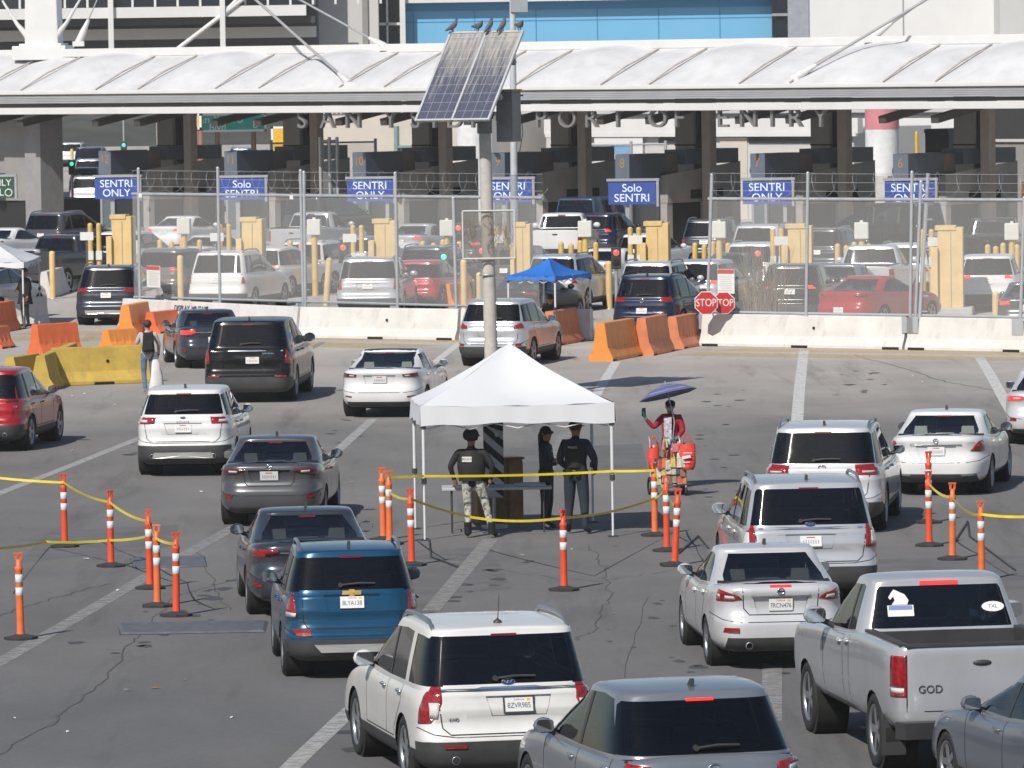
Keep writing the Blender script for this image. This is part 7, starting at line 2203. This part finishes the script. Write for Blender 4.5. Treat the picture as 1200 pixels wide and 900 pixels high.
# ------------------------------------------------------------------ people
SKIN = mat('skin', (.36, .20, .13), .6, var=.06, scale=10)
SKIN2 = mat('skin_tan', (.28, .15, .095), .6, var=.06, scale=10)
HAIR = mat('hair_black', (.012, .010, .010), .6, var=.2)
NAVY = mat('uniform_navy', (.018, .024, .042), .85, var=.25, scale=9)
CLBLK = mat('jacket_black', (.014, .0135, .0135), .8, var=.3, scale=8)
BOOT = mat('boot_black', (.014, .014, .015), .5, var=.2)
VESTM = mat('vest_black', (.016, .016, .018), .85, var=.3, scale=12)
REDJ = mat('jacket_red', (.30, .012, .022), .8, var=.2, scale=7)
JEAN = mat('jeans_blue', (.10, .15, .24), .85, var=.25, scale=9)
PALE = mat('shirt_pale', (.52, .46, .45), .85, var=.15, scale=9)
PRINT = mat('shirt_print', (.42, .40, .44), .8, var=.8, scale=16)
GLOVE = mat('glove_teal', (.05, .26, .25), .6)
def camo():
    m = bpy.data.materials.new('camo_trousers'); m.use_nodes = True
    t = m.node_tree; b = t.nodes['Principled BSDF']; b.inputs['Roughness'].default_value = .9
    tc = t.nodes.new('ShaderNodeTexCoord'); n = t.nodes.new('ShaderNodeTexNoise'); n.inputs['Scale'].default_value = 11; n.inputs['Detail'].default_value = 3
    t.links.new(tc.outputs['Object'], n.inputs['Vector'])
    r = t.nodes.new('ShaderNodeValToRGB'); r.color_ramp.interpolation = 'CONSTANT'
    e = r.color_ramp.elements; e[0].color = (.12, .13, .11, 1); e[1].position = .40; e[1].color = (.30, .30, .25, 1)
    for p, c in ((.49, (.50, .49, .43, 1)), (.60, (.22, .22, .18, 1))): q = e.new(p); q.color = c
    t.links.new(n.outputs[0], r.inputs[0]); t.links.new(r.outputs[0], b.inputs['Base Color'])
    return m
CAMO = camo()
def person(label, loc, rz, J, cm, scale=1.0, group=None, female=False, headyaw=0.0, bulk=1.0):
    """one continuous skinned body. J overrides joints; cm = materials: torso, arms, legs, feet, skin, hands"""
    D = dict(pelvis=(0, 0, .97), waist=(0, 0, 1.10), chest=(0, .005, 1.30), nb=(0, -.01, 1.45), neck=(0, .0, 1.515), chin=(0, .035, 1.575), head=(0, .015, 1.655), top=(0, .0, 1.735),
             shL=(-.185, -.01, 1.415), shR=(.185, -.01, 1.415), elL=(-.25, -.04, 1.15), elR=(.25, -.04, 1.15), wrL=(-.25, .06, .93), wrR=(.25, .06, .93),
             plL=(-.25, .08, .86), plR=(.25, .08, .86), hpL=(-.095, 0, .91), hpR=(.095, 0, .91), knL=(-.11, .02, .50), knR=(.11, .02, .50), anL=(-.12, -.03, .10), anR=(.12, -.03, .10), toL=(-.135, .12, .04), toR=(.135, .12, .04))
    D.update(J)
    RD = dict(pelvis=.145, waist=.135, chest=.155, nb=.085, neck=.056, chin=.070, head=.094, top=.062, shL=.074, shR=.074, elL=.052, elR=.052, wrL=.036, wrR=.036, plL=.036, plR=.036,
              hpL=.098, hpR=.098, knL=.068, knR=.068, anL=.052, anR=.052, toL=.042, toR=.042)
    for k in ('pelvis', 'waist', 'chest', 'shL', 'shR', 'elL', 'elR', 'hpL', 'hpR', 'knL', 'knR', 'nb'): RD[k] *= bulk
    if female:
        for k in ('chest', 'waist'): RD[k] *= .9
        for k in ('shL', 'shR'): RD[k] *= .88
    bones = [('pelvis', 'waist', 'T'), ('waist', 'chest', 'T'), ('chest', 'nb', 'T'), ('nb', 'neck', 'S'), ('neck', 'chin', 'S'), ('chin', 'head', 'S'), ('head', 'top', 'S')]
    for s in 'LR':
        bones += [('chest', 'sh' + s, 'T'), ('sh' + s, 'el' + s, 'A'), ('el' + s, 'wr' + s, 'A'), ('wr' + s, 'pl' + s, 'H'), ('pelvis', 'hp' + s, 'L'), ('hp' + s, 'kn' + s, 'L'), ('kn' + s, 'an' + s, 'L'), ('an' + s, 'to' + s, 'F')]
    names = list(D); me = bpy.data.meshes.new('person')
    me.from_pydata([D[k] for k in names], [(names.index(a), names.index(b)) for a, b, _ in bones], [])
    o = bpy.data.objects.new('person', me); COL.objects.link(o)
    o.modifiers.new('skin', 'SKIN'); sb = o.modifiers.new('sub', 'SUBSURF'); sb.levels = 2
    for i, k in enumerate(names):
        sv = me.skin_vertices[0].data[i]; sv.radius = (RD[k], RD[k]); sv.use_root = (k == 'pelvis')
    dg = bpy.context.evaluated_depsgraph_get(); m2 = bpy.data.meshes.new_from_object(o.evaluated_get(dg)); bpy.data.objects.remove(o)
    vs = [v.co.copy() for v in m2.vertices]; fs = [list(p.vertices) for p in m2.polygons]
    order = {'T': 0, 'A': 1, 'L': 2, 'F': 3, 'S': 4, 'H': 5}
    segs = [(Vector(D[a]), Vector(D[b]), RD[a], RD[b], order[c]) for a, b, c in bones]
    def near(p):
        best = (9, 0)
        for a, b, ra, rb, c in segs:
            d = b - a; q = max(0, min(1, (p - a).dot(d) / d.length_squared)); e = (p - a - d * q).length - (ra + (rb - ra) * q)
            if e < best[0]: best = (e, c)
        return best[1]
    mis = []
    for f in fs:
        c = sum((vs[i] for i in f), Vector()) / len(f); mis.append(near(c))
    tz = Vector(D['chest'])
    for v in vs:                       # ribcage is wider than deep
        if Vector(D['hpL']).z < v.z < Vector(D['nb']).z + .02 and abs(v.x - tz.x) < .19: v.y = tz.y + (v.y - tz.y) * .80
    mb = MB(); mb.v = vs; mb.f = fs; mb.m = mis; mb.s = [True] * len(fs)
    # face: nose, eyes, mouth, ears
    hc = Vector(D['head']); HY = Matrix.Translation(hc) @ Matrix.Rotation(headyaw, 4, 'Z')
    mb.add([(-.015, .085, -.035), (.015, .085, -.035), (0, .118, -.035), (0, .090, .018)], [(0, 1, 2), (0, 2, 3), (2, 1, 3)], 4, True, HY)
    for s in (-1, 1):
        mb.ico((s * .032, .082, .012), .012, 6, 1, (1.2, .6, .8), HY); mb.ico((s * .092, -.005, -.01), .026, 4, 1, (.4, .8, 1.2), HY)
    mb.ico((0, .083, -.062), .02, 7, 1, (1.2, .35, .3), HY)
    # hands: four fingers and a thumb from each palm
    for s, sg in (('L', -1), ('R', 1)):
        pl, wr = Vector(D['pl' + s]), Vector(D['wr' + s]); d = (pl - wr).normalized()
        up = Vector((0, 1, 0)) if abs(d.y) < .7 else Vector((0, 0, 1))
        sd = (up - d * up.dot(d)).normalized(); inn = d.cross(sd) * (1 if (d.cross(sd)).x * sg < 0 else -1)
        for k in range(4):
            r0 = pl + sd * (-.027 + .018 * k) + d * .01; ln = (.062, .075, .080, .068)[k]
            mb.tube([r0, r0 + d * ln * .5 + inn * .006, r0 + d * ln * .85 + inn * .022, r0 + d * ln + inn * .038], [.011, .010, .009, .006], 6, 5)
        r0 = pl + sd * .022 - d * .03
        mb.tube([r0, r0 + sd * .028 + d * .025 + inn * .012, r0 + sd * .034 + d * .058 + inn * .02], [.013, .011, .008], 6, 5)
    mats = [cm['T'], cm['A'], cm['L'], cm['F'], cm['S'], cm.get('H', cm['S']), mat('eye_dark', (.02, .015, .012), .3, var=0), mat('lips', (.25, .09, .08), .6, var=0)]
    body = mb.build('person', mats)
    body.location = loc; body.rotation_euler = (0, 0, rz); body.scale = (scale,) * 3
    tag(body, label, 'person', group)
    return body, D, HY
def child(mb, name, mats, body, bevel=0): return mb.build(name, mats, body, bevel=bevel)
def hair_cap(HY, mb, r=.103, long=False):
    mb.ico((0, -.012, .022), r, 0, 2, (.98, 1.05, .95), HY)

# guard with helmet, back to the camera
f1, f2 = G(549, 631), G(577, 629); c = (f1 + f2) / 2
b, D, HY = person('guard in black jacket, camouflage trousers and black helmet standing with legs apart under the tent', (c.x - .13, c.y + .03, 0), -.12,
    dict(knL=(-.07, .03, .50), knR=(.24, .0, .50), anL=(-.07, -.03, .10), anR=(.33, -.05, .10), toL=(-.10, .10, .04), toR=(.40, .08, .04), hpL=(-.09, 0, .91), hpR=(.12, 0, .91), elL=(-.35, -.03, 1.17), elR=(.35, -.03, 1.17), wrL=(-.29, .04, .95), wrR=(.31, .04, .95), plL=(-.27, .06, .88), plR=(.29, .06, .88), pelvis=(.01, 0, .97), shL=(-.21, -.01, 1.415), shR=(.21, -.01, 1.415)),
    dict(T=CLBLK, A=CLBLK, L=CAMO, F=BOOT, S=SKIN2), headyaw=-.75)
mb = MB(); mb.ico((0, -.005, .035), .125, 0, 3, (1.0, 1.12, .92), HY); mb.box((0, .115, .02), (.15, .05, .02), M=HY); mb.box((0, 0, -.02), (.235, .10, .07), M=HY); child(mb, 'helmet', [CLBLK], b, .01)
mb = MB(); mb.lathe([(.001, .01), (.03, .008), (.034, 0)], 12, 0, HY @ Matrix.Translation((-.10, -.075, .01)) @ Matrix.Rotation(2.2, 4, 'Z') @ Matrix.Rotation(-math.pi / 2, 4, 'X')); child(mb, 'helmet_badge', [mat('badge_flag', (.5, .3, .2), .6, var=0)], b)
mb = MB(); mb.tube([(0, -.005, .93), (0, .0, 1.02), (0, .0, 1.16), (0, .0, 1.32), (0, -.005, 1.44)], [.21, .215, .235, .235, .12], 16)
for v in mb.v: v.y = v.y * .78
child(mb, 'jacket_body', [CLBLK], b)
mb = MB()
for s in (-1, 1):
    mb.tube([(s * .14, -.05, .55), (s * .12, .0, .8), (s * .10, .0, .94)], [.05, .05, .03], 8)
mb = MB(); mb.box((-.05, -.188, 1.30), (.16, .012, .085), rot=Matrix.Rotation(-.04, 4, 'Z')); child(mb, 'back_patch', [mat('patch_white', (.68, .67, .64), .7, var=.05)], b)
mb = MB(); mb.text('POLICE', .048, Matrix.Translation((-.05, -.196, 1.30)) @ Matrix.Rotation(math.pi / 2, 4, 'X'), 0, thick=.002); child(mb, 'patch_lettering', [INK], b)
mb = MB()
for k in (-1, 1):
    x, y = D['an' + ('L' if k < 0 else 'R')][:2]; mb.lathe([(.058, .06), (.064, .12), (.062, .24), (.070, .26)], 12, 0, Matrix.Translation((x * .99, y, 0)))
child(mb, 'boot_shafts', [BOOT], b)
# woman officer with braid and sunglasses, arms folded
c = G(641, 621)
b, D, HY = person('woman officer in navy uniform with long black braid and sunglasses, arms folded', (c.x, c.y, 0), -1.85,
    dict(elL=(-.25, .02, 1.17), elR=(.25, .02, 1.17), wrL=(-.03, .20, 1.19), wrR=(.04, .22, 1.13), plL=(.06, .19, 1.20), plR=(-.05, .22, 1.14), knL=(-.10, .02, .50), knR=(.09, .0, .50), anL=(-.10, -.02, .10), anR=(.08, -.04, .10), toL=(-.11, .13, .04), toR=(.11, .11, .04)),
    dict(T=NAVY, A=NAVY, L=NAVY, F=BOOT, S=SKIN), female=True, scale=.975, headyaw=-.35, bulk=1.14)
mb = MB(); mb.ico((0, -.02, .028), .104, 0, 3, (.99, 1.0, .93), HY); child(mb, 'hair', [HAIR], b)
mb = MB(); P0h = HY @ Vector((0, -.075, .03)); mb.tube([P0h, P0h + Vector((0, -.04, -.07)), P0h + Vector((0, -.045, -.2)), P0h + Vector((0, -.06, -.38))], [.055, .05, .042, .014], 10); child(mb, 'braid', [HAIR], b)
mb = MB()
for s in (-1, 1): mb.ico((s * .036, .094, .012), .033, 0, 2, (1.05, .35, .8), HY); mb.box((s * .083, .035, .018), (.008, .12, .012), M=HY)
mb.box((0, .10, .02), (.03, .012, .01), M=HY); child(mb, 'sunglasses', [UNDER], b)
mb = MB(); mb.lathe([(.158, .965), (.165, .97), (.165, 1.02), (.158, 1.025)], 18, 0, Matrix.Diagonal((1, .82, 1, 1))); mb.box((.165, .02, .93), (.05, .11, .16)); child(mb, 'duty_belt', [BOOT], b)
mb = MB(); mb.box((.06, .13, 1.36), (.05, .012, .045)); child(mb, 'name_tag', [mat('tag_silver', (.45, .46, .48), .4)], b)
# officer with cap and vest, back to the camera
f1, f2 = G(664, 622), G(691, 629); c = (f1 + f2) / 2
b, D, HY = person('officer in navy uniform, black cap and vest seen from behind at the tent front', (c.x - .02, c.y, 0), -.28,
    dict(knL=(-.12, .03, .50), knR=(.13, .0, .50), anL=(-.15, .02, .10), anR=(.16, -.08, .10), toL=(-.17, .17, .04), toR=(.22, .04, .04), elL=(-.27, .0, 1.16), elR=(.31, -.02, 1.18), wrL=(-.20, .18, 1.02), wrR=(.27, .16, 1.00), plL=(-.16, .24, 1.01), plR=(.26, .22, .97)),
    dict(T=NAVY, A=NAVY, L=NAVY, F=BOOT, S=SKIN2), scale=1.05, headyaw=-.35, bulk=1.22)
mb = MB(); mb.ico((0, -.008, .045), .108, 0, 3, (1.0, 1.06, .80), HY); mb.prism([(-.075, .08), (.075, .08), (.055, .165), (-.055, .165)], .03, .042, 0, HY); child(mb, 'cap', [HAIR], b)
mb = MB(); mb.tube([(0, -.0, 1.05), (0, .0, 1.12), (0, .0, 1.34), (0, -.005, 1.43)], [.165, .175, .185, .14], 16)
for v in mb.v: v.y = v.y * .86 - .012
child(mb, 'vest', [VESTM], b)
mb = MB(); mb.box((0, -.175, 1.37), (.17, .012, .045)); child(mb, 'vest_panel', [VESTM], b)
mb = MB(); mb.text('POLICE', .045, Matrix.Translation((0, -.184, 1.37)) @ Matrix.Rotation(math.pi / 2, 4, 'X'), 0, thick=.002); child(mb, 'vest_lettering', [NOTE], b)
mb = MB(); mb.lathe([(.165, .955), (.172, .96), (.172, 1.01), (.165, 1.015)], 18, 0, Matrix.Diagonal((1, .85, 1, 1)))
for a_ in (-1.9, -1.2, -.3, 3.5): mb.box((.17 * math.cos(a_), .15 * math.sin(a_), .96), (.07, .06, .11), rz=a_)
child(mb, 'duty_belt', [BOOT], b)
# vendor in red with raised phone
vp = G(787, 572)
b, D, HY = person('vendor in red jacket, cap and face mask raising one arm beside a loaded cart', (vp.x, vp.y, 0), 2.75,
    dict(elR=(.36, .04, 1.22), wrR=(.47, .16, 1.40), plR=(.50, .18, 1.47), elL=(-.27, .02, 1.16), wrL=(-.20, .20, 1.02), plL=(-.18, .26, 1.0)),
    dict(T=REDJ, A=REDJ, L=CLBLK, F=BOOT, S=SKIN2, H=GLOVE), scale=.90, headyaw=.25, bulk=1.28)
mb = MB(); mb.ico((0, -.008, .05), .105, 0, 3, (1.0, 1.05, .75), HY); mb.prism([(-.075, .08), (.075, .08), (.055, .18), (-.055, .18)], .035, .047, 0, HY); child(mb, 'cap', [CLBLK], b)
mb = MB(); mb.ico((0, .045, -.055), .07, 0, 2, (.9, .75, .7), HY); child(mb, 'face_mask', [mat('mask_pale', (.40, .42, .44), .8)], b)
mb = MB(); mb.box((.0, .165, 1.22), (.17, .02, .46)); mb.box((.02, .165, .88), (.15, .02, .36)); child(mb, 'printed_scarf', [PRINT], b, .01)
t = thing('mobile_phone', 'teal cased phone held up in the vendor glove', 'phone', b.matrix_world @ Vector((0, 0, 0)))
bpy.context.view_layer.update()
t.location = b.matrix_world @ Vector((.50, .21, 1.54))
mb = MB(); mb.box((0, 0, 0), (.08, .015, .16)); mb.build('phone_body', [mat('phone_teal', (.06, .25, .25), .4)], t, bevel=.006)
mb = MB(); mb.box((0, -.009, 0), (.07, .002, .145)); mb.build('phone_screen', [DGLASS], t)
# cart: wheelchair like trolley loaded with wares
cpx = G(783, 580)
t = thing('vendor_cart', 'wheeled vendor cart loaded with snacks and wares in front of the vendor', 'cart', cpx, .15)
mb = MB()
for x in (-.27, .27):
    mb.tube([(x, .25, .05), (x, .25, .95), (x, .38, 1.02)], .016, 8); mb.tube([(x, -.3, .08), (x, -.3, .62), (x, .25, .62)], .016, 8)
    mb.tube([(x, -.3, .2), (x, .25, .2)], .014, 6)
for z in (.2, .62): mb.tube([(-.27, -.3, z), (.27, -.3, z)], .014, 6)
mb.build('cart_frame', [GALV], t)
for x in (-.30, .30):
    mb = MB(); T = Matrix.Translation((x, .18, .16)) @ Matrix.Rotation(math.pi / 2, 4, 'Y'); mb.lathe([(.12, -.02), (.16, -.02), (.16, .02), (.12, .02)], 20, 0, T); mb.lathe([(.001, 0), (.12, .005)], 16, 1, T); mb.build('wheel', [RUBBER, GALV], t)
    mb = MB(); T = Matrix.Translation((x * .9, -.28, .08)) @ Matrix.Rotation(math.pi / 2, 4, 'Y'); mb.lathe([(.03, -.018), (.08, -.018), (.08, .018), (.03, .018)], 16, 0, T); mb.build('caster', [RUBBER], t)
mb = MB(); mb.box((0, .02, .40), (.42, .44, .38), 0); mb.build('dark_crate', [CLBLK], t, bevel=.02)
mb = MB(); mb.box((0, -.02, .655), (.58, .6, .05), 0); mb.build('tray', [mat('tray_dark', (.07, .06, .05), .7)], t)
random.seed(11)
cols = [(.55, .50, .42), (.60, .18, .05), (.12, .12, .14), (.55, .40, .10), (.50, .12, .12), (.40, .42, .30), (.62, .6, .56), (.30, .20, .12)]
for k in range(22):
    mb = MB(); m_ = mat('ware_%d' % (k % 8), cols[k % 8], .5, var=.3, scale=15)
    x, y = random.uniform(-.26, .26), random.uniform(-.28, .2); z = .68 + random.uniform(.02, .18) + (.08 if k % 3 == 0 else 0)
    if k % 2: mb.cyl((x, y, z - .07), (x, y, z + .08), .036, .030, 10); mb.cyl((x, y, z + .08), (x, y, z + .11), .018, n=8)
    else: mb.box((x, y, z), (.13, .07, .15), rz=random.uniform(0, 3), top=(.8, .5))
    o = mb.build('snack_pack', [m_], bevel=.008 if k % 2 == 0 else 0)
    o.location = cpx; o.rotation_euler = (0, 0, .15)
    tag(o, 'small coloured snack pack or bottle piled on the vendor cart tray', 'snack', 'wares piled on the vendor cart')
for k in range(18):
    m_ = mat('ware_%d' % (k * 5 % 8), cols[k * 5 % 8], .5, var=.3, scale=15)
    x = -.22 + (k % 6) * .088 + random.uniform(-.02, .02); z = .30 + (k // 6) * .14 + random.uniform(-.03, .03)
    mb = MB(); mb.box((x, -.31 - .02 * (k // 6), z), (.10, .05, .15), rz=random.uniform(-.4, .4), top=(.85, .4)); mb.box((x, -.31 - .02 * (k // 6), z + .085), (.085, .012, .03))
    o = mb.build('snack_pack', [m_], bevel=.01); o.location = cpx; o.rotation_euler = (0, 0, .15)
    tag(o, 'small coloured snack packet hanging on the front of the vendor cart', 'snack', 'packets hung on the vendor cart front')
REDB = mat('bag_red', (.62, .05, .035), .45, var=.15, scale=8)
for (u, v, w_, h_, lb, tx) in ((805, 535, .30, .46, 'large red carrier bag hanging on the right side of the vendor cart', 'OXXO'), (766, 537, .20, .38, 'orange red carrier bag hanging on the left side of the vendor cart', '')):
    P = atY(u, v, cpx.y - .25)
    t = thing('carrier_bag', lb, 'bag', (P.x, P.y, P.z - h_ / 2), -.1 if tx else .1)
    mb = MB(); vs = []; ny, nx = 8, 16
    for j in range(ny + 1):
        q = j / ny; ww = w_ / 2 * (.70 + .38 * math.sin(math.pi * min(1, (1 - q) * .72 + .18))); dd = .11 * (1 - q * .7)
        for k in range(nx):
            a = 2 * math.pi * k / nx; vs.append((ww * math.cos(a) * (1 + .06 * math.sin(3 * a + j)), dd * math.sin(a) + .01 * math.sin(5 * a + j * 2), h_ * q + .012 * math.sin(a * 4)))
    mb.add(vs, [(j * nx + k, j * nx + (k + 1) % nx, (j + 1) * nx + (k + 1) % nx, (j + 1) * nx + k) for j in range(ny) for k in range(nx)] + [tuple(range(nx))[::-1]], 0, True)
    mb.build('bag_body', [REDB], t)
    mb = MB()
    for s in (-1, 1): mb.tube([(s * w_ * .25, 0, h_ - .02), (s * .05, 0, h_ + .12), (0, .02, h_ + .20)], .012, 6)
    mb.build('bag_handle', [REDB], t)
    if tx:
        mb = MB(); mb.box((.0, -.126, h_ * .50), (.15, .004, .05), rot=Matrix.Rotation(-.2, 4, 'Y'))
        mb.box((0, -.122, h_ * .30), (.13, .004, .012)); mb.box((0.02, -.122, h_ * .66), (.16, .004, .012)); mb.build('bag_print', [NOTE], t)
# blue umbrella fixed over the cart
uc = atY(783, 463, vp.y - .1)
t = thing('umbrella', 'blue umbrella with pale edging tilted over the vendor', 'umbrella', (uc.x, uc.y, 0))
TI = Matrix.Translation((0, 0, uc.z)) @ Matrix.Rotation(-.22, 4, 'Y') @ Matrix.Rotation(-.16, 4, 'X')
ru, n = .54, 64; mb = MB(); vs = []
for j in range(9):
    q = j / 8; 
    for k in range(n):
        a = 2 * math.pi * k / n; sc = 1 - .055 * (abs(math.sin(a * 4)) ** .8) * q; vs.append((ru * q * sc * math.cos(a), ru * q * sc * math.sin(a), .20 * (1 - q ** 1.8) - .03 * abs(math.sin(a * 4)) * q * (1 - q)))
fs = [(j * n + k, j * n + (k + 1) % n, (j + 1) * n + (k + 1) % n, (j + 1) * n + k) for j in range(8) for k in range(n)]
mb.add(vs, fs, 0, True, TI)
for i, f in enumerate(fs):
    if (i // n) in (3, 6): mb.m[i] = 1
mb.build('umbrella_cloth', [mat('umbrella_blue', (.10, .12, .25), .55, var=.08), mat('umbrella_pale', (.19, .21, .34), .55)], t)
mb = MB()
for k in range(8):
    a = math.pi / 4 * k
    mb.tube([TI @ Vector((ru * q * math.cos(a), ru * q * math.sin(a), .195 * (1 - q ** 1.8) - .008)) for q in (.05, .4, .7, .99)], .005, 5)
mb.build('ribs', [GALV], t)
mb = MB(); mb.tube([TI @ Vector((0, 0, .26)), TI @ Vector((0, 0, -.5)), Vector((.05, -.02, .7))], .013, 8); mb.build('shaft', [GALV], t)

# pedestrian walking with a backpack
c = G(174, 461)
b, D, HY = person('pedestrian in pale shirt and jeans walking by the yellow barrier', (c.x, c.y, 0), .15,
    dict(elR=(.27, .0, 1.17), wrR=(.27, .1, .97), plR=(.27, .12, .90), elL=(-.26, .06, 1.2), wrL=(-.18, .22, 1.28), plL=(-.16, .25, 1.33), anL=(-.08, -.10, .11), toL=(-.09, .05, .05), knL=(-.10, .03, .50), anR=(.10, .05, .10), toR=(.11, .2, .04)),
    dict(T=PALE, A=PALE, L=JEAN, F=mat('shoe_white', (.6, .6, .58), .6), S=SKIN), scale=.98)
mb = MB(); mb.ico((0, -.015, .03), .104, 0, 3, (.99, 1.04, .93), HY); child(mb, 'hair', [mat('hair_brown', (.05, .033, .024), .7)], b)
t = thing('backpack', 'black backpack worn by the pedestrian', 'backpack', (c.x, c.y, 0), .15)
mb = MB(); mb.box((0, -.19, 1.22), (.30, .16, .46), top=(.75, .8)); mb.box((0, -.285, 1.14), (.22, .06, .22), top=(.85, .8)); mb.build('pack_body', [CLBLK], t, bevel=.03)
mb = MB()
for s in (-1, 1): mb.tube([(s * .09, -.12, 1.42), (s * .11, .0, 1.465), (s * .12, .12, 1.36), (s * .13, .05, 1.08), (s * .12, -.12, 1.04)], .017, 6)
mb.build('strap', [CLBLK], t)
P = G(184, 461)
t = thing('white_bag', 'limp white bag carried beside the pedestrian', 'bag', (P.x - .02, P.y, 0), .1)
mb = MB(); vs = []; n = 14
for j, (z, r) in enumerate(((.02, .17), (.12, .18), (.4, .14), (.7, .09), (.9, .04), (.98, .03))):
    for k in range(n):
        a = 2 * math.pi * k / n; rr = r * (1 + .18 * math.sin(3 * a + z * 4)); vs.append((rr * math.cos(a), rr * .55 * math.sin(a), z))
mb.add(vs, [(j * n + k, j * n + (k + 1) % n, (j + 1) * n + (k + 1) % n, (j + 1) * n + k) for j in range(5) for k in range(n)], 0, True); mb.build('bag_body', [mat('bag_white', (.72, .71, .69), .7)], t)
mb = MB(); mb.tube([(0, 0, .96), (-.03, 0, 1.04), (-.04, 0, 1.0)], .012, 6); mb.build('bag_handle', [mat('bag_white', (.7, .7, .7))], t)
# guard at far left and the seated person under the blue tent
c = G(30, 384)
b, D, HY = person('guard in dark clothes standing by the leg of the left white tent', (c.x, c.y, 0), 2.2, dict(elR=(.28, .05, 1.16), wrR=(.18, .22, 1.08), plR=(.12, .26, 1.08)), dict(T=CLBLK, A=CLBLK, L=CLBLK, F=BOOT, S=SKIN2), headyaw=.2)
mb = MB(); mb.ico((0, -.01, .035), .105, 0, 3, (1, 1.05, .85), HY); child(mb, 'cap', [HAIR], b)
mb = MB(); mb.tube([(0, .0, .70), (0, 0, .95), (0, 0, 1.3), (0, 0, 1.42)], [.24, .19, .185, .12], 16); child(mb, 'long_coat', [CLBLK], b)
c = G(651, 404)
c.y = 162.6; c.x = 47 / 7000 * c.y
b, D, HY = person('person in dark clothes seated under the blue tent', (c.x, c.y, -.02), 2.9,
    dict(pelvis=(0, 0, .52), waist=(0, .0, .65), chest=(0, .03, .85), nb=(0, .03, 1.0), neck=(0, .04, 1.065), chin=(0, .075, 1.125), head=(0, .055, 1.205), top=(0, .04, 1.285), shL=(-.185, .02, .965), shR=(.185, .02, .965), elL=(-.25, .06, .72), elR=(.25, .06, .72), wrL=(-.14, .26, .66), wrR=(.14, .26, .66), plL=(-.10, .32, .65), plR=(.10, .32, .65), hpL=(-.10, .05, .50), hpR=(.10, .05, .50), knL=(-.13, .44, .50), knR=(.13, .44, .50), anL=(-.13, .44, .11), anR=(.13, .44, .11), toL=(-.13, .58, .05), toR=(.13, .58, .05)),
    dict(T=CLBLK, A=CLBLK, L=CLBLK, F=BOOT, S=SKIN))
mb = MB(); mb.ico((0, -.01, .03), .104, 0, 3, (1, 1.04, .9), HY); child(mb, 'hair', [HAIR], b)
t = thing('folding_chair', 'plain dark folding chair under the blue tent', 'chair', (c.x, c.y, 0), 2.9)
mb = MB(); mb.box((0, .05, .42), (.44, .42, .04)); mb.build('seat', [CLBLK], t, bevel=.01)
mb = MB(); mb.box((0, -.19, .72), (.44, .03, .3)); mb.build('backrest', [CLBLK], t, bevel=.01)
for sx_ in (-.2, .2):
    for y0_, y1_ in ((-.2, .22), (.22, -.2)):
        mb = MB(); mb.cyl((sx_, y0_, 0), (sx_, y1_, .42), .013, n=6); mb.build('leg', [GALV], t)
P = G(662, 390)
t = thing('cooler_box', 'small white cooler box on the ground beside the blue tent leg', 'box', G(680, 396), .2)
mb = MB(); mb.box((0, 0, .17), (.5, .34, .34), top=(.95, .95)); mb.build('box_body', [mat('cooler_white', (.55, .54, .51), .6)], t, bevel=.02)
mb = MB(); mb.box((0, 0, .37), (.53, .37, .06)); mb.build('box_lid', [mat('cooler_lid', (.62, .61, .58), .6)], t, bevel=.015)

# ------------------------------------------------------------------ thin warm haze hanging over the lanes
hm = bpy.data.materials.new('haze'); hm.use_nodes = True
ht = hm.node_tree; ht.nodes.clear()
ho = ht.nodes.new('ShaderNodeOutputMaterial'); hv = ht.nodes.new('ShaderNodeVolumePrincipled')
hv.inputs['Color'].default_value = (.93, .92, .91, 1); hv.inputs['Density'].default_value = .00021; hv.inputs['Anisotropy'].default_value = .0
ht.links.new(hv.outputs[0], ho.inputs['Volume'])
mb = MB(); mb.box((0, 345, 21), (1830, 1540, 44)); 
hz = mb.build('haze', [hm]); hz['kind'] = 'stuff'; hz['label'] = 'thin pale haze over the inspection lanes'; hz['category'] = 'haze'
